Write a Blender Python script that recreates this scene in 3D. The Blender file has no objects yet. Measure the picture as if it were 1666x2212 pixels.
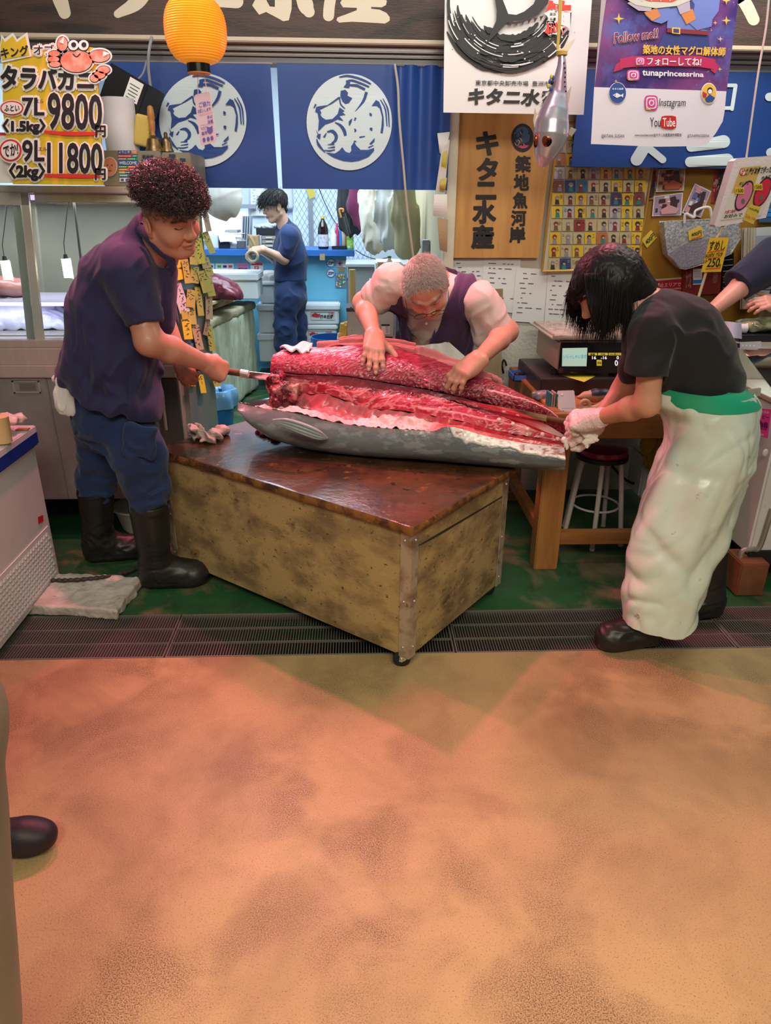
import bpy, bmesh, math, random
import numpy as np
from mathutils import Vector, Matrix
from mathutils.geometry import tessellate_polygon
random.seed(7); np.random.seed(7)
S = bpy.context.scene; COL = S.collection
def A(*v): return np.array(v, float)
# ---------------------------------------------------------------- camera
CH = 1.65; PITCH, YAW, ROLL = math.radians(23.5), math.radians(2.5), math.radians(0.5); FPX = 1536.0
_w = A(math.sin(YAW)*math.cos(PITCH), math.cos(YAW)*math.cos(PITCH), -math.sin(PITCH))
_r = A(math.cos(YAW), -math.sin(YAW), 0); _u = np.cross(_r, _w)
CR = _r*math.cos(ROLL)+_u*math.sin(ROLL); CU = -_r*math.sin(ROLL)+_u*math.cos(ROLL); CW = _w
CC = A(0, 0, CH)
cd = bpy.data.cameras.new('camera'); cam = bpy.data.objects.new('camera', cd); COL.objects.link(cam)
cd.sensor_fit = 'HORIZONTAL'; cd.sensor_width = 36; cd.lens = 36*FPX/1666; cd.clip_start = 0.05
m = Matrix.Identity(4)
for i in range(3): m[i][0], m[i][1], m[i][2], m[i][3] = CR[i], CU[i], -CW[i], CC[i]
cam.matrix_world = m; S.camera = cam
# ---------------------------------------------------------------- light
S.view_settings.view_transform = 'Standard'; S.view_settings.look = 'None'
S.view_settings.exposure = 0.0; S.view_settings.gamma = 1.0; S.view_settings.use_curve_mapping = False
wd = bpy.data.worlds.new('world'); S.world = wd; wd.use_nodes = True
wd.node_tree.nodes['Background'].inputs[0].default_value = (0.75, 0.85, 0.78, 1); wd.node_tree.nodes['Background'].inputs[1].default_value = 0.11
def area(name, loc, target, size, power, col, sy=None, spread=180):
    l = bpy.data.lights.new(name, 'AREA'); l.energy = power; l.color = col; l.size = size
    l.spread = math.radians(spread)
    if sy: l.shape = 'RECTANGLE'; l.size_y = sy
    o = bpy.data.objects.new(name, l); COL.objects.link(o); o.location = loc
    o.rotation_euler = (Vector(target)-Vector(loc)).to_track_quat('-Z', 'Y').to_euler(); return o
def spot(name, loc, target, power, col, ang=80, blend=.4, rad=.05):
    l = bpy.data.lights.new(name, 'SPOT'); l.energy = power; l.color = col; l.spot_size = math.radians(ang); l.spot_blend = blend; l.shadow_soft_size = rad
    o = bpy.data.objects.new(name, l); COL.objects.link(o); o.location = loc
    o.rotation_euler = (Vector(target)-Vector(loc)).to_track_quat('-Z', 'Y').to_euler(); return o
PINK = (1.0, 0.20, 0.27)
spot('pink_spot', (-0.15, 3.62, 2.62), (-0.15, 2.85, 0.5), 185, PINK, 88, .6, .05)
spot('pink_spot', (-1.05, 3.30, 2.75), (-0.95, 1.5, 0.2), 150, PINK, 110, .5, .05)
spot('pink_spot', (1.05, 3.40, 2.72), (1.25, 2.3, 0.3), 85, PINK, 92, .5, .05)
area('aisle_light', (0.2, -0.7, 3.0), (0.2, -0.1, 0), 2.4, 54, (1.0, .88, .54), .8, 105)
area('aisle_light_rear', (0.2, -0.9, 3.4), (0, 3.6, 1.6), 3.0, 30, (1.0, .93, .76), .8, 100)
area('poster_fill_light', (0.3, 2.5, 3.3), (0.3, 4.0, 2.0), 3.4, 19, (1.0, .95, .88), .25, 110)  # added fill that brightens the hanging posters, not a real fixture
area('shop_light', (-0.5, 6.0, 2.75), (-0.5, 6.3, 0), 2.2, 120, (.72, .88, 1.0), 1.6)
area('stall_light', (1.9, 3.3, 2.9), (1.6, 3.6, 0.8), 1.0, 14, (1.0, .95, .85), .5)
# ---------------------------------------------------------------- maths helpers
def ray(px, py): return CR*((px-833)/FPX) - CU*((py-1106)/FPX) + CW
class Pl:                                           # a plane: point + normal
    def __init__(s, p, n): s.p = A(*p); s.n = A(*n)/np.linalg.norm(n)
    def __call__(s, px, py, off=0):
        d = ray(px, py); t = ((s.p-CC)@s.n)/(d@s.n); q = CC+d*t
        sg = -1 if s.n@d > 0 else 1
        return q + s.n*sg*off
def PY(Y): return Pl((0, Y, 0), (0, 1, 0))
def PZ(z): return Pl((0, 0, z), (0, 0, 1))
def PX(x): return Pl((x, 0, 0), (1, 0, 0))
def at(px, py, Y): return PY(Y)(px, py)
def P3(a, b, c):
    a, b, c = A(*a), A(*b), A(*c); return Pl(a, np.cross(b-a, c-a))
def nrm(v): v = np.asarray(v, float); return v/np.linalg.norm(v)
# ---------------------------------------------------------------- materials
_M = {}
def mat(name, col, rough=.55, metal=0, col2=None, scale=6, det=4, lo=.35, hi=.65, bump=0, bscale=40, sx=(1, 1, 1), coat=0, trans=0, ior=1.45, emit=0, ecol=None, alpha=1, sss=0, spec=.5, speck=None, attr=None, dist=0, sheen=0, rvar=0):
    if name in _M: return _M[name]
    m = bpy.data.materials.new(name); m.use_nodes = True; N = m.node_tree.nodes; L = m.node_tree.links; b = N['Principled BSDF']
    def c4(c): return (*c, 1)
    b.inputs['Base Color'].default_value = c4(col); b.inputs['Roughness'].default_value = rough; b.inputs['Metallic'].default_value = metal
    b.inputs['Specular IOR Level'].default_value = spec; b.inputs['IOR'].default_value = ior
    b.inputs['Coat Weight'].default_value = coat; b.inputs['Coat Roughness'].default_value = .08; b.inputs['Transmission Weight'].default_value = trans
    if sheen: b.inputs['Sheen Weight'].default_value = sheen
    if alpha < 1: b.inputs['Alpha'].default_value = alpha
    if sss: b.inputs['Subsurface Weight'].default_value = sss; b.inputs['Subsurface Radius'].default_value = (.9, .35, .2); b.inputs['Subsurface Scale'].default_value = .012
    if emit: b.inputs['Emission Color'].default_value = c4(ecol or col); b.inputs['Emission Strength'].default_value = emit
    tc = N.new('ShaderNodeTexCoord'); mp = N.new('ShaderNodeMapping'); L.new(tc.outputs['Object'], mp.inputs[0]); mp.inputs['Scale'].default_value = sx
    cur = None
    if attr:
        at_ = N.new('ShaderNodeAttribute'); at_.attribute_name = attr; cur = at_.outputs['Color']
    def noise(sc, dt, rough=.55):
        n = N.new('ShaderNodeTexNoise'); n.inputs['Scale'].default_value = sc; n.inputs['Detail'].default_value = dt; n.inputs['Roughness'].default_value = rough; n.inputs['Distortion'].default_value = dist; L.new(mp.outputs[0], n.inputs['Vector']); return n
    def ramp(src, l, h):
        r = N.new('ShaderNodeMapRange'); r.inputs[1].default_value = l; r.inputs[2].default_value = h; L.new(src, r.inputs[0]); return r.outputs[0]
    def mix(f, a, c):
        x = N.new('ShaderNodeMix'); x.data_type = 'RGBA'; L.new(f, x.inputs[0])
        if isinstance(a, tuple): x.inputs[6].default_value = c4(a)
        else: L.new(a, x.inputs[6])
        x.inputs[7].default_value = c4(c); return x.outputs[2]
    if col2 is not None:
        n = noise(scale, det); f = ramp(n.outputs[0], lo, hi); cur = mix(f, cur if cur is not None else tuple(col), col2)
        if rvar: 
            rr = N.new('ShaderNodeMapRange'); rr.inputs[3].default_value = rough; rr.inputs[4].default_value = rough+rvar; L.new(f, rr.inputs[0]); L.new(rr.outputs[0], b.inputs['Roughness'])
    for sp in (speck or []):                          # (colour, scale, lo, hi)
        n = noise(sp[1], 6, .65); cur = mix(ramp(n.outputs[0], sp[2], sp[3]), cur if cur is not None else tuple(col), sp[0])
    if cur is not None: L.new(cur, b.inputs['Base Color'])
    if bump:
        n = noise(bscale, 5); bp = N.new('ShaderNodeBump'); bp.inputs['Strength'].default_value = 1; bp.inputs['Distance'].default_value = bump; L.new(n.outputs[0], bp.inputs['Height']); L.new(bp.outputs[0], b.inputs['Normal'])
    _M[name] = m; return m
def glass(name, col=(1, 1, 1), op=.12, rough=.05):      # clear sheet: mostly see-through with a glossy skin
    if name in _M: return _M[name]
    m = bpy.data.materials.new(name); m.use_nodes = True; N = m.node_tree.nodes; L = m.node_tree.links; N.remove(N['Principled BSDF'])
    t = N.new('ShaderNodeBsdfTransparent'); t.inputs[0].default_value = (*col, 1); g = N.new('ShaderNodeBsdfGlossy'); g.inputs['Roughness'].default_value = rough
    fr = N.new('ShaderNodeFresnel'); fr.inputs[0].default_value = 1.45; ad = N.new('ShaderNodeMath'); ad.inputs[1].default_value = op; L.new(fr.outputs[0], ad.inputs[0])
    mx = N.new('ShaderNodeMixShader'); L.new(ad.outputs[0], mx.inputs[0]); L.new(t.outputs[0], mx.inputs[1]); L.new(g.outputs[0], mx.inputs[2]); L.new(mx.outputs[0], N['Material Output'].inputs[0])
    _M[name] = m; return m
# ---------------------------------------------------------------- objects
def tag(o, label=None, cat=None, group=None, kind=None):
    if label: o['label'] = label
    if cat: o['category'] = cat
    if group: o['group'] = group
    if kind: o['kind'] = kind
    return o
def thing(name, label, cat, loc=(0, 0, 0), group=None):
    o = bpy.data.objects.new(name, None); COL.objects.link(o); o.location = tuple(loc); o.empty_display_size = .05
    return tag(o, label, cat, group)
def put(o, parent):
    if parent is not None:
        o.parent = parent
        o.matrix_parent_inverse = Matrix.Translation(parent.location).inverted()
    return o
def dup(root, d, label=None, group=None, rz=0):
    """copy of a thing with its parts, moved by d"""
    r = root.copy(); COL.objects.link(r); r.location = Vector(root.location)+Vector(tuple(d)); r.rotation_euler = (0, 0, rz)
    if label: r['label'] = label
    if group: r['group'] = group
    def kids(a, b):
        for ch in list(a.children):
            c = ch.copy(); COL.objects.link(c); c.parent = b; kids(ch, c)
    kids(root, r); return r
_TX = {}
def text_shape(s, bold=0.0, italic=0.0):
    k = (s, bold, italic)
    if k in _TX: return _TX[k]
    c = bpy.data.curves.new('txt', 'FONT'); c.body = s; c.offset = bold; c.shear = italic; c.resolution_u = 3; c.fill_mode = 'FRONT'; c.space_line = .95
    o = bpy.data.objects.new('txt', c); COL.objects.link(o); dg = bpy.context.evaluated_depsgraph_get()
    me = bpy.data.meshes.new_from_object(o.evaluated_get(dg))
    v = np.array([x.co[:2] for x in me.vertices]); f = [tuple(p.vertices) for p in me.polygons]
    bpy.data.objects.remove(o); bpy.data.curves.remove(c); bpy.data.meshes.remove(me)
    mn, mx = v.min(0), v.max(0); v = (v-mn)/np.maximum(mx-mn, 1e-6); _TX[k] = (v, f); return _TX[k]
def rot(ax, deg): return np.array(Matrix.Rotation(math.radians(deg), 3, Vector(ax)))
class MB:
    def __init__(s): s.v = []; s.f = []; s.m = []; s.n = 0
    def add(s, v, f, mi=0):
        v = np.asarray(v, float); s.v.append(v); s.f += [tuple(i+s.n for i in q) for q in f]; s.m += [mi]*len(f); s.n += len(v); return s
    def box(s, c, d, R=None, mi=0, taper=(1, 1)):
        x, y, z = np.array(d)/2; tx, ty = taper
        v = np.array([(-x, -y, -z), (x, -y, -z), (x, y, -z), (-x, y, -z), (-x*tx, -y*ty, z), (x*tx, -y*ty, z), (x*tx, y*ty, z), (-x*tx, y*ty, z)])
        if R is not None: v = v@np.asarray(R).T
        return s.add(v+A(*c), [(0, 3, 2, 1), (4, 5, 6, 7), (0, 1, 5, 4), (1, 2, 6, 5), (2, 3, 7, 6), (3, 0, 4, 7)], mi)
    def b2(s, a, b, mi=0):                                  # box by two corners
        a, b = A(*a), A(*b); return s.box((a+b)/2, np.abs(b-a), None, mi)
    def ring(s, c, ax1, ax2, n): t = np.linspace(0, 2*math.pi, n, endpoint=False); return A(*c)+np.outer(np.cos(t), ax1)+np.outer(np.sin(t), ax2)
    def loft(s, rings, mi=0, cap=True, closed=True):
        n = len(rings[0]); v = np.concatenate(rings); f = []
        for i in range(len(rings)-1):
            for j in range(n if closed else n-1):
                k = (j+1) % n; f.append((i*n+j, i*n+k, (i+1)*n+k, (i+1)*n+j))
        if cap: f.append(tuple(range(n-1, -1, -1))); f.append(tuple((len(rings)-1)*n+j for j in range(n)))
        return s.add(v, f, mi)
    def tube(s, path, r, n=8, mi=0, cap=True, flat=1, up=None):
        P = np.array([A(*p) for p in path]); k = len(P); R = np.full(k, r) if np.isscalar(r) else np.array(r, float); rings = []
        T = np.gradient(P, axis=0); T /= np.linalg.norm(T, axis=1)[:, None]+1e-12
        u = A(0, 0, 1) if up is None else A(*up)
        if up is None and abs(T[0]@u) > .9: u = A(0, 1, 0)
        for i in range(k):
            u = u-T[i]*(T[i]@u); u /= np.linalg.norm(u)+1e-12; w = np.cross(T[i], u); rings.append(s.ring(P[i], w*R[i], u*R[i]*flat, n))
        return s.loft(rings, mi, cap)
    def cyl(s, a, b, r, r2=None, n=20, mi=0, cap=True): return s.tube([a, b], [r, r if r2 is None else r2], n, mi, cap)
    def lathe(s, prof, c=(0, 0, 0), n=28, mi=0, R=None, cap=True):
        rings = []
        for r, z in prof:
            q = np.zeros((n, 3)); t = np.linspace(0, 2*math.pi, n, endpoint=False); q[:, 0] = r*np.cos(t); q[:, 1] = r*np.sin(t); q[:, 2] = z
            if R is not None: q = q@np.asarray(R).T
            rings.append(q+A(*c))
        return s.loft(rings, mi, cap)
    def ell(s, c, r, R=None, mi=0, n=16, k=10):
        a = np.linspace(-math.pi/2, math.pi/2, k); rings = []
        for t in a:
            q = np.zeros((n, 3)); p = np.linspace(0, 2*math.pi, n, endpoint=False); ct = max(math.cos(t), 1e-3)
            q[:, 0] = ct*np.cos(p)*r[0]; q[:, 1] = ct*np.sin(p)*r[1]; q[:, 2] = math.sin(t)*r[2]
            if R is not None: q = q@np.asarray(R).T
            rings.append(q+A(*c))
        return s.loft(rings, mi, True)
    def face(s, pts, mi=0, th=0, nv=None):
        """flat polygon (list of 3-D points), optional thickness th along nv"""
        P = [A(*p) for p in pts]; tri = tessellate_polygon([[Vector(p) for p in P]]); n = len(P)
        if not th: return s.add(P, [tuple(t) for t in tri], mi)
        nv = nrm(nv); Q = [p+nv*th for p in P]
        f = [tuple(t) for t in tri]+[tuple(i+n for i in reversed(t)) for t in tri]+[(i, (i+1) % n, (i+1) % n+n, i+n) for i in range(n)]
        return s.add(P+Q, f, mi)
    def px(s, pts, pl, off=0, mi=0, th=0):                  # polygon traced on plane pl
        return s.face([pl(x, y, off) for x, y in pts], mi, th, (pl.n if pl.n@ray(833, 700) > 0 else -pl.n))
    def disc(s, c, r, pl, off=0, mi=0, n=40, ry=None, th=0):
        ry = ry or r; return s.px([(c[0]+r*math.cos(2*math.pi*i/n), c[1]+ry*math.sin(2*math.pi*i/n)) for i in range(n)], pl, off, mi, th)
    def stroke(s, pts, w, pl, off=0, mi=0, sm=True):         # ribbon of pixel width w along pts on plane
        P = np.array(pts, float); W = np.full(len(P), w, float) if np.isscalar(w) else np.array(w, float)
        if sm and len(P) > 2: P, W = cat_rom(P, 5), np.interp(np.linspace(0, len(W)-1, (len(P)-1)*5+1), range(len(W)), W)
        T = np.gradient(P, axis=0); T /= np.linalg.norm(T, axis=1)[:, None]+1e-9; Nn = np.stack([-T[:, 1], T[:, 0]], 1)*W[:, None]/2
        a, b = P+Nn, P-Nn; k = len(P); v = [pl(x, y, off) for x, y in a]+[pl(x, y, off) for x, y in b]
        return s.add(v, [(i, i+1, k+i+1, k+i) for i in range(k-1)], mi)
    def text(s, st, q, pl, off=0, mi=0, bold=0.0, italic=0.0, th=0, fat=0):
        if fat:
            if len(q) == 4 and np.isscalar(q[0]): x0, y0, x1, y1 = q; q = ((x0, y0), (x1, y0), (x1, y1), (x0, y1))
            for k, (dx, dy) in enumerate(((1, 0), (-1, 0), (0, 1), (0, -1), (.7, .7), (-.7, .7), (.7, -.7), (-.7, -.7))): s.text(st, [(a+dx*fat, c+dy*fat) for a, c in q], pl, off+.0001*k, mi, bold, italic)
            return s
        """text bounding box mapped on the pixel quad q=(TL,TR,BR,BL) or (x0,y0,x1,y1) on plane pl"""
        if len(q) == 4 and np.isscalar(q[0]): x0, y0, x1, y1 = q; q = ((x0, y0), (x1, y0), (x1, y1), (x0, y1))
        v, f = text_shape(st, bold, italic); TL, TR, BR, BL = [np.array(x, float) for x in q]
        X, Y = v[:, :1], v[:, 1:]; p = (BL*(1-X)+BR*X)*(1-Y)+(TL*(1-X)+TR*X)*Y
        w = np.array([pl(x, y, off) for x, y in p])
        if not th: return s.add(w, f, mi)
        nv = (pl.n if pl.n@ray(833, 700) > 0 else -pl.n)*th; n = len(w); from collections import Counter
        ed = Counter(); 
        for q_ in f:
            for i in range(len(q_)): ed[(q_[i], q_[(i+1) % len(q_)])] += 1
        side = [(a, b, b+n, a+n) for (a, b) in ed if (b, a) not in ed]
        return s.add(np.concatenate([w, w+nv]), list(f)+side, mi)
    def grid(s, P, mi=0, wrap=False):
        """P: (nu,nv,3)"""
        nu, nv = P.shape[:2]; f = []
        for i in range(nu-1):
            for j in range(nv if wrap else nv-1): k = (j+1) % nv; f.append((i*nv+j, i*nv+k, (i+1)*nv+k, (i+1)*nv+j))
        return s.add(P.reshape(-1, 3), f, mi)
    def sheet(s, P, th, mi=0):                              # grid with thickness (both faces + rim)
        nu, nv = P.shape[:2]; du = np.gradient(P, axis=0); dv = np.gradient(P, axis=1); n = np.cross(du, dv); n /= np.linalg.norm(n, axis=2)[..., None]+1e-12
        s.grid(P+n*th/2, mi); s.grid((P-n*th/2)[:, ::-1], mi)
        a = P+n*th/2; b = P-n*th/2
        for e in (np.stack([a[0], b[0]]), np.stack([b[-1], a[-1]]), np.stack([b[:, 0], a[:, 0]]), np.stack([a[:, -1], b[:, -1]])): s.grid(e, mi)
        return s
    def out(s, name, mats, parent=None, smooth=False, bevel=0, seg=2, label=None, cat=None, group=None, kind=None, ang=40, col=None, uv=None):
        me = bpy.data.meshes.new(name); V = np.concatenate(s.v) if s.v else np.zeros((0, 3))
        base = A(0, 0, 0)
        if parent is None and len(V): base = A((V[:, 0].min()+V[:, 0].max())/2, (V[:, 1].min()+V[:, 1].max())/2, V[:, 2].min())
        me.from_pydata((V-base).tolist(), [], s.f)
        for x in (mats if isinstance(mats, (list, tuple)) else [mats]): me.materials.append(x)
        me.polygons.foreach_set('material_index', s.m)
        if bevel:
            bm = bmesh.new(); bm.from_mesh(me); bmesh.ops.remove_doubles(bm, verts=bm.verts, dist=1e-5)
            es = [e for e in bm.edges if len(e.link_faces) == 2 and e.calc_face_angle(0) > .6]
            bmesh.ops.bevel(bm, geom=es, offset=bevel, segments=seg, affect='EDGES', clamp_overlap=True); bm.to_mesh(me); bm.free()
        if smooth or bevel:
            me.polygons.foreach_set('use_smooth', [True]*len(me.polygons))
            if ang < 180: me.set_sharp_from_angle(angle=math.radians(ang))
        if col is not None:
            ca = me.color_attributes.new('Col', 'FLOAT_COLOR', 'POINT'); ca.data.foreach_set('color', np.asarray(col, np.float32).ravel())
        me.update(); o = bpy.data.objects.new(name, me); COL.objects.link(o); o.location = base
        put(o, parent); return tag(o, label, cat, group, kind)
def cat_rom(P, k):
    P = np.asarray(P, float); n = len(P); Q = np.concatenate([[2*P[0]-P[1]], P, [2*P[-1]-P[-2]]]); o = []
    for i in range(n-1):
        a, b, c, d = Q[i:i+4]
        for t in np.linspace(0, 1, k, endpoint=False): o.append(.5*((2*b)+(-a+c)*t+(2*a-5*b+4*c-d)*t*t+(-a+3*b-3*c+d)*t**3))
    o.append(P[-1]); return np.array(o)
# value noise in numpy
_rng = np.random.RandomState(3); _tab = _rng.rand(4096).astype(np.float32)*2-1
def vnoise(p, sc=1.0):
    q = np.asarray(p)*sc+100.0; i = np.floor(q).astype(np.int64); f = q-i; f = f*f*(3-2*f); r = 0
    for dx in (0, 1):
        for dy in (0, 1):
            for dz in (0, 1):
                h = ((i[..., 0]+dx)*73856093 ^ (i[..., 1]+dy)*19349663 ^ (i[..., 2]+dz)*83492791) & 4095
                r = r+_tab[h]*(f[..., 0] if dx else 1-f[..., 0])*(f[..., 1] if dy else 1-f[..., 1])*(f[..., 2] if dz else 1-f[..., 2])
    return r
def fbm(p, sc, o=3):
    r = 0; a = 1
    for _ in range(o): r = r+a*vnoise(p, sc); sc *= 2.03; a *= .5
    return r
# ---------------------------------------------------------------- solid modelling with distance fields (people, cloth, fish)
import openvdb
def smin(a, b, k):
    if k <= 0: return np.minimum(a, b)
    h = np.maximum(k-np.abs(a-b), 0)/k; return np.minimum(a, b)-h*h*k*.25
def f_rc(a, b, ra, rb, flat=None):
    a, b = A(*a), A(*b); ba = b-a; L = max(ba@ba, 1e-12)
    if flat is not None: ax, sc = nrm(flat[0]), flat[1]
    def f(p):
        q = p-a
        if flat is not None: q = q+np.outer(q@ax, ax)*(1/sc-1)
        bb = ba if flat is None else ba+ax*(ba@ax)*(1/sc-1); LL = L if flat is None else bb@bb
        h = np.clip(q@bb/LL, 0, 1); d = np.linalg.norm(q-h[:, None]*bb, axis=1)-(ra+(rb-ra)*h)
        return d if flat is None else d*min(1, (1+sc)/2)
    r = max(ra, rb); return f, np.minimum(a, b)-r, np.maximum(a, b)+r
def f_ell(c, r, R=None):
    c, r = A(*c), A(*r); Rm = None if R is None else np.asarray(R)
    def f(p):
        q = p-c
        if Rm is not None: q = q@Rm
        k0 = np.linalg.norm(q/r, axis=1); k1 = np.linalg.norm(q/(r*r), axis=1)+1e-9
        return np.where(k0 < 1e-4, -r.min(), k0*(k0-1)/k1)
    return f, c-r.max(), c+r.max()
def f_box(c, d, R=None, rd=.01):
    c, h = A(*c), A(*d)/2-rd; Rm = None if R is None else np.asarray(R)
    def f(p):
        q = p-c
        if Rm is not None: q = q@Rm
        q = np.abs(q)-h; return np.linalg.norm(np.maximum(q, 0), axis=1)+np.minimum(q.max(1), 0)-rd
    e = np.linalg.norm(A(*d))/2; return f, c-e, c+e
def f_half(c, n):                                     # half space (keeps side against n)
    c, n = A(*c), nrm(A(*n)); return (lambda p: (p-c)@n), None, None
class Sdf:
    def __init__(s): s.o = []; s.lo = np.full(3, 9e9); s.hi = -np.full(3, 9e9)
    def op(s, t, k=.01, mode='u'):
        f, a, b = t; s.o.append((f, k, mode))
        if mode == 'u': s.lo = np.minimum(s.lo, a); s.hi = np.maximum(s.hi, b)
        return s
    def rc(s, a, b, ra, rb, k=.02, flat=None, mode='u'): return s.op(f_rc(a, b, ra, rb, flat), k, mode)
    def ell(s, c, r, R=None, k=.02, mode='u'): return s.op(f_ell(c, r, R), k, mode)
    def box(s, c, d, R=None, rd=.01, k=.01, mode='u'): return s.op(f_box(c, d, R, rd), k, mode)
    def chain(s, P, R, k=.01, k0=.02, flat=None, mode='u'):
        for i in range(len(P)-1): s.rc(P[i], P[i+1], R[i], R[i+1], k0 if i == 0 else k, flat, mode)
        return s
    def ev(s, p):
        d = np.full(len(p), 1.0)
        for f, k, m_ in s.o:
            e = f(p)
            if m_ == 'u': d = smin(d, e, k)
            elif m_ == 's': d = -smin(-d, e, k)
            else: d = -smin(-d, -e, k)
        return d
    def mesh(s, vx, disp=None, pad=.02):
        B = 12; lo = s.lo-pad; n = np.ceil((s.hi+pad-lo)/(vx*B)).astype(int); hd = vx*B*.87
        ii = np.stack(np.meshgrid(*[np.arange(k) for k in n], indexing='ij'), -1).reshape(-1, 3); cen = lo+(ii+.5)*vx*B
        co = [f(cen) for f, k, m_ in s.o]; d = np.full(len(cen), 1.0)
        for (f, k, m_), e in zip(s.o, co):
            if m_ == 'u': d = smin(d, e, k)
            elif m_ == 's': d = -smin(-d, e, k)
            else: d = -smin(-d, -e, k)
        act = np.abs(d) < hd*1.35+.02; g = openvdb.FloatGrid(1.0)
        off = np.stack(np.meshgrid(*[np.arange(B)]*3, indexing='ij'), -1).reshape(-1, 3)
        for i in ii[(~act) & (d < 0)]: g.fill(tuple(int(x) for x in i*B), tuple(int(x) for x in i*B+B-1), -1.0)
        ai = np.where(act)[0]; CH_ = 300
        for c0 in range(0, len(ai), CH_):
            sel = ai[c0:c0+CH_]; p = (lo+(ii[sel][:, None, :]*B+off[None]+.5)*vx).reshape(-1, 3); dd = np.full((len(sel), B**3), 1.0)
            for (f, k, m_), e in zip(s.o, co):
                w = np.where(np.abs(e[sel]) < hd*1.6+k+.03)[0] if m_ == 'u' else np.where(e[sel] < hd*1.6+k+.03)[0] if m_ == 's' else np.arange(len(sel))
                if m_ == 'u':
                    w = np.where(e[sel] < hd*1.6+k+.03)[0]
                if not len(w): continue
                v = f(p.reshape(len(sel), -1, 3)[w].reshape(-1, 3)).reshape(len(w), -1)
                dd[w] = smin(dd[w], v, k) if m_ == 'u' else -smin(-dd[w], v, k) if m_ == 's' else -smin(-dd[w], -v, k)
            if disp is not None:
                fl = dd.reshape(-1); nb = np.abs(fl) < .05; fl[nb] += disp(p[nb]); dd = fl.reshape(dd.shape)
            for j, q in enumerate(sel): g.copyFromArray(dd[j].reshape(B, B, B).astype(np.float32), ijk=tuple(int(x) for x in ii[q]*B))
        pts, quads = g.convertToQuads(0.0); V = lo+(pts.astype(float)+.5)*vx
        return V, quads[:, ::-1] if _FLIP else quads
_FLIP = False
def sdf_obj(s, name, vx, mats, parent, disp=None, colf=None, **kw):
    V, Q = s.mesh(vx, disp)
    b = MB(); b.v = [V]; b.f = [tuple(int(i) for i in q) for q in Q]; b.m = [0]*len(Q); b.n = len(V)
    return b.out(name, mats, parent, smooth=True, ang=180, col=None if colf is None else colf(V), **kw)
# ---------------------------------------------------------------- head and hands
class Frame:
    """local frame: columns x (forward), y (left), z (up)"""
    def __init__(s, o, fwd, up, k=1.0):
        s.o = A(*o); x = nrm(fwd); z = A(*up); z = nrm(z-x*(z@x)); s.R = np.stack([x, np.cross(z, x), z], 1); s.k = k
    def __call__(s, *q): return s.o+s.R@(A(*q)*s.k)
    def loc(s, P): return (P-s.o)@s.R/s.k
def head(s, F, fat=1.0, nose=1.0, ears=True):
    k = F.k; R = F.R
    def E(c, r, kk=.02, mode='u', RR=None): s.ell(F(*c), A(*r)*k, R if RR is None else R@RR, kk*k, mode)
    def C(a, b, ra, rb, kk=.02, mode='u'): s.rc(F(*a), F(*b), ra*k, rb*k, kk*k, None, mode)
    E((-.012, 0, .04), (.098, .078*fat**.3, .082)); E((.022, 0, -.022), (.07, .066*fat, .088), .03)
    E((.064, 0, -.098), (.022, .027*fat, .018), .03)
    for y in (1, -1):
        C((.055, .018*y, -.095), (-.012, .058*y*fat, -.058), .018, .02, .03)
        E((.056, .036*y*fat, -.032), (.03, .028*fat, .03), .025)
        E((.106, .033*y, .012), (.018, .019, .0105), .012, 's'); E((.074, .032*y, .012), (.0165, .0165, .0125), .004)
        C((.091, .011*y, .029), (.085, .032*y, .035), .007, .007, .012); C((.085, .032*y, .035), (.066, .053*y, .027), .007, .005, .012)
        C((.0805, .016*y, .0085), (.0865, .032*y, .0062), .0022, .0022, .002, 's'); C((.0865, .032*y, .0062), (.078, .048*y, .0085), .0022, .0018, .002, 's')
        E((.097, .0125*y*nose, -.029), (.011, .0085*nose, .0085), .008)
        C((.093, .02*y, -.034), (.08, .036*y, -.06), .002, .003, .01, 's')
        if ears:
            rr = rot((0, 1, 0), -12)@rot((0, 0, 1), 18*y)
            ey = .084*fat**.55; E((-.014, ey*y, -.004), (.022, .010, .035), .006, RR=rr); E((-.007, (ey+.012)*y, .002), (.012, .009, .022), .004, 's', rr); E((-.006, (ey-.003)*y, -.034), (.01, .007, .012), .006)
    C((.087, 0, .022), (.104, 0, -.02), .0085, .0115*nose, .014); E((.105, 0, -.025), (.0125, .0125*nose, .011), .008)
    C((.087, -.02, -.059), (.095, 0, -.056), .0055, .007, .008); C((.087, .02, -.059), (.095, 0, -.056), .0055, .007, .004)
    C((.085, -.017, -.067), (.0925, 0, -.069), .0055, .008, .006); C((.085, .017, -.067), (.0925, 0, -.069), .0055, .008, .004)
    for y in (1, -1): C((.103, 0, -.0620), (.088, .026*y, -.068), .0016, .0016, .003, 's')
def seg_d(P, a, b):
    a, b = A(*a), A(*b); ba = b-a; h = np.clip((P-a)@ba/(ba@ba), 0, 1); return np.linalg.norm(P-a-h[:, None]*ba, axis=1)
def blend(col, f, c): f = np.clip(f, 0, 1)[:, None]; return col*(1-f)+A(*c)*f
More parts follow.
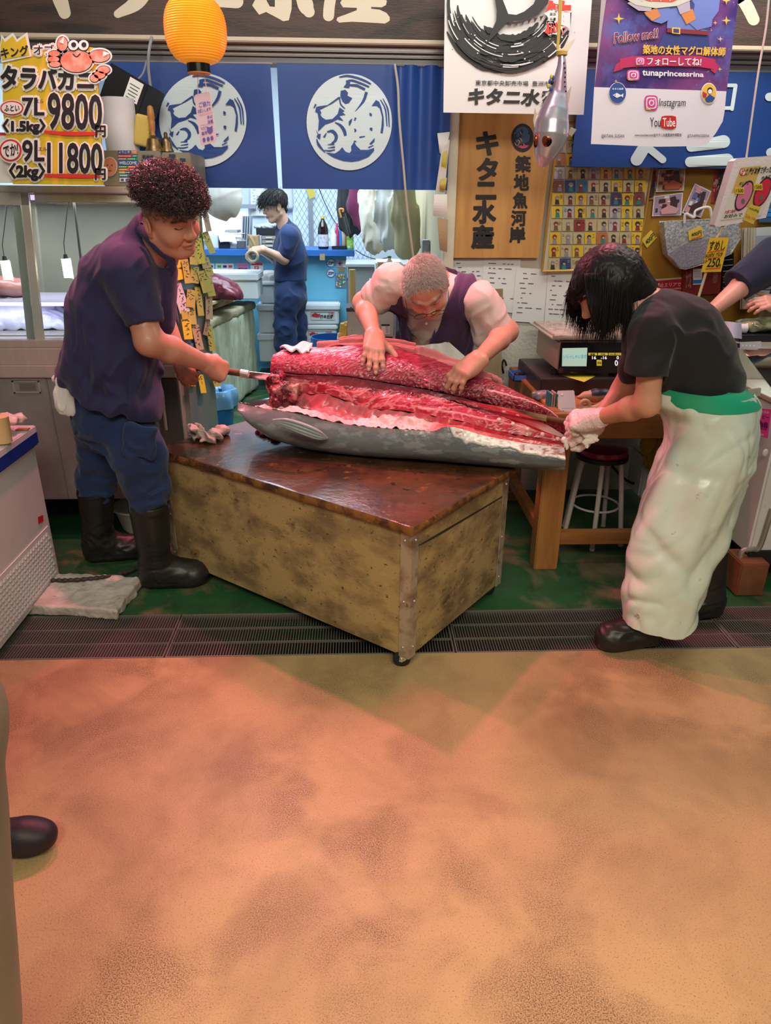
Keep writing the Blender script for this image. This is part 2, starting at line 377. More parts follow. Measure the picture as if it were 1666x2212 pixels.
def head_cols(V, F, col, brow=(.03, .02, .018), lip=(.45, .12, .1), browk=1.0):
    q = F.loc(V)
    for y in (1, -1):
        d = np.minimum(seg_d(q, (.1, .014*y, .031), (.094, .034*y, .039)), seg_d(q, (.094, .034*y, .039), (.07, .056*y, .031))); col = blend(col, (.0075-d)/.003*browk, brow)
        d = np.minimum(seg_d(q, (.082, .016*y, .0085), (.0885, .032*y, .006)), seg_d(q, (.0885, .032*y, .006), (.078, .049*y, .0085))); col = blend(col, (.0036-d)/.0015, (.02, .012, .01))
    d = np.minimum(seg_d(q, (.088, -.024, -.062), (.1, 0, -.0625)), seg_d(q, (.088, .024, -.062), (.1, 0, -.0625))); col = blend(col, (.011-d)/.006*.75, lip); col = blend(col, (.0026-d)/.0015*.8, (.12, .03, .03))
    return col
FING = [(.030, (.043, .026, .021), .0092), (.0105, (.047, .03, .022), .0096), (-.0095, (.043, .028, .021), .0092), (-.028, (.034, .021, .018), .0082)]
def hand(s, F, side, curls, spread=(6, 2, -3, -9), thumb=((.35, .8, -.2), 20, 15), nails=None, fat=1.0):
    """F: origin wrist, x to fingers, z back of hand; side +1 right hand, -1 left; curls: 4 x 3 bend angles"""
    k = F.k
    def W(x, y, z): return F(x, y*side, z)
    for i, (y, L, r) in enumerate(FING):
        s.rc(W(-.005, y*.62, 0), W(.088-abs(y-.01)*.28, y, .003), .0205*k*fat, .0135*k*fat, .012*k)
    s.ell(W(.036, .031, -.011), A(.034, .017, .016)*k, F.R@rot((0, 0, 1), 25*side), .012*k)
    s.ell(W(.045, -.03, -.01), A(.036, .013, .014)*k, F.R, .012*k)
    for i, (y, L, r) in enumerate(FING):
        p = A(.088-abs(y-.01)*.28, y, .003); sp = math.radians(spread[i]); a = 0; pts = [W(*p)]; dr = None
        for j in range(3):
            a += math.radians(curls[i][j]); dr = A(math.cos(a)*math.cos(sp), math.cos(a)*math.sin(sp), -math.sin(a)); p = p+dr*L[j]*(1 if j < 2 else .8); pts.append(W(*p))
        rr = A(r*1.12, r*1.0, r*.92, r*.78)*k*fat
        s.chain(pts, rr, .003*k, .008*k)
        for j in (1, 2): s.ell(pts[j], A(1, 1, 1)*rr[j]*1.05, None, .005*k)
        if nails is not None:
            up = A(math.sin(a), math.sin(sp)*0, math.cos(a)); nails.append((W(*(p-dr*.003*1+up*r*.55)), k))
    d = nrm(A(*thumb[0])); p = A(.022, .030, -.008); pts = [W(*p)]; L = (.044, .033, .024); ax = nrm(np.cross(d, A(0, 0, 1)))
    bend = nrm(A(1, -.9, -.25))
    for j in range(3):
        if j: t = math.radians(thumb[j]); d = nrm(d*math.cos(t)+nrm(bend-d*(bend@d))*math.sin(t))
        p = p+d*L[j]; pts.append(W(*p))
    s.chain(pts, A(.0155, .0125, .0105, .0085)*k*fat, .004*k, .014*k)
    if nails is not None: nails.append((pts[-1]+F.R@A(0, 0, .006)*k, k))
# ---------------------------------------------------------------- setting
def floor_mat():
    m = bpy.data.materials.new('aisle_floor'); m.use_nodes = True; N = m.node_tree.nodes; L = m.node_tree.links; b = N['Principled BSDF']
    g = N.new('ShaderNodeNewGeometry'); sp = N.new('ShaderNodeSeparateXYZ'); L.new(g.outputs['Position'], sp.inputs[0])
    def noise(sc, dt, ro=.6, di=0):
        n = N.new('ShaderNodeTexNoise'); n.inputs['Scale'].default_value = sc; n.inputs['Detail'].default_value = dt; n.inputs['Roughness'].default_value = ro; n.inputs['Distortion'].default_value = di; L.new(g.outputs['Position'], n.inputs['Vector']); return n.outputs[0]
    def rng(s, lo, hi, a=0, c=1):
        r = N.new('ShaderNodeMapRange'); r.inputs[1].default_value = lo; r.inputs[2].default_value = hi; r.inputs[3].default_value = a; r.inputs[4].default_value = c; L.new(s, r.inputs[0]); return r.outputs[0]
    def mul(a, c, op='MULTIPLY'):
        x = N.new('ShaderNodeMath'); x.operation = op; L.new(a, x.inputs[0])
        if isinstance(c, float): x.inputs[1].default_value = c
        else: L.new(c, x.inputs[1])
        return x.outputs[0]
    def mix(f, a, c):
        x = N.new('ShaderNodeMix'); x.data_type = 'RGBA'; L.new(f, x.inputs[0])
        for i, v in ((6, a), (7, c)):
            if isinstance(v, tuple): x.inputs[i].default_value = (*v, 1)
            else: L.new(v, x.inputs[i])
        return x.outputs[2]
    front = mix(rng(noise(1.6, 4), .3, .7), (.50, .35, .18), (.41, .28, .145))
    dirt = mul(rng(noise(3.2, 3, .6, .4), .43, .58), rng(noise(300, 5, .8), .47, .57)); dirt = mul(dirt, rng(noise(1.1, 2), .35, .55))
    specks = mul(rng(noise(230, 3, .7), .58, .65), .7); front = mix(specks, front, (.12, .075, .035))
    front = mix(mul(dirt, .95), front, (.055, .035, .02))
    cl = rng(noise(1.7, 4, .6, .8), .50, .66); front = mix(mul(cl, .42), front, (.20, .13, .065))
    back = mix(rng(noise(2.6, 6, .62, .5), .51, .60), (.020, .095, .034), (.15, .125, .07))
    back = mix(mul(rng(noise(7, 5), .5, .75), .7), back, (.02, .025, .015))
    y = rng(sp.outputs['Y'], 2.5, 2.6); L.new(mix(y, front, back), b.inputs['Base Color'])
    L.new(rng(noise(9, 4), .3, .7, .34, .58), b.inputs['Roughness'])
    bp = N.new('ShaderNodeBump'); bp.inputs['Distance'].default_value = .0016; bp.inputs['Strength'].default_value = .8; L.new(noise(170, 3), bp.inputs['Height']); L.new(bp.outputs[0], b.inputs['Normal']); return m
FLOOR = floor_mat(); DARK = mat('drain_dark', (.01, .01, .009), .7)
b = MB(); b.b2((-5, -3, -.25), (6, 2.372, 0)); b.b2((-5, 2.696, -.25), (6, 9, 0)); b.b2((-5, 2.372, -.25), (6, 2.696, -.16), 1)
b.out('floor', [FLOOR, DARK], kind='structure')
STEEL = mat('stainless_steel', (.60, .58, .50), .32, .6, (.55, .52, .45), 3, sx=(8, 1, 1), rvar=.12)
STEELD = mat('dull_steel', (.46, .43, .40), .42, .55, (.33, .31, .29), 5)
GRATE = mat('grate_steel', (.32, .29, .28), .34, .6)
gx = [-1.93, -.765, .39, 1.545, 2.7]; gl = ['left end of the steel floor drain, beside the white chest freezer', 'steel drain grate section running under the left end of the wooden cart', "steel drain grate section between the cart's front caster and the black boots", 'steel drain grate section at the right end, behind the rear boot']
for i in range(4):
    b = MB(); x0, x1 = gx[i]+.003, gx[i+1]-.003
    for y in (2.376, 2.688): b.b2((x0, y-.003, -.03), (x1, y+.003, .002))
    for x in (x0+.003, x1-.003): b.b2((x-.003, 2.376, -.03), (x+.003, 2.688, .001))
    for x in np.arange(x0+.012, x1-.006, .0112): b.b2((x-.0014, 2.379, -.024), (x+.0014, 2.685, 0))
    for y in (2.48, 2.585): b.b2((x0, y-.002, -.012), (x1, y+.002, -.002))
    b.out('drain_grate', GRATE, label=gl[i], cat='drain grate', group='drain grate sections')
STUC = mat('stucco', (.62, .62, .55), .9, bump=.006, bscale=55); PANEL = mat('wall_panel', (.66, .61, .49), .6, col2=(.58, .53, .42), scale=2)
WB = 4.12
b = MB(); b.b2((.50, WB, 0), (5, WB+.12, 1.18)); b.b2((.50, WB-.004, 1.18), (5, WB+.12, 3.2), 1); b.out('wall_back', [STUC, PANEL], kind='structure')
WHITE = mat('shop_white', (.72, .76, .80), .6); IW = mat('interior_wall', (.66, .74, .86), .6, col2=(.6, .68, .8), scale=2)
b = MB(); b.b2((-3.2, 8.0, 0), (2.0, 8.1, 3.2)); b.out('wall_rear', IW, kind='structure')
b = MB(); b.b2((.50, WB+.12, 0), (.56, 8, 3.2)); b.out('wall_right', mat('beige_partition', (.50, .43, .27), .7), kind='structure')
b = MB(); b.b2((-2.6, 4.2, 0), (-2.5, 8, 3.2)); b.out('wall_left', IW, kind='structure')
b = MB(); b.b2((-3, 4.3, 3.0), (2, 8, 3.1)); b.out('ceiling', WHITE, kind='structure')
# post right of the opening
p0 = at(962, 420, 4.08); 
b = MB(); b.b2((p0[0]-.005, 4.03, 0), (p0[0]+.052, 4.13, 2.36)); b.out('trim_1', mat('cream_post', (.60, .55, .42), .5), kind='structure', bevel=.004)
# header: dark wood fascia with raised letters
FA = 3.93; pf = PY(FA); z0 = pf(500, 84)[2]
WOODD = mat('fascia_wood', (.060, .030, .022), .5, col2=(.018, .010, .009), scale=2.2, det=9, sx=(1, 1, 6), lo=.38, hi=.66, bump=.0015, bscale=30, dist=1.2)
CREAM = mat('letter_cream', (.62, .55, .42), .45)
r = thing('shop_fascia', 'dark wood shop fascia with raised cream lettering above the blue curtains', 'shop sign', (0, FA, z0))
b = MB(); b.b2((-3.2, FA, z0), (4.5, FA+.06, z0+.9)); b.out('board', WOODD, r)
def rstroke(pts, w, n=10):                                  # outline of a round-ended stroke (pixels)
    P = cat_rom(pts, 6) if len(pts) > 2 else np.linspace(pts[0], pts[1], 8); W = np.interp(np.linspace(0, 1, len(P)), np.linspace(0, 1, len(w)), w)/2
    T = np.gradient(P, axis=0); T /= np.linalg.norm(T, axis=1)[:, None]; Nn = np.stack([-T[:, 1], T[:, 0]], 1)
    L_ = P+Nn*W[:, None]; R_ = P-Nn*W[:, None]; a = math.atan2(T[-1][1], T[-1][0]); a0 = math.atan2(T[0][1], T[0][0])
    e = [P[-1]+W[-1]*A(math.cos(a+t), math.sin(a+t)) for t in np.linspace(math.pi/2, -math.pi/2, n)[1:-1]]
    s_ = [P[0]+W[0]*A(math.cos(a0+math.pi+t), math.sin(a0+math.pi+t)) for t in np.linspace(math.pi/2, -math.pi/2, n)[1:-1]]
    return [tuple(q) for q in list(L_)+e+list(R_[::-1])+s_]
def letters(parts, name='letter'):
    for polys in parts:
        b = MB()
        for q in polys: b.px(q, pf, .001, 0, .022)
        b.out(name, CREAM, r, bevel=.0)
letters([
 [rstroke([(100, -150), (118, -60), (128, -10), (140, 28)], (34, 34, 34, 26)), rstroke([(50, -52), (205, -66)], (30, 32)), rstroke([(55, -105), (195, -116)], (28, 30))],
 [rstroke([(320, -40), (295, 5), (255, 30)], (44, 34, 18)), rstroke([(250, -60), (330, -40)], (26, 34)), rstroke([(300, -150), (232, -70)], (34, 22)), rstroke([(285, -118), (385, -122)], (30, 32)), rstroke([(385, -122), (330, -50)], (34, 38))],
 [rstroke([(440, -2), (512, 4)], (30, 28)), rstroke([(450, -100), (520, -100)], (28, 28))],
 [[(545, 12), (560, 32), (575, 26), (598, 38), (612, 46), (624, 44), (630, 20), (633, -150), (594, -150), (594, 15), (583, 14), (572, -6), (556, -10)], rstroke([(640, -50), (660, 10), (668, 26)], (24, 34, 24)), rstroke([(690, -110), (650, -66)], (30, 22)), rstroke([(545, -78), (590, -84), (560, -10)], (26, 28, 20))],
 [rstroke([(724, -84), (722, -50), (712, 10), (710, 34)], (24, 24, 24, 24)), rstroke([(724, -88), (840, -90)], (26, 26)), rstroke([(700, -130), (850, -134)], (24, 24)), rstroke([(772, -165), (772, -150)], (26, 26)), [(745, -10), (735, 6), (741, 16), (771, 17), (771, 22), (748, 31), (729, 38), (727, 44), (733, 49), (760, 47), (800, 49), (832, 51), (842, 45), (842, 37), (835, 28), (820, 21), (802, 19), (802, 15), (825, 16), (834, 11), (836, 2), (828, -4), (802, -6), (802, -50), (771, -50), (771, -6)]],
 [rstroke([(1585, -30), (1612, 10), (1628, 42)], (26, 28, 26)), rstroke([(1600, -10), (1530, 45)], (28, 14)), rstroke([(1530, -120), (1630, -126)], (28, 28)), rstroke([(1630, -126), (1600, -40)], (30, 26))]])
# rails below the fascia
zr = [PY(4.0)(500, y)[2] for y in (88, 99, 112, 121, 136)]
for i, (a_, c_, y0, m_) in enumerate([(0, 1, 3.90, mat('rail_cream', (.55, .47, .34), .45, col2=(.48, .42, .33), scale=2)), (1, 2, 3.95, mat('rail_grey', (.22, .21, .22), .35, .4)), (2, 3, 3.98, mat('rail_grey2', (.28, .27, .28), .4, .3)), (3, 4, 4.0, mat('rail_grey3', (.16, .16, .18), .4, .3))]):
    b = MB(); b.b2((-3.2, y0, zr[c_]), (4.5, 4.12, zr[a_])); b.out('trim_%d' % (i+2), m_, kind='structure', bevel=.004)
# ---------------------------------------------------------------- noren curtains
NV = mat('noren_blue', (.010, .055, .27), .5, col2=(.008, .042, .20), scale=2, coat=.08); EM = mat('print_pale_blue', (.55, .66, .70), .5)
class Wav(Pl):
    def __init__(s, Y, f): Pl.__init__(s, (0, Y, 0), (0, 1, 0)); s.f = f
    def __call__(s, x, y, off=0):
        q = Pl.__call__(s, x, y, 0); q[1] += s.f(q[0], q[2])-off; return q
def noren(name, x0, x1, y0, y1, Y, fn, lab, lx=0):
    w = Wav(Y, fn); a = Pl.__call__(w, x0, y0); c = Pl.__call__(w, x1, y1); X = np.linspace(a[0], c[0], 90); Z = np.linspace(c[2], a[2], 40)
    r = thing(name, lab, 'curtain', ((a[0]+c[0])/2, Y, c[2]), 'blue shop curtains')
    P = np.array([[(x+lx*(1-(z-c[2])/(a[2]-c[2])), Y+fn(x, z), z) for z in Z] for x in X]); MB().sheet(P, .0025).out('cloth', NV, r, smooth=True)
    b = MB(); z_ = a[2]+.006; b.cyl((a[0]-.01, Y+.012, z_), (c[0]+.01, Y+.012, z_), .011, n=10); b.out('hanging_rod', STEELD, r, smooth=True)
    return r, w
def w1(x, z): return .0022*math.sin(x*21)
def w2(x, z): k = 1/(1+math.exp(-(x-.20)*45)); return 0.001*math.sin(x*14+1)*(1-k)+k*.016*math.sin(x*62)*(.35+.65*(z-1.7)/.6)
EMB = dict(
 pol=[[(690, 715), (710, 690), (712, 672), (745, 668), (742, 690), (800, 690), (870, 725), (862, 742), (800, 712), (745, 705), (735, 722)], [(668, 745), (705, 737), (727, 760), (722, 785), (762, 805), (735, 845), (705, 852), (682, 832), (664, 790)],
  [(468, 878), (490, 872), (560, 862), (650, 795), (668, 800), (600, 848), (520, 888), (496, 900), (510, 925), (500, 940), (515, 962), (545, 982), (600, 976), (642, 935), (658, 880), (700, 912), (680, 918), (706, 942), (655, 950), (690, 992), (640, 978), (600, 1000), (540, 1020), (500, 1060), (482, 1075), (490, 990), (478, 925), (458, 915)],
  [(545, 1250), (620, 1258), (655, 1235), (680, 1206), (705, 1242), (738, 1254), (755, 1235), (752, 1200), (778, 1160), (795, 1195), (830, 1228), (890, 1228), (940, 1212), (940, 1235), (895, 1285), (820, 1315), (760, 1325), (690, 1318), (610, 1290)],
  [(918, 872), (955, 820), (982, 835), (1000, 880), (1018, 960), (1020, 1030), (1010, 1095), (992, 1090), (1000, 1030), (1005, 960), (985, 890), (960, 870)], [(900, 1180), (945, 1130), (944, 1160), (918, 1184)], [(462, 1060), (488, 1100), (505, 1095), (498, 1145), (470, 1120), (480, 1100)]],
 st=[([(655, 633), (720, 622), (800, 638), (870, 665), (915, 690)], (8, 16, 16, 16, 10)), ([(710, 668), (760, 660), (830, 683), (900, 712)], (12, 16, 16, 12)), ([(878, 755), (852, 830), (785, 915)], (24, 22, 4)), ([(448, 885), (465, 855)], (8, 16)), ([(657, 800), (668, 855), (702, 892)], (10, 12, 8)),
  ([(620, 1003), (665, 1028), (695, 1070), (706, 1112)], (8, 22, 28, 22)), ([(470, 1140), (490, 1190), (540, 1250)], (8, 22, 6)), ([(555, 1080), (600, 1076), (630, 1112), (622, 1152), (590, 1175)], (8, 26, 28, 22, 5)), ([(530, 1125), (550, 1092)], (16, 8)), ([(560, 1185), (615, 1180)], (4, 14)), ([(560, 1212), (620, 1204)], (4, 13)), ([(532, 1232), (580, 1235), (620, 1226)], (6, 12, 8)),
  ([(780, 990), (790, 965)], (10, 16)), ([(738, 1030), (745, 1000), (760, 975)], (8, 24, 6)), ([(780, 1055), (788, 1070), (780, 1082)], (8, 18, 6)), ([(905, 925), (912, 940), (918, 955)], (6, 24, 6)), ([(905, 1050), (915, 1058), (922, 1075)], (8, 28, 6)), ([(820, 1126), (866, 1118)], (14, 8)), ([(775, 1158), (795, 1160)], (12, 8)),
  ([(992, 818), (1032, 900), (1045, 1035)], (8, 13, 8)), ([(1012, 808), (1052, 900), (1064, 1040)], (6, 13, 8)), ([(892, 1210), (935, 1190)], (10, 6))])
def emblem(root, pl, cx, cy, rx, ry, o=.009, mw=EM, mb=NV, sc=1):
    f = lambda q: [(cx+(x-737)/349*rx, cy+(y-1000)/395*ry) for x, y in q]
    b = MB(); b.disc((cx, cy), rx, pl, o, 0, 64, ry)
    for q in EMB['pol']: b.px(f(q), pl, o+.005, 1)
    for q, w in EMB['st']: b.stroke(f(q), np.array(w)*rx/349, pl, o+.005, 1)
    return b.out('emblem', [mw, mb], root)
r, w = noren('shop_curtain', 228, 597, 133, 407, 4.0, w1, 'blue shop curtain left of the slit, behind the orange lantern, with a white fish emblem', .01); emblem(r, w, 439, 260, 94, 101)
r, w = noren('shop_curtain', 598, 966, 136, 411, 4.0, w2, 'blue shop curtain right of the slit, beside the cream post, with a white fish emblem'); emblem(r, w, 754.7, 264, 92, 104)
r, w = noren('shop_curtain', 1255, 1760, 150, 366, 4.0, lambda x, z: .004*math.sin(x*15), 'blue shop curtain at the right, behind the colourful hanging poster, with pale lettering')
b = MB(); st = lambda q, w_: b.px(rstroke(q, w_), w, .007)
def letter_out():
    global b
    b.out('letter', EM, r); b = MB()
st([(1375, 345), (1432, 250)], (26, 26)); st([(1400, 268), (1440, 268)], (20, 20)); st([(1400, 320), (1430, 345)], (16, 16)); letter_out(); st([(1492, 318), (1562, 306)], (20, 28)); st([(1490, 350), (1570, 345)], (22, 26)); letter_out()
for q in ([(1500, 185), (1588, 185)], [(1588, 185), (1580, 236)], [(1580, 234), (1502, 234)], [(1502, 234), (1500, 185)]): st(q, (8, 8))
letter_out()
st([(1660, 210), (1700, 205)], (18, 18)); st([(1664, 330), (1720, 310)], (20, 20)); letter_out()
# ---------------------------------------------------------------- wheeled cutting table
c1, c2, c3 = A(-.925, 3.117, 0), A(.194, 2.228, 0), A(.712, 2.817, 0); TZ = .62
e1 = nrm(c1-c2); e2 = A(-e1[1]*-1, 0, 0); e2 = nrm(A(e1[1], -e1[0], 0)); LL, WW = np.linalg.norm(c1-c2), np.linalg.norm(c3-c2)
RT = np.stack([e1, e2, A(0, 0, 1)], 1); T0 = lambda a, b_, z: c2+e1*a+e2*b_+A(0, 0, z)
PLY = mat('old_plywood', (.42, .295, .13), .62, col2=(.20, .135, .065), scale=5, det=9, lo=.44, hi=.62, speck=[((.085, .055, .028), 7, .58, .74), ((.05, .032, .016), 42, .60, .68), ((.44, .33, .19), 17, .60, .72)], bump=.0012, bscale=60, sx=(1, 1, 1.6))
TOPW = mat('wet_table_top', (.115, .052, .022), .24, col2=(.035, .018, .010), scale=4, det=8, lo=.40, hi=.60, speck=[((.26, .10, .02), 13, .60, .72), ((.02, .012, .008), 30, .6, .66)], bump=.002, bscale=38, coat=.35)
EDGE = mat('worn_table_edge', (.25, .105, .028), .5, col2=(.065, .026, .014), scale=14, det=6, lo=.42, hi=.58, speck=[((.38, .2, .05), 40, .60, .68)], bump=.003, bscale=50)
IRON = mat('angle_iron', (.46, .38, .28), .5, .35, col2=(.24, .15, .10), scale=14, lo=.45, hi=.65, speck=[((.10, .06, .04), 30, .62, .7)])
RUB = mat('black_rubber', (.012, .012, .013), .42, bump=.0004, bscale=80); CHR = mat('chrome', (.62, .60, .56), .2, 1)
r = thing('cutting_table', 'low wheeled wooden cutting table with a wet dark top, under the big tuna', 'table', T0(LL/2, WW/2, 0))
ins = .024; zb = .054
b = MB(); b.box(T0(LL/2, WW/2, (zb+TZ-.03)/2), (LL-2*ins, WW-2*ins, TZ-.03-zb), RT); b.out('body', PLY, r, bevel=.003)
b = MB(); n = 60                                            # slab with a chewed rim
loop = []; 
for k, (p, q, L_) in enumerate(((T0(0, 0, 0), T0(LL, 0, 0), LL), (T0(LL, 0, 0), T0(LL, WW, 0), WW), (T0(LL, WW, 0), T0(0, WW, 0), LL), (T0(0, WW, 0), T0(0, 0, 0), WW))):
    for t in np.linspace(0, 1, n, endpoint=False): loop.append(p+(q-p)*t)
loop = np.array(loop); ce = T0(LL/2, WW/2, 0); jit = fbm(loop, 9, 3)[:, None]*.004; out_ = (loop-ce)/np.linalg.norm(loop-ce, axis=1)[:, None]
rg = [loop+out_*(jit-.004)+A(0, 0, TZ-.033), loop+out_*(jit+.001)+A(0, 0, TZ-.026), loop+out_*jit+A(0, 0, TZ-.007), loop+out_*(jit*1.4-.004)+A(0, 0, TZ-.0015), loop+out_*(jit*2-.014)+A(0, 0, TZ)]
b.loft(rg[:4], 1, cap=False); b.loft(rg[3:], 0, cap=False)
nn = len(loop); b.add(rg[4], [tuple(range(nn))], 0); b.add(rg[0], [tuple(range(nn-1, -1, -1))], 1); b.out('table_top', [TOPW, EDGE], r, smooth=True, ang=50)
for a, w_ in ((0, 0), (LL, 0), (0, WW), (LL, WW)):
    b = MB(); sa = 1 if a == 0 else -1; sw = 1 if w_ == 0 else -1; h = TZ-.034-zb+.004; o = ins-.004
    b.box(T0(a+sa*(o+.022), w_+sw*o, zb+h/2), (.044, .004, h), RT); b.box(T0(a+sa*o, w_+sw*(o+.022), zb+h/2), (.004, .044, h), RT)
    for z in (.10, .30, .55):
        for q in (T0(a+sa*(o+.026), w_+sw*(o-.002), z), T0(a+sa*(o-.002), w_+sw*(o+.026), z)): b.ell(q, (.006, .006, .006), None, 1, 10, 6)
    b.out('corner_iron', [IRON, STEELD], r)
    p = T0(a+sa*.05, w_+sw*.05, 0); k = thing('caster', None, None, p+A(0, 0, .03)); put(k, r)
    b = MB(); dirc = rot((0, 0, 1), 35)@e1; ax = np.cross(dirc, A(0, 0, 1)); hub = p+dirc*.018+A(0, 0, .034)
    b.tube([hub-ax*.014, hub-ax*.012, hub+ax*.012, hub+ax*.014], [.029, .034, .034, .029], 24); b.out('wheel', RUB, k, smooth=True)
    b = MB(); 
    for sg in (1, -1): b.face([p+ax*sg*.019+A(0, 0, .062)-dirc*.02, p+ax*sg*.019+A(0, 0, .062)+dirc*.024, hub+ax*sg*.019+dirc*.01-A(0, 0, .008), hub+ax*sg*.019-dirc*.012-A(0, 0, .004)], 0, .0025, ax)
    b.cyl(hub-ax*.023, hub+ax*.023, .007); b.cyl(p+A(0, 0, .056), p+A(0, 0, .066), .03); b.out('bracket', CHR, k)
b = MB(); pt = Pl(T0(0, 0, 0), e2)                           # dark knife scar on the right-hand panel
b.stroke([(905, 1178), (955, 1150), (1120, 1052)], [2, 5, 2], Pl(T0(ins-.0005, 0, 0), e1), .001); b.out('panel_crack', mat('crack', (.03, .02, .012), .8), r)
# ---------------------------------------------------------------- the tuna
NU = 420
def curve(px, Ys, us=None):
    P = np.array(px, float); d = np.r_[0, np.cumsum(np.hypot(*np.diff(P, axis=0).T))]; d /= d[-1]; Q = cat_rom(P, 24); e = np.r_[0, np.cumsum(np.hypot(*np.diff(Q, axis=0).T))]; e /= e[-1]
    u = np.linspace(0, 1, NU); x = np.interp(u, e, Q[:, 0]); y = np.interp(u, e, Q[:, 1])
    Yk = np.interp(x, [k[0] for k in Ys], [k[1] for k in Ys]); return np.array([at(a, c, q) for a, c, q in zip(x, y, Yk)])
rimY = [(515, 3.16), (580, 3.06), (700, 2.95), (850, 2.86), (960, 2.81), (1100, 2.77), (1218, 2.74)]
K0 = curve([(520, 884), (536, 912), (583, 945), (640, 964), (704, 976), (800, 986), (900, 992), (1000, 1001), (1100, 1009), (1210, 1018)], [(515, 3.17), (583, 3.09), (700, 3.02), (850, 2.93), (960, 2.87), (1100, 2.82), (1212, 2.78)])
K1 = curve([(515, 869), (560, 880), (620, 889), (660, 898), (700, 908), (760, 918), (836, 925), (900, 929), (935, 931), (962, 922), (990, 924), (1037, 938), (1100, 951), (1160, 960), (1219, 966)], rimY)
K2 = curve([(572, 876), (612, 880), (645, 880), (700, 893), (755, 908), (800, 903), (850, 900), (900, 904), (950, 914), (1000, 920), (1060, 935), (1130, 948), (1221, 961)], [(k, y+.07*max(0, min(1, (1180-k)/400))+.012) for k, y in rimY])
K3 = curve([(583, 862), (610, 856), (641, 847), (672, 853), (700, 850), (722, 857), (759, 870), (798, 884), (850, 886), (900, 892), (955, 903), (1010, 914), (1070, 930), (1140, 943), (1222, 957)], [(k, y+.15*max(0, min(1, (1190-k)/400))+.02) for k, y in rimY])
K4 = curve([(578, 822), (610, 820), (641, 822), (700, 829), (760, 838), (830, 845), (900, 852), (965, 865), (1017, 882), (1080, 900), (1140, 922), (1190, 942), (1224, 952)], [(575, 3.2), (700, 3.14), (850, 3.08), (960, 3.0), (1100, 2.88), (1224, 2.78)])
K5 = curve([(584, 806), (620, 806), (649, 809), (728, 812), (783, 819), (848, 830), (900, 838), (960, 850), (1010, 862), (1060, 876), (1120, 896), (1180, 922), (1224, 949)], [(575, 3.24), (700, 3.19), (850, 3.13), (960, 3.05), (1100, 2.92), (1224, 2.79)])
K6 = curve([(600, 768), (612, 760), (650, 753), (690, 750), (740, 746), (790, 744), (850, 751), (910, 765), (979, 789), (1067, 824), (1110, 845), (1164, 874), (1197, 896), (1226, 944)], [(600, 3.42), (700, 3.44), (850, 3.38), (960, 3.28), (1100, 3.08), (1226, 2.80)])
K7 = K6*A(1, 1, 0)+A(0, .10, 0)+A(0, 0, 1)*np.maximum(.63, (K6[:, 2:]*.35+.42)); K7[:, 1] -= .09*np.linspace(0, 1, NU)**3
K8 = K0*A(1, 1, 0)+A(0, .16, 0)*np.linspace(1, .3, NU)[:, None]+A(0, 0, 1)*np.maximum(K0[:, 2:]-.012, .622)
U = np.linspace(0, 1, NU)[:, None]
def seg(a, c, n, bulge, dirv, p=1.0):
    t = np.linspace(0, 1, n)[None, :, None]; g = a[:, None, :]*(1-t)+c[:, None, :]*t
    return g+A(*dirv)*(bulge*np.sin(math.pi*t**p))
def disp(G, f, zdir=(0, -.5, 1)): return G+f[..., None]*nrm(zdir)
def ridg(P, sc, o=3): return 1-np.abs(fbm(P, sc, o))
def colgrid(G, *layers):
    c = np.tile(A(*layers[0]), G.shape[:2]+(1,))
    for f, cc in layers[1:]: f = np.clip(f, 0, 1)[..., None]; c = c*(1-f)+A(*cc)*f
    return c
def put_grid(b, cols, G, C, mi=0): b.grid(G, mi); cols.append(np.concatenate([C, np.ones(C.shape[:2]+(1,))], 2).reshape(-1, 4))
RED, DKR, PNK, FAT = (.36, .012, .03), (.075, .004, .010), (.66, .20, .20), (.78, .62, .56)
WET = mat('tuna_flesh', RED, .33, attr='Col', coat=.28, spec=.45); SKIN = mat('tuna_skin', (.10, .12, .13), .28, attr='Col', coat=.3, bump=.0008, bscale=120)
TUNA = thing('tuna', 'huge half-filleted bluefin tuna with red flesh and grey skin lying on the wooden cutting table', 'fish', (0, 3.0, .62))
# skin: underside, flank, back
b = MB(); cs = []
G = seg(K8, K0, 14, -.0, (0, 0, 1)); put_grid(b, cs, G, colgrid(G, (.10, .10, .10)))
G = seg(K0, K1, 60, .055, (0, -1, -.10), .8); t = np.linspace(0, 1, 60)[None, :]; n1 = fbm(G*A(1, 1, 2.5), 16, 4)
xx = np.repeat(U, 60, 1); lowf = np.clip(.55-t*.9-xx*.45+n1*.12, 0, 1)
C = colgrid(G, (.17, .195, .205), (lowf*1.3, (.46, .46, .44)), ((xx-.45)*1.6+n1*.2, (.06, .07, .08)), (np.clip(n1*1.6-.35, 0, .5), (.36, .38, .38)), (np.clip(.12-np.abs(t-1), 0, 1)*6*(xx < .6), (.30, .22, .20)))
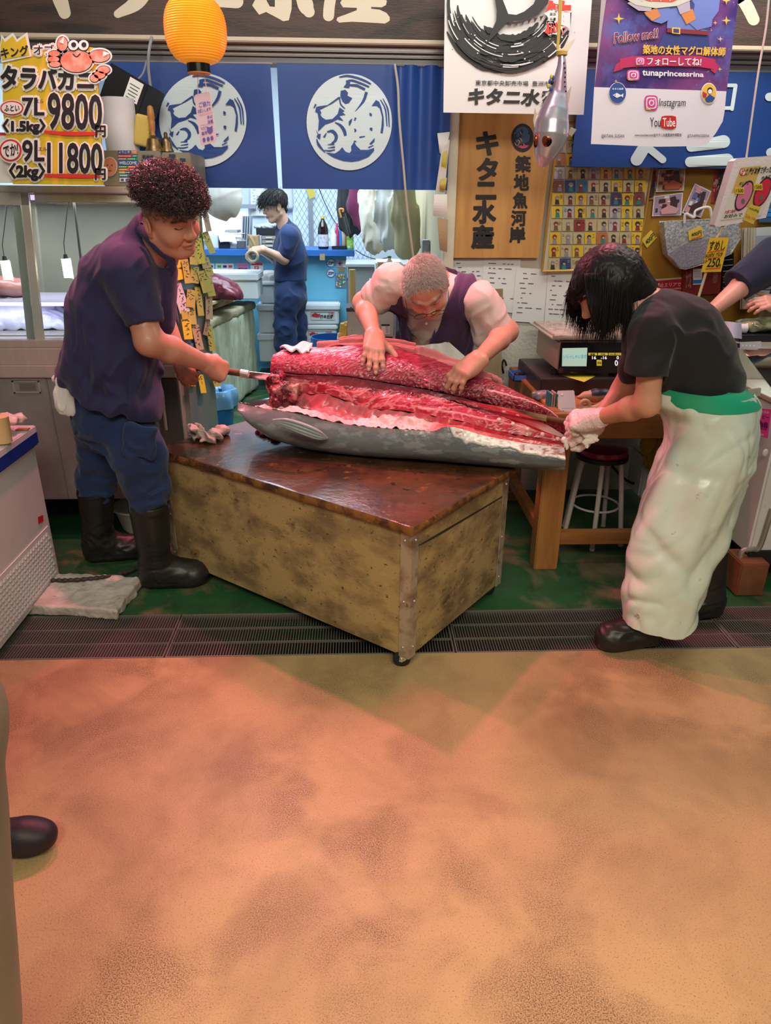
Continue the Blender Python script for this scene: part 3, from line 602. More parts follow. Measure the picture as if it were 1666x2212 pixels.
# pale fat patch behind the belly
wl = np.interp(U[:, 0], [.60, .645, .66, .70, .73, .78, .84, .90, .95, 1], [1.4, 1.02, .72, .60, .70, .62, .66, .58, .62, .55])[:, None]+fbm(G, 24, 3)[..., 0:]*.05 if False else np.interp(U[:, 0], [.60, .645, .66, .70, .73, .78, .84, .90, .95, 1], [1.4, 1.04, .80, .72, .80, .73, .78, .70, .74, .66])[:, None]+fbm(G, 22, 3)*.05
fp = np.clip((t-wl)*25, 0, 1); C = C*(1-fp[..., None])+A(.74, .72, .70)*fp[..., None]
cell = np.clip(fbm(G*A(.8, 1, 1.6), 70, 2)*2.2-.25, 0, 1)*fp*(np.abs((t-wl)/(1.001-np.minimum(wl, 1))-.55) < .38); C = C*(1-.8*cell[..., None])+A(.30, .03, .04)*.8*cell[..., None]
G = disp(G, fbm(G, 30, 3)*.0012+fp*.003, (0, -1, 0)); put_grid(b, cs, G, C)
G = seg(K7, K8, 12, 0, (0, 1, 0)); put_grid(b, cs, G, colgrid(G, (.05, .06, .065)))
G = seg(K6, K7, 16, .03, (0, 1, .6)); put_grid(b, cs, G, colgrid(G, (.06, .06, .065)))
b.out('skin', SKIN, TUNA, smooth=True, ang=180, col=np.concatenate(cs))
# flesh
b = MB(); cs = []
G = seg(K1, K2, 34, -.012, (0, 0, 1)); xx = np.repeat(U, 34, 1); lump = np.clip(fbm(G, 42, 2), -.6, 1); inb = np.clip((.60-xx)*14, 0, 1)
G = disp(G, inb*(lump*.011+.004)+fbm(G, 60, 3)*.0015); C = colgrid(G, (.55, .06, .07), (inb, (.82, .56, .54)), (np.clip(fbm(G, 11, 3)*1.2-.1, 0, 1)*inb, (.70, .32, .32)), (np.clip(.62-np.abs(xx-.80)*3, 0, 1)*np.clip(fbm(G*A(.3, 1, 1), 40, 2)+.3, 0, 1), (.74, .22, .22)))
put_grid(b, cs, G, C)
G = seg(K2, K3, 44, -.030, (0, -.3, 1)); xx = np.repeat(U, 44, 1); mem = np.clip((.64-xx)*9, 0, 1)
rl = G@nrm(A(.8, 0, -.6)); G = disp(G, fbm(G, 18, 3)*.006+np.sin(rl*150+fbm(G, 9, 2)*3)*.0016)
C = colgrid(G, (.50, .03, .05), (mem, (.42, .13, .14)), (np.clip(fbm(G*A(.5, 1, 1), 14, 3)*1.6, 0, .8), (.50, .06, .09)), (np.clip(np.sin(rl*150+fbm(G, 9, 2)*3)-.55, 0, 1)*.4, (.62, .30, .28))); put_grid(b, cs, G, C)
G = seg(K3, K4, 90, .012, (0, -.3, 1)); xx = np.repeat(U, 90, 1); tt = np.linspace(0, 1, 90)[None, :]; w_ = fbm(G, 5, 2)
fib = ridg(G*A(.45, 1.2, 1.2)+w_[..., None]*.03, 34, 3); rip = fbm(G, 26, 4)
dk = np.clip((tt-.62)*4+rip*.7-.2, 0, 1)*np.clip((.78-xx)*5, 0, 1)
G = disp(G, fib*.004+rip*.004*(.4+dk)+dk*np.abs(fbm(G, 45, 3))*.010)
C = colgrid(G, (.33, .010, .030), (np.clip(rip*1.2+.05, 0, 1)*.6, (.55, .08, .11)), (dk, (.10, .004, .012)), (np.clip(fib*3-2.25, 0, 1)*.8, (.78, .34, .34)), (np.clip(fbm(G, 7, 2)-.25, 0, 1), (.70, .36, .34)), (np.clip(1.05-np.abs(tt-.30-(xx-.6)*.9)*14, 0, 1)*(xx > .5)*.6, (.82, .45, .45)))
put_grid(b, cs, G, C)
G = seg(K4, K5, 30, -.030, (0, .35, 1)); xx = np.repeat(U, 30, 1); tail = np.clip((xx-.68)*6, 0, 1); G = disp(G, fbm(G, 34, 3)*.002*(1-tail)+tail*.012)
C = colgrid(G, (.13, .005, .012), (np.clip(np.sin(xx*150)*1.5-.9+fbm(G, 20, 2)*.5, 0, .7)*(1-tail), (.16, .012, .025)), (tail*.85, (.42, .008, .02))); put_grid(b, cs, G, C)
G = seg(K5, K6, 130, .045, (0, -.55, 1), .8); xx = np.repeat(U, 130, 1); tt = np.linspace(0, 1, 130)[None, :]
q = G@np.array([[.45, .89, 0], [-.89, .45, 0], [0, 0, 1.]]); w_ = fbm(G, 6, 2)[..., None]
fib = ridg(q*A(1.5, .22, 1.2)+w_*.02, 75, 3); med = ridg(q*A(1.2, .25, 1)+w_*.03, 30, 2)
gap = np.clip((.24-tt)*6, 0, 1)*np.clip((xx-.38)*6, 0, 1)*np.clip((.93-xx)*9, 0, 1)
G = disp(G, fib*.0032+med*.002+fbm(G, 7, 2)*.004+gap*np.abs(fbm(G, 42, 3))*.012); 
tl = np.clip((xx-.74)*9, 0, 1)*np.clip((tt-.42-(.95-xx)*.4)*8, 0, 1)
C = colgrid(G, (.235, .010, .028), (np.clip(fib*2.6-1.8, 0, 1)*.6, (.48, .055, .10)), (np.clip(med*2.4-1.85, 0, 1)*.4, (.60, .15, .20)), (np.clip((xx-.40)*2.0+fbm(G, 8, 3)*.5, 0, .85)*np.clip(1.15-tt, 0, 1), (.10, .005, .012)), (np.clip(fib*3-2.3, 0, 1)*np.clip((xx-.40)*4, 0, 1)*.8, (.60, .18, .17)), (tl, (.40, .018, .03)), (np.clip(fbm(G, 55, 2)-.1, 0, 1)*tl, (.58, .05, .06)), (np.clip(1-np.abs(tt-.50+(.98-xx)*.9)*26, 0, 1)*(xx > .70), (.80, .40, .38)), (np.clip((tt-.95)*20, 0, 1)*(xx > .66), (.85, .45, .42)))
put_grid(b, cs, G, C)
# tail cut
n = 26; ends = np.stack([k[-1] for k in (K8, K0, K1, K2, K3, K4, K5, K6, K7)]); cen = ends.mean(0); G = np.stack([ends*(1-t)+cen*t+A(.012, 0, 0)*math.sin(t*1.5) for t in np.linspace(0, .98, 10)]); C = colgrid(G, (.34, .02, .03), (np.clip(fbm(G, 40, 3)+.2, 0, 1), (.55, .10, .10))); put_grid(b, cs, G, C)
b.out('flesh', WET, TUNA, smooth=True, ang=180, col=np.concatenate(cs))
# bloody front end of the loin
s = Sdf(); 
for (x, y, Y, rr) in ((592, 824, 3.17, .034), (600, 846, 3.14, .036), (598, 868, 3.12, .030), (616, 838, 3.14, .034), (632, 858, 3.12, .026), (606, 812, 3.21, .028), (604, 790, 3.30, .040), (612, 772, 3.40, .034), (585, 838, 3.19, .022), (590, 862, 3.16, .022), (640, 838, 3.13, .024)): s.ell(at(x, y, Y), (rr, rr, rr), None, .02)
o = sdf_obj(s, 'bloody_end', .003, WET, TUNA, lambda p: fbm(p, 45, 3)*.009+np.abs(fbm(p, 90, 2))*.005, lambda V: np.c_[blend(blend(np.tile(A(.085, .006, .014), (len(V), 1)), fbm(V, 40, 3)*1.5-.1, (.32, .03, .05)), fbm(V, 22, 2)*2-.9, (.55, .25, .22)), np.ones(len(V))])
# pectoral fin
top = cat_rom([(592, 899), (620, 896), (655, 905), (690, 921), (709, 938)], 12); bot = cat_rom([(592, 903), (625, 918), (660, 932), (690, 941), (709, 938.5)], 12)
P = np.array([[at(*(a*(1-t)+c*t), 2.955-.05*math.sin(math.pi*i/48)+.004*math.cos(t*22)) for t in np.linspace(0, 1, 22)] for i, (a, c) in enumerate(zip(top, bot))])
P[:, :, 1] -= .055; C = np.concatenate([np.tile(A(.42, .46, .47), (P.shape[0]*P.shape[1]*1, 1))]); b = MB(); b.sheet(P, .006); ray_ = np.tile(np.clip(.5+.5*np.cos(np.linspace(0, 1, 22)*44), 0, 1), P.shape[0])
cc = np.array([blend(np.tile(A(.40, .45, .47), (len(ray_), 1)), ray_*.6, (.16, .19, .20))]).reshape(-1, 3); full = np.tile(A(.36, .4, .42), (sum(len(v) for v in b.v), 1)); full[:len(cc)] = cc
b.out('pectoral_fin', mat('fin_skin', (.4, .45, .47), .32, attr='Col'), TUNA, smooth=True, ang=180, col=np.c_[full, np.ones(len(full))])
# cloths on the fish
TOW = mat('salmon_towel', (.52, .17, .17), .9, bump=.003, bscale=170, sheen=.3); WTOW = mat('white_towel', (.80, .68, .66), .9, bump=.003, bscale=150)
def along(K, u): i = np.clip(u, 0, 1)*(NU-1); j = np.floor(i).astype(int).clip(0, NU-2); f = (i-j)[:, None]; return K[j]*(1-f)+K[j+1]*f
def strip(u0, u1, w0, w1_, lift, ph):
    uu = np.linspace(u0, u1, 110); c = along(K6, uu); d = along(K5, uu)-c; d /= np.linalg.norm(d, axis=1)[:, None]
    P = np.zeros((110, 20, 3))
    for j, t in enumerate(np.linspace(-.5, 1, 20)):
        wdt = np.interp(uu, [u0, (u0+u1)/2, u1], [w0, (w0+w1_)/2*1.15, w1_]); P[:, j] = c+d*(wdt*t)[:, None]*A(1, 1, .85)+A(0, -.012, 1)*(lift+.012*math.cos(t*2.0)-.02*max(0, -t)*2)+A(0, -.4, 1)*(.008*np.sin(t*9+uu*26+ph)+.006*fbm(c+A(t*.1, 0, 0), 14, 2))[:, None]
    return P
b = MB(); b.sheet(strip(.13, .50, .035, .055, .016, 0), .005); b.sheet(strip(.20, .44, .02, .035, .024, 2), .005); b.sheet(strip(.45, .70, .095, .035, .016, 1), .005)
o = along(K6, np.array([.695]))[0]; b.ell(o+A(.01, -.03, .016), (.022, .016, .014), rot((0, 1, 0), 30)); b.ell(o+A(.03, -.035, .002), (.012, .012, .020), rot((0, 1, 0), -20)); b.out('towel', TOW, smooth=True, ang=180, label='long damp salmon-pink towel lying along the top of the tuna', cat='towel')
b = MB(); P = np.zeros((26, 18, 3)); TL, TR, BR, BL = (606, 758), (676, 745), (668, 770), (628, 762)
for i, u in enumerate(np.linspace(0, 1, 26)):
    for j, t in enumerate(np.linspace(0, 1, 18)):
        px = (np.array(TL)*(1-u)+np.array(TR)*u)*(1-t)+(np.array(BL)*(1-u)+np.array(BR)*u)*t; P[i, j] = at(px[0], px[1]-3, 3.40-.10*t)+A(0, -.02, .012+.008*math.sin(u*11+t*4))
b.sheet(P, .007); b.out('cloth', WTOW, smooth=True, ang=180, label='small white cloth on the tuna beside the knife blade', cat='cloth')
s = Sdf(); 
for i in range(13): s.ell(PZ(TZ)(450+30*math.sin(i*2.3), 948+9*math.cos(i*1.7))+A(0, 0, .02+.016*math.sin(i*1.1)**2), (.036, .03, .018), rot((0, 0, 1), i*50), .012)
sdf_obj(s, 'rag', .004, mat('grey_rag', (.52, .40, .36), .95, bump=.003, bscale=130), None, lambda p: .009*np.sin(p@A(90, 60, 70)+fbm(p, 14, 2)*5)+.004*fbm(p, 60, 2), label='crumpled greyish rag at the left end of the cutting table', cat='rag')
s = Sdf(); 
for (x, y) in ((570, 946), (585, 950), (560, 940), (596, 955)): s.ell(PZ(TZ)(x, y)+A(0, .03, .008), (.022, .02, .014), None, .01)
sdf_obj(s, 'fish_scrap', .004, WET, None, lambda p: fbm(p, 50, 3)*.006, lambda V: np.tile(A(.33, .03, .05, 1), (len(V), 1)), label='small dark red fish scrap under the belly of the tuna', cat='fish scrap')

from mathutils.bvhtree import BVHTree
_vs, _fs, _n = [], [], 0
for o in S.objects:
    if o.type == 'MESH' and (o.name.startswith('flesh') or o.name.startswith('towel')):
        L0 = A(*o.location) if o.parent is None else A(0, 0, 0); _vs += [Vector(A(*v.co)+L0) for v in o.data.vertices]; _fs += [tuple(i+_n for i in p.vertices) for p in o.data.polygons]; _n = len(_vs)
_bv = BVHTree.FromPolygons(_vs, _fs)
def surf(px, py, up=0.0):                                     # point of the fish (or its towel) seen at a pixel, lifted by up
    h = _bv.ray_cast(Vector(CC), Vector(nrm(ray(px, py)))); return A(*h[0])+A(0, -.25*up, up)
for x, y in ((1078, 908), (1108, 917), (1140, 928), (1172, 939), (1205, 949)):
    b = MB(); b.ell(surf(x, y, .002), (.010, .009, .009), None, 0, 12, 8); b.out('vertebra', mat('bone_white', (.85, .62, .55), .3, coat=.4), TUNA, smooth=True)
# ---------------------------------------------------------------- people
SKINM = mat('skin', (.6, .35, .25), .42, attr='Col', sss=.12, bump=.0006, bscale=220, coat=.08)
def cloth(name, col, rough=.8, col2=None, bump=.0009): return mat(name, col, rough, 0, col2 or tuple(c*.8 for c in col), 4, bump=bump, bscale=300, sheen=.15)
NAVY = cloth('navy_cotton', (.020, .020, .080)); NAVY2 = cloth('navy_work_cotton', (.010, .030, .115)); BOOT = mat('boot_rubber', (.011, .011, .012), .42, bump=.0006, bscale=60, col2=(.02, .018, .016), scale=8)
HAIRK = mat('black_hair', (.012, .010, .010), .46, spec=.35); HAIRB = mat('brown_curly_hair', (.062, .034, .034), .36, spec=.7); HAIRG = mat('grey_hair', (.60, .55, .50), .45)
def skin_cols(V, base, F=None, nails=(), extra=None, **kw):
    c = np.tile(A(*base), (len(V), 1)); n = fbm(V, 22, 3)[:, None]; c = c*(1+n*.08); c = blend(c, fbm(V, 14, 2)*.35, (base[0]*1.0, base[1]*.72, base[2]*.66))
    if F is not None: c = head_cols(V, F, c, **kw)
    for p, k in nails: c = blend(c, (.0068*k-np.linalg.norm(V-p, axis=1))/.002, (.72, .48, .42))
    if extra: c = extra(V, c)
    return np.c_[c, np.ones(len(V))]
def J(*a): return at(*a)
def folds(p, amp=.006, sc=7, an=(1, 1, .45), seed=0.0): q = p*A(*an)+seed; w = fbm(q, sc*.5, 2)[:, None]*.12; return -amp*(1.1-2.2*np.abs(fbm(q+w, sc, 2)))+amp*.5
def strands(name, roots, dirs, L, mt, parent, cen, rad, R, grav=.3, n=12, r0=.0011, seed=1, wob=.15, push=1.02, keep=None, **kw):
    rs = np.random.RandomState(seed); m_ = len(roots); p = roots.copy(); d = dirs/np.linalg.norm(dirs, axis=1)[:, None]; path = [p.copy()]; L = np.broadcast_to(L, (m_,)); st = L/n
    drift = rs.normal(0, wob, (m_, 3))
    for i in range(n):
        d = d*(1-grav)+A(0, 0, -1)*grav+drift*.3; d /= np.linalg.norm(d, axis=1)[:, None]; p = p+d*st[:, None]
        q = ((p-cen)@R)/rad; k = np.linalg.norm(q, axis=1); ins = k < push
        if ins.any(): p[ins] = cen+((q[ins]/k[ins][:, None]*push)*rad)@R.T
        path.append(p.copy())
    path = np.array(path)                                    # (n+1, m, 3)
    if keep is not None: path = path[:, keep(path)]; m_ = path.shape[1]
    T = np.gradient(path, axis=0); T /= np.linalg.norm(T, axis=2)[..., None]+1e-9
    a = np.cross(T, A(.3, .5, .8)); a /= np.linalg.norm(a, axis=2)[..., None]+1e-9; c = np.cross(T, a); w = r0*np.linspace(1, .15, n+1)**.6
    V = np.stack([path+(a*math.cos(t)+c*math.sin(t))*w[:, None, None] for t in (0, 2.094, 4.189)], 2).transpose(1, 0, 2, 3)   # m, n+1, 3, 3
    b = MB(); b.v = [V.reshape(-1, 3)]; b.n = V.size//3; f = []
    for s_ in range(m_):
        o = s_*(n+1)*3
        for i in range(n):
            for j in range(3): k = (j+1) % 3; f.append((o+i*3+j, o+i*3+k, o+i*3+3+k, o+i*3+3+j))
    b.f = f; b.m = [0]*len(f); return b.out(name, mt, parent, smooth=True, ang=180, **kw)
def scalp(F, n, seed, test, c=(-.012, 0, .04), r=(.1, .081, .085)):
    rs = np.random.RandomState(seed); q = rs.normal(0, 1, (n*6, 3)); q /= np.linalg.norm(q, axis=1)[:, None]; p = q*A(*r)+A(*c); ok = test(p); p = p[ok][:n]; q = q[ok][:n]
    return p, q/np.linalg.norm(q, axis=1)[:, None]
def boot(name, parent, P, toe, rtop, rank, k=1.0, sole=True, foot=.19):
    """rubber boot: P=(top, ankle), toe = horizontal direction"""
    top, ank = A(*P[0]), A(*P[1]); t = nrm(A(toe[0], toe[1], 0)); s = Sdf(); ank = A(ank[0], ank[1], .095*k)
    s.rc(top+A(0, 0, .05), ank, rtop, rank, .02); heel = A(ank[0], ank[1], 0)-t*.02; sd = np.cross(A(0, 0, 1), t)
    s.rc(heel+A(0, 0, .05), heel+t*foot+A(0, 0, .045), .05*k, .05*k, .04); s.rc(ank, heel+t*foot*.85+A(0, 0, .055), .05*k, .05*k, .05)
    s.op(f_half(top, top-ank), .004, 'i'); s.op(f_half((0, 0, .006), (0, 0, -1)), .004, 'i')
    def dsp(p): h = (p-ank)@nrm(top-ank); return -.0035*np.exp(-((p[:, 2]-.028)/.009)**2)-.004*np.exp(-((p[:, 2]-(top[2]-.03))/.012)**2)+folds(p, .003, 12, (1, 1, 2.2))*(p[:, 2] < .25)
    sdf_obj(s, name, .005, BOOT, parent, dsp)
def fist(F, side, s, n=None, c=(62, 82, 48), thumb=((.75, .55, -.45), 25, 35), fat=1.12, sp=(4, 1, -2, -5)): hand(s, F, side, [(c[0]-4, c[1], c[2]), c, c, (c[0]+4, c[1], c[2])], sp, thumb, n, fat)
# ---- man cutting at the left
r = thing('person', 'person with curly dark hair, navy shirt and rubber boots pushing a long knife', 'person', (-.95, 3.05, 0)); ML = r
F = Frame((-.708, 2.98, 1.588), (.80, -.50, -.34), (.10, -.41, .91), 1.08); SK = (.56, .27, .18); nails = []
s = Sdf(); head(s, F, 1.18, 1.2)
s.rc(F(-.03, 0, -.05), J(325, 535, 3.1), .066, .085, .04); s.rc(J(300, 570, 3.1), J(260, 660, 3.1), .10, .12, .04); s.rc(J(282, 585, 2.97), J(325, 570, 3.25), .07, .07, .05)
s.ell(F(.02, 0, -.085), (.05, .07, .035), F.R, .04)
shR, elR, wrR = J(280, 590, 2.96), J(322, 738, 2.88), J(449, 786, 3.09)
s.chain([shR, elR], [.07, .053], .02, .04); s.rc(elR, elR+(wrR-elR)*.35, .052, .054, .03); s.rc(elR+(wrR-elR)*.35, wrR, .054, .033, .02)
H = Frame(wrR, J(512, 818, 3.20)-wrR, (-.15, -.8, .55), 1.1); fist(H, 1, s, nails, (58, 78, 45))
shL, elL, wrL = J(330, 565, 3.3), J(345, 665, 3.40), J(390, 772, 3.30)
s.chain([shL, elL], [.06, .05], .02, .04); s.rc(elL, wrL, .05, .032, .02); H2 = Frame(wrL, J(408, 818, 3.245)-wrL, (-.35, -.85, .2), 1.08); fist(H2, -1, s, nails)
def fade(V, c):
    q = F.loc(V); m_ = np.clip((q[:, 2]-.012+.35*np.maximum(q[:, 0]-.01, 0)*0)/.02, 0, 1)*np.clip((.062-q[:, 0])/.012, 0, 1)*np.clip((np.abs(q[:, 1])-.03)/.02+np.clip((-.02-q[:, 0])/.02, 0, 1), 0, 1)
    m_ *= np.clip(.55+fbm(V, 120, 2)*.9, 0, 1); return blend(c, m_*.8, (.09, .06, .045))
sdf_obj(s, 'body', .0028, SKINM, r, colf=lambda V: skin_cols(V, SK, F, nails, fade, brow=(.05, .025, .02), lip=(.45, .14, .12), browk=.5))
s = Sdf(); s.ell(F(.004, 0, .088), A(.118, .098, .075)*1.08, F.R, .02); s.ell(F(.075, 0, .085), A(.06, .08, .05)*1.08, F.R, .03); s.ell(F(-.03, 0, .12), A(.09, .085, .06)*1.08, F.R, .03); s.ell(F(.105, -.01, .078), A(.03, .05, .025)*1.08, F.R, .02); s.op(f_half(F(.03, 0, .072), -F.R@A(.06, 0, 1)), .02, 'i')
sdf_obj(s, 'hair', .004, HAIRB, r, lambda p: fbm(p, 55, 3)*.009-.002)
rs = np.random.RandomState(5); p, q = scalp(F, 3600, 5, lambda p: p[:, 2] > .074-.10*np.minimum(p[:, 0], 0), (.006, 0, .090), (.128, .105, .088)); b = MB()
for i in range(len(p)):
    a = rs.normal(0, 1, 3); a /= np.linalg.norm(a); a2 = nrm(np.cross(a, rs.normal(0, 1, 3))); a3 = np.cross(a, a2); rr = rs.uniform(.004, .009); tt = np.linspace(0, rs.uniform(4, 9), 12); c0 = p[i]+q[i]*rs.uniform(-.006, .010)
    if c0[0] > .095 and rs.rand() < .5: c0 = c0+A(.006, 0, -.012)
    P = c0+np.outer(np.cos(tt)*rr, a2)+np.outer(np.sin(tt)*rr, a3)+np.outer(tt*.0016, q[i]); b.tube([F(*x) for x in P], .0009, 3, cap=False)
b.out('curls', HAIRB, put(thing('hair_curls', None, None, F.o), r), smooth=True, ang=180)
# shirt
s = Sdf(); s.chain([J(240, 860, 3.1), J(238, 770, 3.1), J(246, 685, 3.1), J(268, 610, 3.1), J(294, 565, 3.1)], [.190, .184, .180, .166, .125], .05, .05)
s.rc(J(222, 862, 3.1), J(240, 740, 3.1), .186, .16, .05); s.rc(J(262, 872, 3.03), J(256, 760, 3.06), .172, .15, .05); s.rc(J(272, 585, 2.99), J(318, 575, 3.25), .105, .09, .06); s.rc(J(318, 525, 3.09), J(330, 500, 3.07), .098, .082, .03); s.rc(J(345, 590, 3.08), J(335, 690, 3.08), .07, .08, .05)
s.rc(J(278, 592, 2.95), J(320, 716, 2.90), .098, .072, .035); s.rc(shL, J(350, 690, 3.40), .08, .07, .03)
a_, b_ = J(118, 812, 3.1), J(330, 888, 3.1); s.op(f_half(a_, np.cross(A(0, 1, 0), b_-a_)*(1 if np.cross(A(0, 1, 0), b_-a_)[2] < 0 else -1)), .003, 'i')
ax = nrm(J(321, 719, 2.90)-J(280, 592, 2.95)); s.op((lambda p, c=J(316, 700, 2.90), ax=ax: np.minimum.reduce([np.full(len(p), 1.0)]) if False else np.where(np.linalg.norm(np.cross(p-c, ax), axis=1) < .085, np.where(p[:, 1] < 2.97, (p-c)@ax, -1), -1), None, None), .0, 'i')
s.ell(F(.02, 0, -.03), A(.083, .088, .115)*1.02, F.R, .01, 's'); s.rc(J(345, 548, 3.06), J(352, 478, 3.02), .058, .09, .012, None, 's')
def sh_d(p):
    u = nrm(J(190, 640, 3.0)-J(330, 800, 3.0)); lo_ = np.clip((1.25-p[:, 2])*4, .25, 1)*np.clip((p[:, 2]-.80)*4+.35, .35, 1); q = p@A(.8, .3, .5)
    return folds(p, .017, 8.5, (1.3, .8, .8), 3)*lo_+.005*np.sin(q*42+fbm(p, 6, 2)*5)*lo_
shirt = sdf_obj(s, 'shirt', .0055, NAVY, r, sh_d)
b = MB(); b.tube(cat_rom([J(300, 492, 2.985), J(322, 515, 2.95), J(345, 540, 2.95), J(368, 560, 2.97), J(372, 585, 3.0)], 6), .017, 8, flat=.5, up=(0, -1, .2)); b.tube(cat_rom([J(302, 484, 3.02), J(330, 470, 3.14), J(380, 545, 3.14), J(376, 580, 3.06)], 6), .015, 8, flat=.5); b.out('collar', NAVY, r, smooth=True)
# trousers
s = Sdf(); s.rc(J(240, 865, 3.1), J(242, 905, 3.08), .150, .158, .05)
s.chain([J(254, 890, 3.06), J(300, 985, 2.95), J(322, 1080, 2.93)], [.138, .108, .085], .05, .05); s.chain([J(222, 880, 3.16), J(218, 985, 3.2), J(210, 1045, 3.2)], [.134, .103, .088], .05, .05); s.rc(J(322, 1050, 2.935), J(323, 1110, 2.93), .085, .06, .03); s.rc(J(210, 1030, 3.2), J(208, 1070, 3.2), .085, .065, .03)
s.box(J(302, 955, 2.83), (.13, .03, .15), rot((0, 1, 0), 12), .015, .02)
sdf_obj(s, 'trousers', .0055, NAVY2, r, lambda p: folds(p, .010, 8, (1, 1, 1.3), 8)+.005*np.sin(p[:, 2]*60+fbm(p, 7, 2)*5)*np.clip((.62-p[:, 2])*5, 0, 1))
boot('boot', r, (J(322, 1085, 2.93), J(338, 1235, 2.95)), (1, .12), .092, .068, 1.15, foot=.2); boot('boot', r, (J(209, 1050, 3.2), J(214, 1180, 3.22)), (1, .25), .088, .068, 1.12, foot=.2)
for (x, y, Y, rr) in ((209, 1049, 3.2, .087),):
    b = MB(); c = J(x, y, Y); t = np.linspace(2.2, 4.0, 16); b.tube([c+A(math.cos(q)*rr, math.sin(q)*rr, .004) for q in t], .0018, 6); b.out('boot_rim', mat('boot_lining', (.5, .48, .46), .8), r, smooth=True)
s = Sdf(); s.rc(J(140, 830, 3.0), J(146, 885, 2.98), .035, .030, .02, ((0, 1, 0), .4)); s.rc(J(128, 850, 3.0), J(133, 880, 2.98), .022, .022, .02); s.rc(J(128, 820, 3.04), J(150, 810, 3.06), .03, .03, .02)
sdf_obj(s, 'hand_towel', .004, mat('white_cotton', (.72, .70, .68), .95, bump=.002, bscale=200), None, lambda p: folds(p, .007, 16, (1.5, 1, .4)), label='white hand towel hanging from the back pocket of the navy-shirted cutter', cat='towel')
# long knife
k0, k1 = J(392, 788, 3.285), J(520, 806, 3.245); tip = J(880, 845, 3.13); fe = J(537, 809, 3.24); dr = nrm(tip-fe)
r = thing('tuna_knife', 'long sword-like tuna knife with brown handle and silver ferrule held by the curly-haired cutter', 'knife', k0)
b = MB(); b.tube([k0, k0+(k1-k0)*.5, k1], [.017, .0165, .0155], 14); b.out('handle', mat('knife_handle', (.13, .055, .02), .5, col2=(.09, .04, .015), scale=20), r, smooth=True)
b = MB(); b.tube([k1, fe], [.0185, .0185], 18); b.out('ferrule', mat('ferrule', (.75, .70, .68), .28, .9), r, smooth=True, ang=50)
up = nrm(A(0, -.25, 1)-dr*(A(0, -.25, 1)@dr)); sd = np.cross(dr, up); b = MB(); rings = []
for t, h in ((0, .019), (.15, .020), (.7, .019), (.93, .014), (1, .001)):
    c = fe+(tip-fe)*t; rings.append([c+up*h*.8+sd*.0016, c-up*h*.2+sd*.0012, c-up*h, c-up*h*.2-sd*.0012, c+up*h*.8-sd*.0016])
b.loft([np.array(x) for x in rings]); b.out('blade', mat('blade_steel', (.6, .58, .57), .14, 1), r)
# ---- old man behind the fish
r = thing('person', 'elderly person with glasses and purple sleeveless jacket, both hands flat on the tuna', 'person', (.35, 3.75, 0)); MO = r
F = Frame((.315, 3.30, 1.307), (.087, -.60, -.80), (-.26, -.79, .55), 1.10); SK = (.58, .29, .20); nails = []
s = Sdf(); head(s, F, 1.05, 1.15); s.rc(F(-.04, 0, -.06), J(930, 640, 3.60), .062, .08, .05)
wR = surf(809, 752, .055); sR, eR = J(842, 612, 3.5), J(786, 655, 3.60)
wL = surf(1030, 812, .075); sL, eL = J(1035, 650, 3.5), J(1096, 716, 3.50)
for a, e, w in ((sR, eR, wR), (sL, eL, wL)): s.chain([a, e], [.06, .05], .02, .05); s.rc(e, e+(w-e)*.3, .050, .050, .03); s.rc(e+(w-e)*.3, w, .049, .033, .02)
s.rc(J(850, 620, 3.6), J(1030, 640, 3.6), .08, .08, .05); s.rc(J(935, 640, 3.62), J(935, 770, 3.72), .13, .13, .05)
H = Frame(wR, surf(806, 792, .03)-wR, (0.05, -.80, .62), 1.12); hand(s, H, 1, [(16, 16, 10), (12, 14, 10), (12, 16, 10), (18, 18, 12)], (11, 3, -3, -13), ((.55, .80, -.18), 14, 14), nails, 1.22)
H = Frame(wL, surf(990, 826, .035)-wL, (-.25, -.55, .80), 1.12); hand(s, H, -1, [(22, 24, 14), (20, 22, 14), (22, 24, 14), (26, 26, 16)], (9, 3, -3, -10), ((.75, .5, -.5), 25, 25), nails, 1.22)
def oldc(V, c):
    q = F.loc(V); m_ = np.clip((q[:, 2]-.03)/.03+np.clip((-.03-q[:, 0])/.03, 0, 1), 0, 1)*np.clip((.055-q[:, 0]+.4*np.maximum(q[:, 2]-.09, 0))/.03, 0, 1); return blend(c, m_*np.clip(.5+fbm(V, 90, 2)*.8, 0, 1)*.75, (.40, .33, .28))
sdf_obj(s, 'body', .0028, SKINM, r, colf=lambda V: skin_cols(V, SK, F, nails, oldc, brow=(.22, .17, .14), browk=.55))
p, q = scalp(F, 5200, 9, lambda p: ((p[:, 2] > .085) | ((p[:, 0] < .055) & (p[:, 2] > .02))) & (p[:, 0]+.55*np.maximum(0, p[:, 2]-.07)*0 < .066-.25*np.abs(p[:, 1])), (-.012, 0, .04), (.0985, .0785, .0825))
dl = q*.45+A(.75, .35, .15)+np.c_[np.zeros(len(q)), q[:, 1]*.6, -np.abs(q[:, 1])*.6]; strands('hair', np.array([F(*x) for x in p]), dl@F.R.T, np.random.RandomState(2).uniform(.018, .034, len(p)), HAIRG, r, F(-.012, 0, .04), A(.0985, .0785, .0825)*1.1, F.R, .03, 5, .00075, 3, .35, 1.03)
b = MB(); GL = mat('spectacle_frame', (.02, .015, .015), .3, .4)
for y in (1, -1):
    t = np.linspace(0, 2*math.pi, 28); b.tube([F(.122, .036*y+.027*math.cos(a), -.004+.018*math.sin(a)*(1 if math.sin(a) > 0 else .9)) for a in t], [.0012+.0008*(math.sin(a) > .2) for a in t], 6)
    b.tube([F(.121, .063*y, .006), F(.10, .084*y, .006), F(.0, .090*y, .008), F(-.02, .088*y, -.012)], .0014, 6)
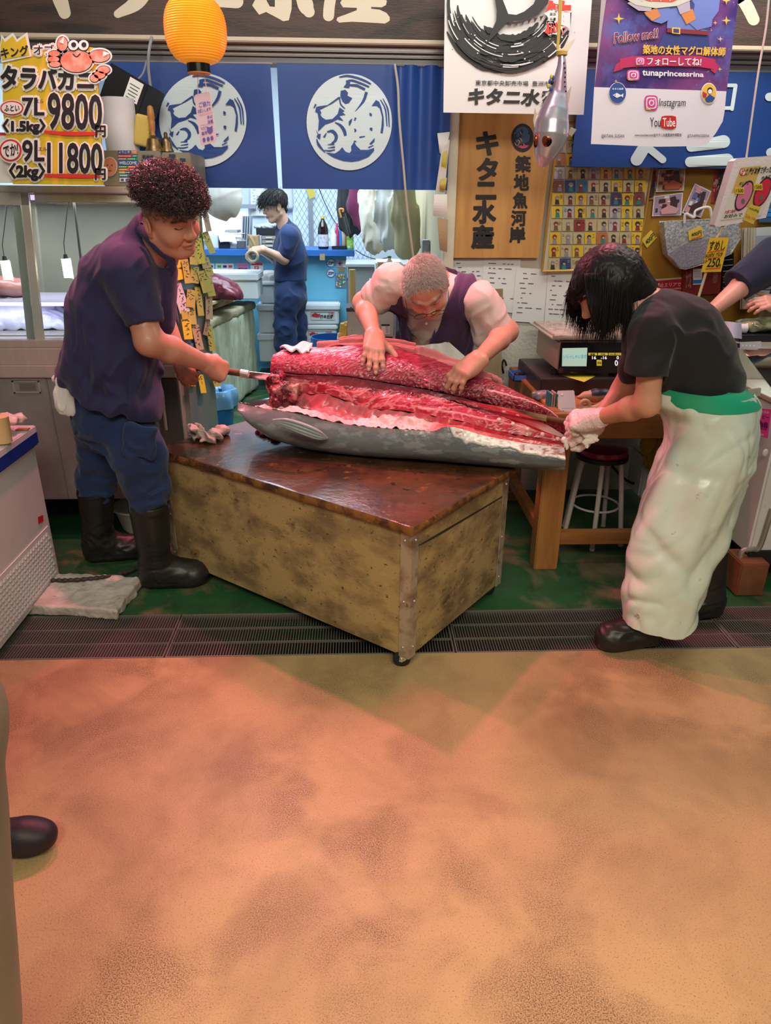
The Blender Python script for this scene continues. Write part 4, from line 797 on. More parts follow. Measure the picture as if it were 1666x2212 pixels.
b.tube([F(.122, .010, .004), F(.126, 0, .008), F(.122, -.010, .004)], .0013, 6); b.out('glasses', GL, r, smooth=True)
SH = mat('pale_shirt', (.60, .51, .46), .8, col2=(.64, .5, .45), scale=5, bump=.0008, bscale=200); tor = [J(938, 800, 3.82), J(938, 720, 3.74), J(938, 665, 3.66), J(938, 640, 3.60)]
def torso(s, o=0): s.chain(tor, [.165+o, .175+o, .165+o, .13+o], .05, .05, ((nrm(A(0, -.75, .6))), .72)); s.rc(J(868, 628, 3.56), J(1005, 640, 3.56), .085+o, .085+o, .06)
s = Sdf(); torso(s); s.rc(sR+A(.01, .02, 0), J(800, 657, 3.585), .092, .079, .03); s.rc(sL, J(1072, 706, 3.50), .095, .083, .03); s.rc(J(1040, 690, 3.53), J(1045, 730, 3.50), .06, .05, .03)
s.ell(F(.0, 0, -.02), A(.1, .083, .12)*1.06, F.R, .01, 's'); s.op(f_half(J(766, 640, 3.5), eR-sR+A(-.02, 0, -.06)), .004, 'i'); sdf_obj(s, 'shirt', .005, SH, r, lambda p: folds(p, .007, 9, (1, 1, 1), 5))
s = Sdf(); torso(s, .022); s.op(f_half(J(1050, 690, 3.55), (1, -.05, .35)), .01, 'i'); s.op(f_half(J(828, 690, 3.55), (-1, -.05, .28)), .01, 'i')
vA, vB, vC, vD = J(893, 752, 3.5), J(856, 585, 3.3), J(985, 600, 3.3), J(925, 752, 3.5); n1 = nrm(np.cross(vB-CC, vA-CC)); n2 = nrm(np.cross(vC-CC, vD-CC))
n1 = n1 if n1[0] > 0 else -n1; n2 = n2 if n2[0] < 0 else -n2
s.op((lambda p: np.maximum.reduce([-(p-vA)@n1, -(p-vD)@n2, p[:, 1]-3.62]), None, None), .006, 's'); s.ell(F(.0, 0, -.02), A(.11, .09, .14)*1.06, F.R, .01, 's')
sdf_obj(s, 'sleeveless_jacket', .005, cloth('plum_cotton', (.062, .026, .085)), r, lambda p: folds(p, .009, 9, (1.6, 1, .35), 2))
b = MB(); b.cyl(J(921, 699, 3.42), J(921, 699, 3.42)+A(0, -.012, .002), .0065, n=14); b.out('button', mat('button', (.8, .68, .62), .3), r)
P = np.zeros((30, 16, 3)); TL, TR, BL, BR = (884, 746), (968, 738), (872, 800), (1040, 800)
for i, u in enumerate(np.linspace(0, 1, 30)):
    for j, t in enumerate(np.linspace(0, 1, 16)): x = (np.array(TL)*(1-u)+np.array(TR)*u)*(1-t)+(np.array(BL)*(1-u)+np.array(BR)*u)*t; P[i, j] = at(x[0], x[1], 3.535-.05*t)+A(0, -.03*math.sin(u*3.14)+.008*math.sin(u*14+t*5), 0)
b = MB(); b.sheet(P, .003); b.out('apron', mat('pvc_apron', (.66, .70, .64), .35, col2=(.60, .62, .55), scale=4, coat=.15), r, smooth=True, ang=180)
s = Sdf(); s.rc(A(.38, 3.85, .92), A(.38, 3.85, .75), .16, .16, .05); s.rc(A(.28, 3.86, .8), A(.27, 3.88, .25), .11, .08, .05); s.rc(A(.48, 3.86, .8), A(.49, 3.88, .25), .11, .08, .05); sdf_obj(s, 'trousers', .008, NAVY2, r)
boot('boot', r, (A(.27, 3.88, .3), A(.27, 3.88, .1)), (0, -1), .085, .065); boot('boot', r, (A(.49, 3.88, .3), A(.49, 3.88, .1)), (0, -1), .085, .065)
# ---- woman at the tail
r = thing('person', 'person with black bob, black t-shirt and long white apron at the tail', 'person', (1.3, 2.45, 0)); MW = r
pz = math.radians(38); yw = math.radians(188); fw = A(math.cos(yw)*math.cos(pz), math.sin(yw)*math.cos(pz), -math.sin(pz)); F = Frame((0, 0, 0), fw, (-.55, 0, .8), 1.04); F.o = J(1262, 684, 2.60)-F.R@(A(.112, 0, -.025)*1.04); SK = (.60, .30, .20); nails = []
s = Sdf(); head(s, F, 1.0, .85); nb = J(1400, 668, 2.58); s.rc(F(-.03, 0, -.06), nb, .05, .06, .03); s.rc(nb, J(1490, 780, 2.55), .07, .10, .05)
sL, eL, wL = J(1412, 722, 2.43), J(1398, 872, 2.42), J(1288, 905, 2.63); sR, eR, wR = J(1400, 715, 2.72), J(1345, 840, 2.80), J(1283, 918, 2.74)
s.rc(sL, sR, .042, .042, .03); s.chain([sL, eL], [.048, .042], .02, .02); s.rc(eL, eL+(wL-eL)*.3, .042, .043, .03); s.rc(eL+(wL-eL)*.3, wL, .043, .027, .02); s.chain([sR, eR, wR], [.046, .041, .027], .02, .02)
sdf_obj(s, 'body', .0028, SKINM, r, colf=lambda V: skin_cols(V, SK, F, [], brow=(.03, .02, .02)))
GLV = mat('latex_glove', (.80, .66, .64), .35, col2=(.74, .6, .58), scale=14, coat=.15)
s = Sdf(); H = Frame(wL, J(1190, 912, 2.72)-wL, (-.1, -.6, .78), 1.02); fist(H, -1, s, None, (48, 60, 35), ((.85, .45, -.3), 10, 20), 1.2); s.rc(wL-(wL-eL)*-.0+(eL-wL)*.12, wL+(J(1190, 912, 2.72)-wL)*.2, .036, .032, .02)
def wr(p): return -.0022*np.abs(np.sin(p[:, 0]*260+fbm(p, 30, 2)*6))+fbm(p, 60, 2)*.0018
sdf_obj(s, 'glove', .003, GLV, r, wr)
s = Sdf(); H = Frame(wR, J(1216, 948, 2.70)-wR, (-.1, -.75, .45), 1.0); fist(H, 1, s, None, (60, 80, 45), fat=1.2); s.rc(wR+(eR-wR)*.12, wR, .035, .032, .02); sdf_obj(s, 'glove', .003, GLV, r, wr)
# hair
hc, hr = F(-.014, 0, .04), A(.103, .086, .09)*1.04
s = Sdf(); s.ell(F(-.018, 0, .05), A(.112, .094, .092)*1.06, F.R, .02); s.rc(F(-.05, .04, -.0), F(-.085, .045, -.10), .075, .045, .04); s.rc(F(-.05, -.04, -.0), F(-.085, -.045, -.10), .075, .045, .04); s.rc(F(.0, .055, .02), F(.0, .06, -.07)+A(0, 0, -.03), .05, .026, .03); s.rc(F(.0, -.055, .02), F(.0, -.06, -.07)+A(0, 0, -.03), .05, .026, .03)
s.ell(F(.085, 0, -.04), A(.075, .09, .10), F.R, .012, 's'); s.rc(F(.02, 0, -.14), F(.07, 0, -.14), .06, .06, .01, None, 's')
s.rc(F(-.09, 0, .0), F(-.12, 0, -.085), .06, .035, .04); s.ell(J(1256, 672, 2.53), (.036, .075, .048), None, .01, 's')
sdf_obj(s, 'hair', .004, HAIRK, r, lambda p: folds(p, .0018, 60, (1, 1, .15)))
p, q = scalp(F, 2600, 4, lambda p: (p[:, 2] > .02) & (p[:, 0] < .038), (-.014, 0, .045), (.104, .088, .09))
dw = F.R.T@A(0, 0, -1); dl = dw-q*(q@dw)[:, None]; dl = dl/(np.linalg.norm(dl, axis=1)[:, None]+.15)+np.c_[np.zeros(len(q)), np.sign(q[:, 1]+1e-6)*np.clip(q[:, 2], 0, 1)*1.2, np.zeros(len(q))]+q*.12; Lh = np.random.RandomState(7).uniform(.16, .24, len(p))*np.clip(1.05-.45*np.clip(q[:, 0], 0, 1), .5, 1.1)
strands('hair_strands', np.array([F(*x) for x in p]), dl@F.R.T, Lh, HAIRK, r, F(-.014, 0, .03), A(.110, .096, .10)*1.04, F.R, .26, 16, .0013, 8, .06, 1.02, lambda a: ~(((a[..., 1] < F.o[1]+.02) & (a[..., 0] > J(1238, 670, 2.53)[0]) & (a[..., 0] < J(1277, 670, 2.53)[0]) & (a[..., 2] < J(1258, 645, 2.53)[2]) & (a[..., 2] > J(1258, 712, 2.53)[2])).any(0)))
b = MB(); rs = np.random.RandomState(3)
for i in range(70):                                        # loose fringe strands falling past the face
    o = F(.085+rs.uniform(-.02, .008), rs.uniform(-.05, .05), .075+rs.uniform(-.03, .01)); b.tube(cat_rom([o, o+A(-.02, 0, -.03), J(1232+rs.uniform(-4, 14), 625+rs.uniform(-8, 8), 2.58+rs.uniform(-.05, .05)), J(1245+rs.uniform(-8, 18), 655+rs.uniform(-18, 18), 2.58+rs.uniform(-.04, .05))], 4), np.linspace(.0013, .0004, 13), 3)
for i in range(150):
    x0 = rs.uniform(0, 1); b.tube(cat_rom([J(1262+x0*45, 590, 2.53+rs.uniform(-.02, .02)), J(1268+x0*50+rs.uniform(-4, 4), 650, 2.505), J(1278+x0*45, 695, 2.51), J(1280+x0*34+rs.uniform(-8, 6), 728+rs.uniform(-22, 20), 2.52+rs.uniform(-.02, .03))], 4), np.linspace(.0015, .0004, 13), 3)
b.out('hair_fringe', HAIRK, r, smooth=True, ang=180)
# t-shirt
TS = cloth('black_cotton', (.012, .013, .016)); s = Sdf()
s.chain([J(1520, 850, 2.56), J(1490, 790, 2.57), J(1450, 728, 2.57), J(1415, 690, 2.57)], [.135, .145, .15, .10], .05, .05, ((0, 1, 0), 1.12)); s.rc(J(1415, 715, 2.46), J(1402, 712, 2.70), .082, .08, .05); s.rc(J(1556, 810, 2.56), J(1500, 715, 2.56), .075, .08, .05)
s.rc(J(1412, 728, 2.44), J(1392, 822, 2.41), .078, .070, .03); s.rc(sR, J(1370, 800, 2.76), .075, .065, .03); s.rc(J(1385, 750, 2.57), J(1425, 815, 2.57), .06, .06, .05)
s.op(f_half(J(1390, 806, 2.42), A(-.12, 0, -1)), .003, 'i') if False else None
s.op((lambda p, c=J(1391, 807, 2.41): np.where((p[:, 1] < 2.475) & (p[:, 0] < J(1432, 800, 2.42)[0]), (p-c)@nrm(A(-.05, 0, -1)), -1), None, None), 0, 'i'); s.op(f_half(J(1500, 845, 2.55), A(.1, 0, -1)), .004, 'i'); s.rc(nb+A(-.012, 0, 0), F(-.02, 0, -.08), .064, .07, .012, None, 's')
sdf_obj(s, 't_shirt', .005, TS, r, lambda p: folds(p, .006, 8, (1, 1, .8), 1))
# apron: green waistband and white skirt
def rings_px(rows, a0, a1, n, Yc, dep):
    P = np.zeros((len(rows), n, 3))
    for i, (y, xl, xr) in enumerate(rows):
        l, q = J(xl, y, Yc[i]), J(xr, y, Yc[i]); c = (l+q)/2; hw = np.linalg.norm(q-l)/2
        for j, t in enumerate(np.linspace(a0, a1, n)): P[i, j] = c+A(math.cos(t)*hw, math.sin(t)*dep[i], (q[2]-l[2])/2*math.cos(t))
    return P
rows = [(842, 1413, 1620), (870, 1418, 1632), (900, 1440, 1628), (950, 1446, 1624), (1000, 1430, 1612), (1050, 1408, 1598), (1100, 1385, 1584), (1140, 1372, 1568), (1200, 1362, 1544), (1260, 1355, 1522), (1300, 1350, 1508), (1340, 1347, 1500)]
Yc = [2.55, 2.54, 2.53, 2.51, 2.49, 2.475, 2.46, 2.45, 2.435, 2.42, 2.41, 2.40]; dep = [.17, .175, .175, .17, .165, .16, .15, .145, .135, .128, .122, .118]
k = 90; rr = np.array([cat_rom(np.array(rows, float), 10)])[0]; ti = np.linspace(0, 11, len(rr)); P = rings_px(rr, math.pi*.72, math.pi*2.02, k, np.interp(ti, range(12), Yc), np.interp(ti, range(12), dep))
th = np.linspace(math.pi*.72, math.pi*2.02, k)
for i in range(len(rr)):                                   # folds: pull from waist, knee crease; slanted hem
    y = rr[i, 0]; t = (y-842)/498; am = .010*math.sin(math.pi*min(1, t*1.1))
    f = am*np.sin(th*5+t*7+.8*np.sin(t*9))+.012*np.exp(-((th-4.0-.9*t)/.25)**2)*math.sin(math.pi*t)-.010*np.exp(-((t-.32)/.03)**2)*np.cos((th-4)*1.5)-.012*np.exp(-((t-.66-(th-4.2)*.12)/.035)**2)*np.exp(-((th-4.2)/.8)**2)+.004*np.sin(t*30+th*4)*math.exp(-((t-.12)/.15)**2)
    nn = np.stack([np.cos(th), np.sin(th), 0*th], 1); f = f+folds(P[i], .008, 5.5, (1.2, 1.2, .8), 4.0)+folds(P[i]@rot((0, 1, 0), 40), .0035, 11, (1, 1, .35), 9.0); P[i] += nn*f[:, None]
    if t > .9: P[i, :, 2] += ((t-.9)/.1)*(.05*np.clip((th-5.1)/1.2, 0, 1)-.015*np.exp(-((th-5.0)/.5)**2))
Wm = mat('white_pvc', (.66, .76, .70), .36, col2=(.58, .58, .48), scale=3.2, lo=.5, hi=.75, coat=.2, speck=[((.30, .26, .17), 14, .66, .74), ((.25, .24, .2), 60, .70, .74)])
ap = thing('apron', None, None, (1.3, 2.4, .1)); put(ap, r); iw = 14
b = MB(); b.sheet(P, .003); b.out('skirt', Wm, ap, smooth=True, ang=180)
g = [(830, 1416, 1560), (838, 1412, 1604), (852, 1411, 1622), (866, 1418, 1630)]; P = rings_px(np.array(g, float), math.pi*.62, math.pi*2.0, 60, [2.55]*4, [.178, .182, .186, .186]); 
b = MB(); b.sheet(P, .004); b.out('waistband', mat('green_pvc', (.02, .42, .24), .4), ap, smooth=True, ang=180)
b = MB(); c = J(1628, 848, 2.50); b.box(c, (.05, .012, .03), rot((0, 1, 0), -8)); b.cyl(c+A(.008, -.009, 0), c+A(.008, .009, 0), .006, n=12); b.out('strap_buckle', mat('strap', (.35, .34, .30), .5), ap, bevel=.002)
s = Sdf(); s.rc(J(1545, 900, 2.58), J(1540, 960, 2.57), .10, .09, .05); s.rc(J(1520, 920, 2.57), J(1470, 1150, 2.50), .08, .06, .05); s.rc(J(1465, 1150, 2.50), A(1.18, 2.44, .2), .065, .052, .05); s.rc(J(1545, 920, 2.62), J(1540, 1180, 2.62), .10, .065, .05); sdf_obj(s, 'trousers', .006, TS, r)
boot('boot', r, (A(1.16, 2.43, .20), A(1.165, 2.41, .09)), (-1, -.10), .066, .058, 1.05, foot=.175); boot('boot', r, (J(1536, 1150, 2.62), J(1530, 1300, 2.62)), (-1, -.1), .07, .058, 1.0, foot=.15)
# her knife
a, e = J(1182, 903, 2.80), J(965, 862, 3.00); r = thing('fillet_knife', 'slim knife whose blade reaches into the tail from the white-gloved hand', 'knife', a); dr = nrm(e-a); up = nrm(A(0, -.2, 1)-dr*(A(0, -.2, 1)@dr)); sd = np.cross(dr, up)
b = MB(); b.loft([np.array([c+up*h*.8+sd*.0015, c-up*h*.2+sd*.001, c-up*h, c-up*h*.2-sd*.001, c+up*h*.8-sd*.0015]) for c, h in ((a, .016), (a+(e-a)*.6, .014), (e-dr*.03, .007), (e, .001))]); b.out('blade', _M['blade_steel'], r)
b = MB(); b.tube([a-dr*.11, a], [.012, .011], 12); b.out('handle', _M['knife_handle'], r, smooth=True)
b = MB(); s = Sdf(); s.ell(J(1274, 944, 2.66), (.02, .012, .026), None, .01); s.rc(J(1260, 930, 2.67), J(1285, 948, 2.655), .014, .016, .01, ((0, 1, 0), .4)); s.rc(J(1262, 955, 2.66), J(1268, 965, 2.66), .008, .006, .01); s.rc(J(1219, 950, 2.665), J(1225, 968, 2.66), .011, .008, .01)
sdf_obj(s, 'paper_towel', .0025, mat('tissue', (.85, .78, .74), .9), None, lambda p: folds(p, .004, 30), label='crumpled white paper towel under the gloved hands', cat='paper towel')
# ---- young man in the room behind
r = thing('person', 'young person in navy work clothes standing sideways at the blue counter', 'person', (-.55, 6.72, 0)); SK = (.58, .36, .27)
F = Frame((-.684, 6.70, 1.611), (-.91, -.33, -.25), (-.23, -.09, .97), 1.0); s = Sdf(); head(s, F, .95); s.rc(F(-.025, 0, -.06), J(617, 498, 6.75), .052, .062, .03)
sh, el, wr_, = J(625, 508, 6.56), J(614, 560, 6.55), J(567, 538, 6.45); s.chain([sh, el], [.048, .043], .02, .03); s.rc(el, wr_, .043, .028, .02); H = Frame(wr_, (-.9, .1, -.15), (-.1, -.5, .85), 1.0); hand(s, H, -1, [(35, 40, 30)]*4, (4, 1, -2, -5), ((.8, .5, -.4), 20, 20))
sh2, el2, w2_ = J(618, 508, 6.95), J(596, 560, 6.9), J(562, 540, 6.62); s.chain([sh2, el2, w2_], [.055, .043, .028], .02, .03); H = Frame(w2_, (-.9, -.25, -.15), (.1, .5, .85), 1.0); hand(s, H, 1, [(35, 40, 30)]*4)
s.rc(sh, sh2, .045, .045, .03); sdf_obj(s, 'body', .004, SKINM, r, colf=lambda V: skin_cols(V, SK, F, browk=.4))
s = Sdf(); s.chain([J(628, 600, 6.75), J(628, 555, 6.75), J(624, 510, 6.75)], [.145, .14, .11], .05, .05, ((0, 1, 0), 1.15)); s.rc(J(625, 508, 6.62), J(620, 508, 6.9), .085, .085, .04); s.rc(sh, sh+(el-sh)*.72, .085, .068, .03); s.rc(sh2, sh2+(el2-sh2)*.72, .085, .068, .03); s.rc(J(618, 500, 6.75), J(612, 484, 6.74), .08, .065, .03); s.op(f_half(J(628, 608, 6.75), (0, 0, -1)), .006, 'i'); s.rc(F(-.02, 0, -.07), F(.02, 0, -.1), .06, .07, .01, None, 's')
sdf_obj(s, 'shirt', .007, NAVY2, r, lambda p: folds(p, .010, 6, (1, 1, .8), 4))
s = Sdf(); s.rc(J(628, 612, 6.75), J(628, 640, 6.75), .14, .14, .05); s.chain([J(622, 640, 6.66), J(616, 700, 6.66), J(618, 742, 6.66)], [.12, .10, .11], .04, .05); s.chain([J(636, 640, 6.86), J(640, 700, 6.86), J(641, 742, 6.86)], [.115, .095, .10], .04, .05); sdf_obj(s, 'trousers', .007, NAVY2, r, lambda p: folds(p, .012, 6, (1, 1, 1.2), 6))
boot('boot', r, (J(618, 742, 6.66), A(-.57, 6.66, .1)), (-1, -.1), .09, .065); boot('boot', r, (J(641, 742, 6.86), A(-.47, 6.86, .1)), (-1, .1), .09, .065)
s = Sdf(); s.ell(F(-.016, 0, .055), (.112, .092, .088), F.R, .02); s.rc(F(-.06, 0, .02), F(-.075, 0, -.045), .055, .03, .03); s.ell(F(.07, 0, -.05), (.075, .1, .09), F.R, .01, 's'); s.ell(F(.02, 0, -.08), (.06, .1, .07), F.R, .01, 's'); sdf_obj(s, 'hair', .005, HAIRK, r, lambda p: folds(p, .006, 22, (1, 1, .5)))
p, q = scalp(F, 900, 14, lambda p: (p[:, 2] > .03) & (p[:, 0] < .09), (-.014, 0, .05), (.108, .09, .09)); strands('hair_strands', np.array([F(*x) for x in p]), (q*.5+A(.6, 0, -.1))@F.R.T, .075, HAIRK, r, F(-.014, 0, .045), A(.11, .092, .092), F.R, .2, 6, .002, 2, .2, 1.02)
# ---- person at the right edge of the stall
r = thing('person', 'person in dark navy top at the right edge, reaching a bare forearm out', 'person', (2.15, 3.62, 0)); SK = (.60, .33, .26); nails = []
F = Frame(J(1716, 480, 3.62), (-.75, -.55, -.35), (-.2, -.2, .95), 1.05); s = Sdf(); head(s, F); s.rc(F(-.03, 0, -.06), J(1730, 560, 3.66), .055, .07, .03)
sh, el, w_ = J(1672, 560, 3.55), J(1602, 618, 3.50), J(1530, 678, 3.40); s.chain([sh, el], [.06, .05], .02, .03); s.rc(el, w_, .05, .03, .02); H = Frame(w_, (-.7, -.2, -.7), (-.3, -.8, .5), 1.0); hand(s, H, 1, [(30, 40, 30)]*4); H = Frame(J(1690, 660, 3.42), (-1, -.05, .15), (0, -.6, .8), 1.0); hand(s, H, -1, [(25, 30, 20)]*4); s.rc(J(1780, 690, 3.5), J(1690, 660, 3.42), .045, .03, .02)
sdf_obj(s, 'body', .0035, SKINM, r, colf=lambda V: skin_cols(V, SK, F))
s = Sdf(); s.chain([J(1735, 760, 3.86), J(1735, 660, 3.84), J(1730, 580, 3.74)], [.16, .16, .12], .05, .05); s.rc(J(1690, 565, 3.58), J(1770, 560, 3.7), .1, .1, .05); s.rc(sh, J(1596, 612, 3.5), .105, .082, .03); s.op(f_half(J(1590, 618, 3.5), el-sh), .004, 'i'); sdf_obj(s, 'top', .006, cloth('dark_navy', (.012, .016, .055)), r, lambda p: folds(p, .009, 7))
s = Sdf(); s.ell(F(-.016, 0, .05), (.12, .1, .1), F.R, .02); s.rc(F(-.04, -.05, .0), F(-.04, -.06, -.1), .06, .04, .03); s.ell(F(.075, 0, -.04), (.07, .1, .09), F.R, .01, 's'); sdf_obj(s, 'hair', .005, HAIRK, r, lambda p: folds(p, .005, 25, (1, 1, .3)))
P = np.array([[at(1640+t*80, 660+u*80, 3.52-.02*math.sin(t*3)) for u in np.linspace(0, 1, 8)] for t in np.linspace(0, 1, 14)]); b = MB(); b.sheet(P, .004); b.out('apron', mat('khaki_cloth', (.34, .28, .14), .85), r, smooth=True)
s = Sdf(); s.rc((2.22, 3.88, .8), (2.2, 3.88, .05), .12, .1, .03); sdf_obj(s, 'trousers', .01, TS, r)
# ---------------------------------------------------------------- left: refrigerated case and what stands on it
def fb(b, x0, y0, x1, y1, Y, d, mi=0):
    """box whose front face at depth Y fills the pixel rectangle, d deep"""
    p, q = at(x0, (y0+y1)/2, Y), at(x1, (y0+y1)/2, Y); t, u = at((x0+x1)/2, y0, Y), at((x0+x1)/2, y1, Y); return b.b2((p[0], Y, u[2]), (q[0], Y+d, t[2]), mi)
BLK = mat('ink_black', (.012, .012, .013), .5); WHT = mat('paper_white', (.78, .77, .74), .7); YEL = mat('card_yellow', (.72, .50, .02), .55, col2=(.66, .45, .02), scale=5); REDP = mat('print_red', (.55, .03, .03), .5)
CLEAR = glass('clear_glass', (.96, .98, .97), .02, .02); GL2 = glass('case_glass', (.90, .95, .93), .05, .03)
CY = 3.45
def z_at(y, Y): return at(200, y, Y)[2]
zk, zd, zw, zs, zg0, zg1, zt = z_at(1080, CY), z_at(815, CY), z_at(788, CY), z_at(752, CY), z_at(735, CY), z_at(418, 3.62), z_at(402, 3.60)
xr = at(400, 800, CY)[0]-.04; xl = -2.5
r = thing('display_case', 'stainless refrigerated display case with sliding glass doors at the left, behind the curly-haired cutter', 'display case', ((xl+xr)/2, CY, 0))
b = MB(); b.b2((xl, CY+.012, zk), (xr, 4.1, zw)); b.b2((xl, CY-.014, zd), (xr, CY+.02, zw)); b.b2((xl, CY-.004, zw), (xr, CY+.12, zs)); b.b2((xl, CY+.002, zs), (xr, CY+.12, zg0)); b.out('cabinet', STEEL, r, bevel=.004)
b = MB(); b.b2((xl, 3.80, 0), (xr-.03, 4.05, zk)); b.out('plinth', mat('plinth_black', (.012, .012, .012), .7), r)
xs = [xl, at(-150, 940, CY)[0], at(120, 940, CY)[0], xr-.11]
xd = at(101, 818, CY)[0]
for i, (a, c) in enumerate(((xl, xd-.72), (xd-.716, xd-.003), (xd+.003, xr-.115), (xr-.11, xr-.004))):
    b = MB(); b.b2((a, CY, zk+.004), (c, CY+.02, zd-.006)); d = b.out('door', STEELD if i < 3 else mat('dark_steel', (.16, .155, .15), .4, .8), r, bevel=.004)
    if i in (1, 2):
        x0, x1 = (at(28, 835, CY)[0], at(88, 835, CY)[0]); w_ = x1-x0; x0 = x0 if i == 1 else c-.3
        zz0, zz1 = z_at(849, CY), z_at(822, CY); b = MB()
        for q in ((x0, zz0, x0+w_, zz0+.008), (x0, zz1-.008, x0+w_, zz1), (x0, zz0, x0+.01, zz1), (x0+w_-.01, zz0, x0+w_, zz1)): b.b2((q[0], CY-.006, q[1]), (q[2], CY, q[3]))
        b.b2((x0+.03, CY-.003, zz0+.012), (x0+w_-.02, CY-.001, zz1-.012), 1); b.out('door_handle', [STEEL, mat('handle_recess', (.25, .23, .2), .5, .6)], d, bevel=.0015)
    if i == 3:
        b = MB(); b.cyl((a+.03, CY-.012, zd-.08), (a+.03, CY-.012, zd-.26), .008, n=10); b.out('door_hinge', STEEL, d, smooth=True)
# sloped glass front
top_y, bot_y = 3.60, CY+.03; yf = lambda z: bot_y+(top_y-bot_y)*(z-zg0)/(zg1-zg0)
def slat(b, xa0, xa1, xb0, xb1, z0, z1, th=.02, off=0, mi=0):     # slanted bar in the glass plane (x at bottom a, at top b)
    y0, y1 = yf(z0)+off, yf(z1)+off
    v = [(xa0, y0, z0), (xa1, y0, z0), (xb1, y1, z1), (xb0, y1, z1)]; v = [A(*q) for q in v]; b.face(v, mi, th, (0, 1, 0))
xm = at(92, 700, yf(z_at(700, CY)))[0]; fr = thing('sliding_door', None, None, (xm, CY, zg0)); put(fr, r)
b = MB(); slat(b, xm-.035, xm, xm-.035, xm, zg0, zg1, .02, -.012); slat(b, xl, xm, xl, xm, zg1-.05, zg1, .02, -.012); b.out('door_frame', STEEL, fr, bevel=.003)
b = MB(); slat(b, xl, xm-.03, xl, xm-.03, zg0, zg1-.04, .004, 0); b.out('door_glass', GL2, fr)
fr = thing('sliding_door', None, None, (xm+.3, CY, zg0)); put(fr, r)
b = MB(); slat(b, xm-.085, xm-.052, xm-.085, xm-.052, zg0, zg1-.05, .02, .016); slat(b, xm+.02, xr-.01, xm+.02, xr-.01, zg1-.035, zg1, .02, .01); b.out('door_frame', STEEL, fr, bevel=.003)
b = MB(); slat(b, xm-.05, xr-.01, xm-.05, xr-.01, zg0, zg1-.03, .004, .024); b.out('door_glass', GL2, fr)
b = MB(); b.b2((xl, 3.585, zg1), (xr, 4.1, zt)); b.b2((xr-.03, 3.62, zg0), (xr, 4.1, zg1)); b.out('roof', STEEL, r, bevel=.004)
LIN = mat('case_lining', (.27, .28, .21), .4, col2=(.20, .21, .17), scale=2)
b = MB(); b.b2((xl, 4.04, zg0), (xr-.03, 4.09, zg1)); b.b2((xl, 3.56, zg0-.05), (xr-.03, 4.04, zg0+.005), 1); b.out('lining', [LIN, STEEL], r)
zz = z_at(655, 3.6); b = MB(); b.b2((xl, 3.66, zz-.012), (xr-.04, 4.04, zz)); b.out('shelf', mat('lilac_shelf', (.55, .52, .68), .4), r)
b = MB(); b.b2((xl, 3.645, zz-.02), (xr-.04, 3.66, zz-.004)); b.out('shelf_light', mat('lilac_strip', (.75, .62, 1), .5, emit=1.6, ecol=(.78, .68, 1)), r)
b = MB(); b.b2((xl, 3.63, zg1-.03), (xr-.05, 3.66, zg1-.008)); b.out('top_light', mat('lilac_strip2', (.75, .62, 1), .5, emit=.8, ecol=(.85, .75, 1)), r)
zz_ = 0; area("case_light", (-1.6, 3.78, zg1-.04), (-1.6, 3.75, 1), 1.2, 7, (.86, .84, .95), .12)
area('case_shelf_light', (-1.6, 3.64, zz-.03), (-1.6, 3.85, zg0), 1.2, 1.6, (.80, .76, 1.0), .06)
for x in (20, 150): b = MB(); b.tube([at(x+8, 420, 3.75), at(x+34, 640, 3.75)], .006, 6); b.out('shelf_bracket', mat('bracket_dark', (.08, .075, .06), .5), r)
for i, (x, y) in enumerate(((15, 586), (146, 582))):  # glowing coils modelled inside the case in place of reflections on its glass
    c = at(x, y, 3.72); l = thing('coil_reflection', ['white glowing coil lamp behind the left pane of the display case', 'white glowing coil lamp behind the right pane of the display case, beside the cutter'][i], 'lamp', c)
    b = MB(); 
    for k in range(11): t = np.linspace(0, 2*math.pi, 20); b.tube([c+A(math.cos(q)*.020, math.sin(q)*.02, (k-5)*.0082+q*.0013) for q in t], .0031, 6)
    b.out('coil', mat('reflection_coil', (1, 1, .95), .4, emit=2.6, ecol=(1, .97, .85)), l, smooth=True)
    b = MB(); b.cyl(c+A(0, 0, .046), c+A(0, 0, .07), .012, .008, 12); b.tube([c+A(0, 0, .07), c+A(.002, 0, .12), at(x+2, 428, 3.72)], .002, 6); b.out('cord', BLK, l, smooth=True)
PINKF = mat('wrapped_fish', (.62, .16, .14), .25, col2=(.55, .28, .26), scale=9, coat=.4); PLAST = mat('frosted_wrap', (.55, .55, .78), .2, col2=(.72, .72, .85), scale=8, coat=.3, bump=.006, bscale=26)
for i, (x0, x1) in enumerate(((-60, 62), (165, 290))):
    s = Sdf(); c = at((x0+x1)/2, 556, 3.85); c[2] = zz+.052; s.ell(c, (.11, .09, .052), None, .02); s.ell(c+A(.05, .01, -.01), (.07, .07, .04), None, .02); s.op(f_half((0, 0, zz+.001), (0, 0, -1)), .003, 'i'); sdf_obj(s, 'fish_fillet', .006, PINKF, None, lambda p: fbm(p, 18, 2)*.006, label=['plastic-wrapped pink fish block on the shelf behind the left glass pane', 'plastic-wrapped pink fish block on the case shelf, half behind the cutter'][i], cat='fish block')
s = Sdf(); c = at(40, 712, 3.78)
for (x, y, rr) in ((-30, 705, .14), (30, 697, .16), (90, 702, .14), (140, 712, .10)): s.ell(at(x, y, 3.80), (.13, .12, rr*.75), None, .05)
s.op(f_half((0, 0, zg0+.007), (0, 0, -1)), .003, 'i'); sdf_obj(s, 'wrapped_fish', .007, PLAST, None, lambda p: -folds(p, .016, 9, (1, 1, .7)), label='large fish under crinkled clear plastic on the floor of the display case', cat='fish')
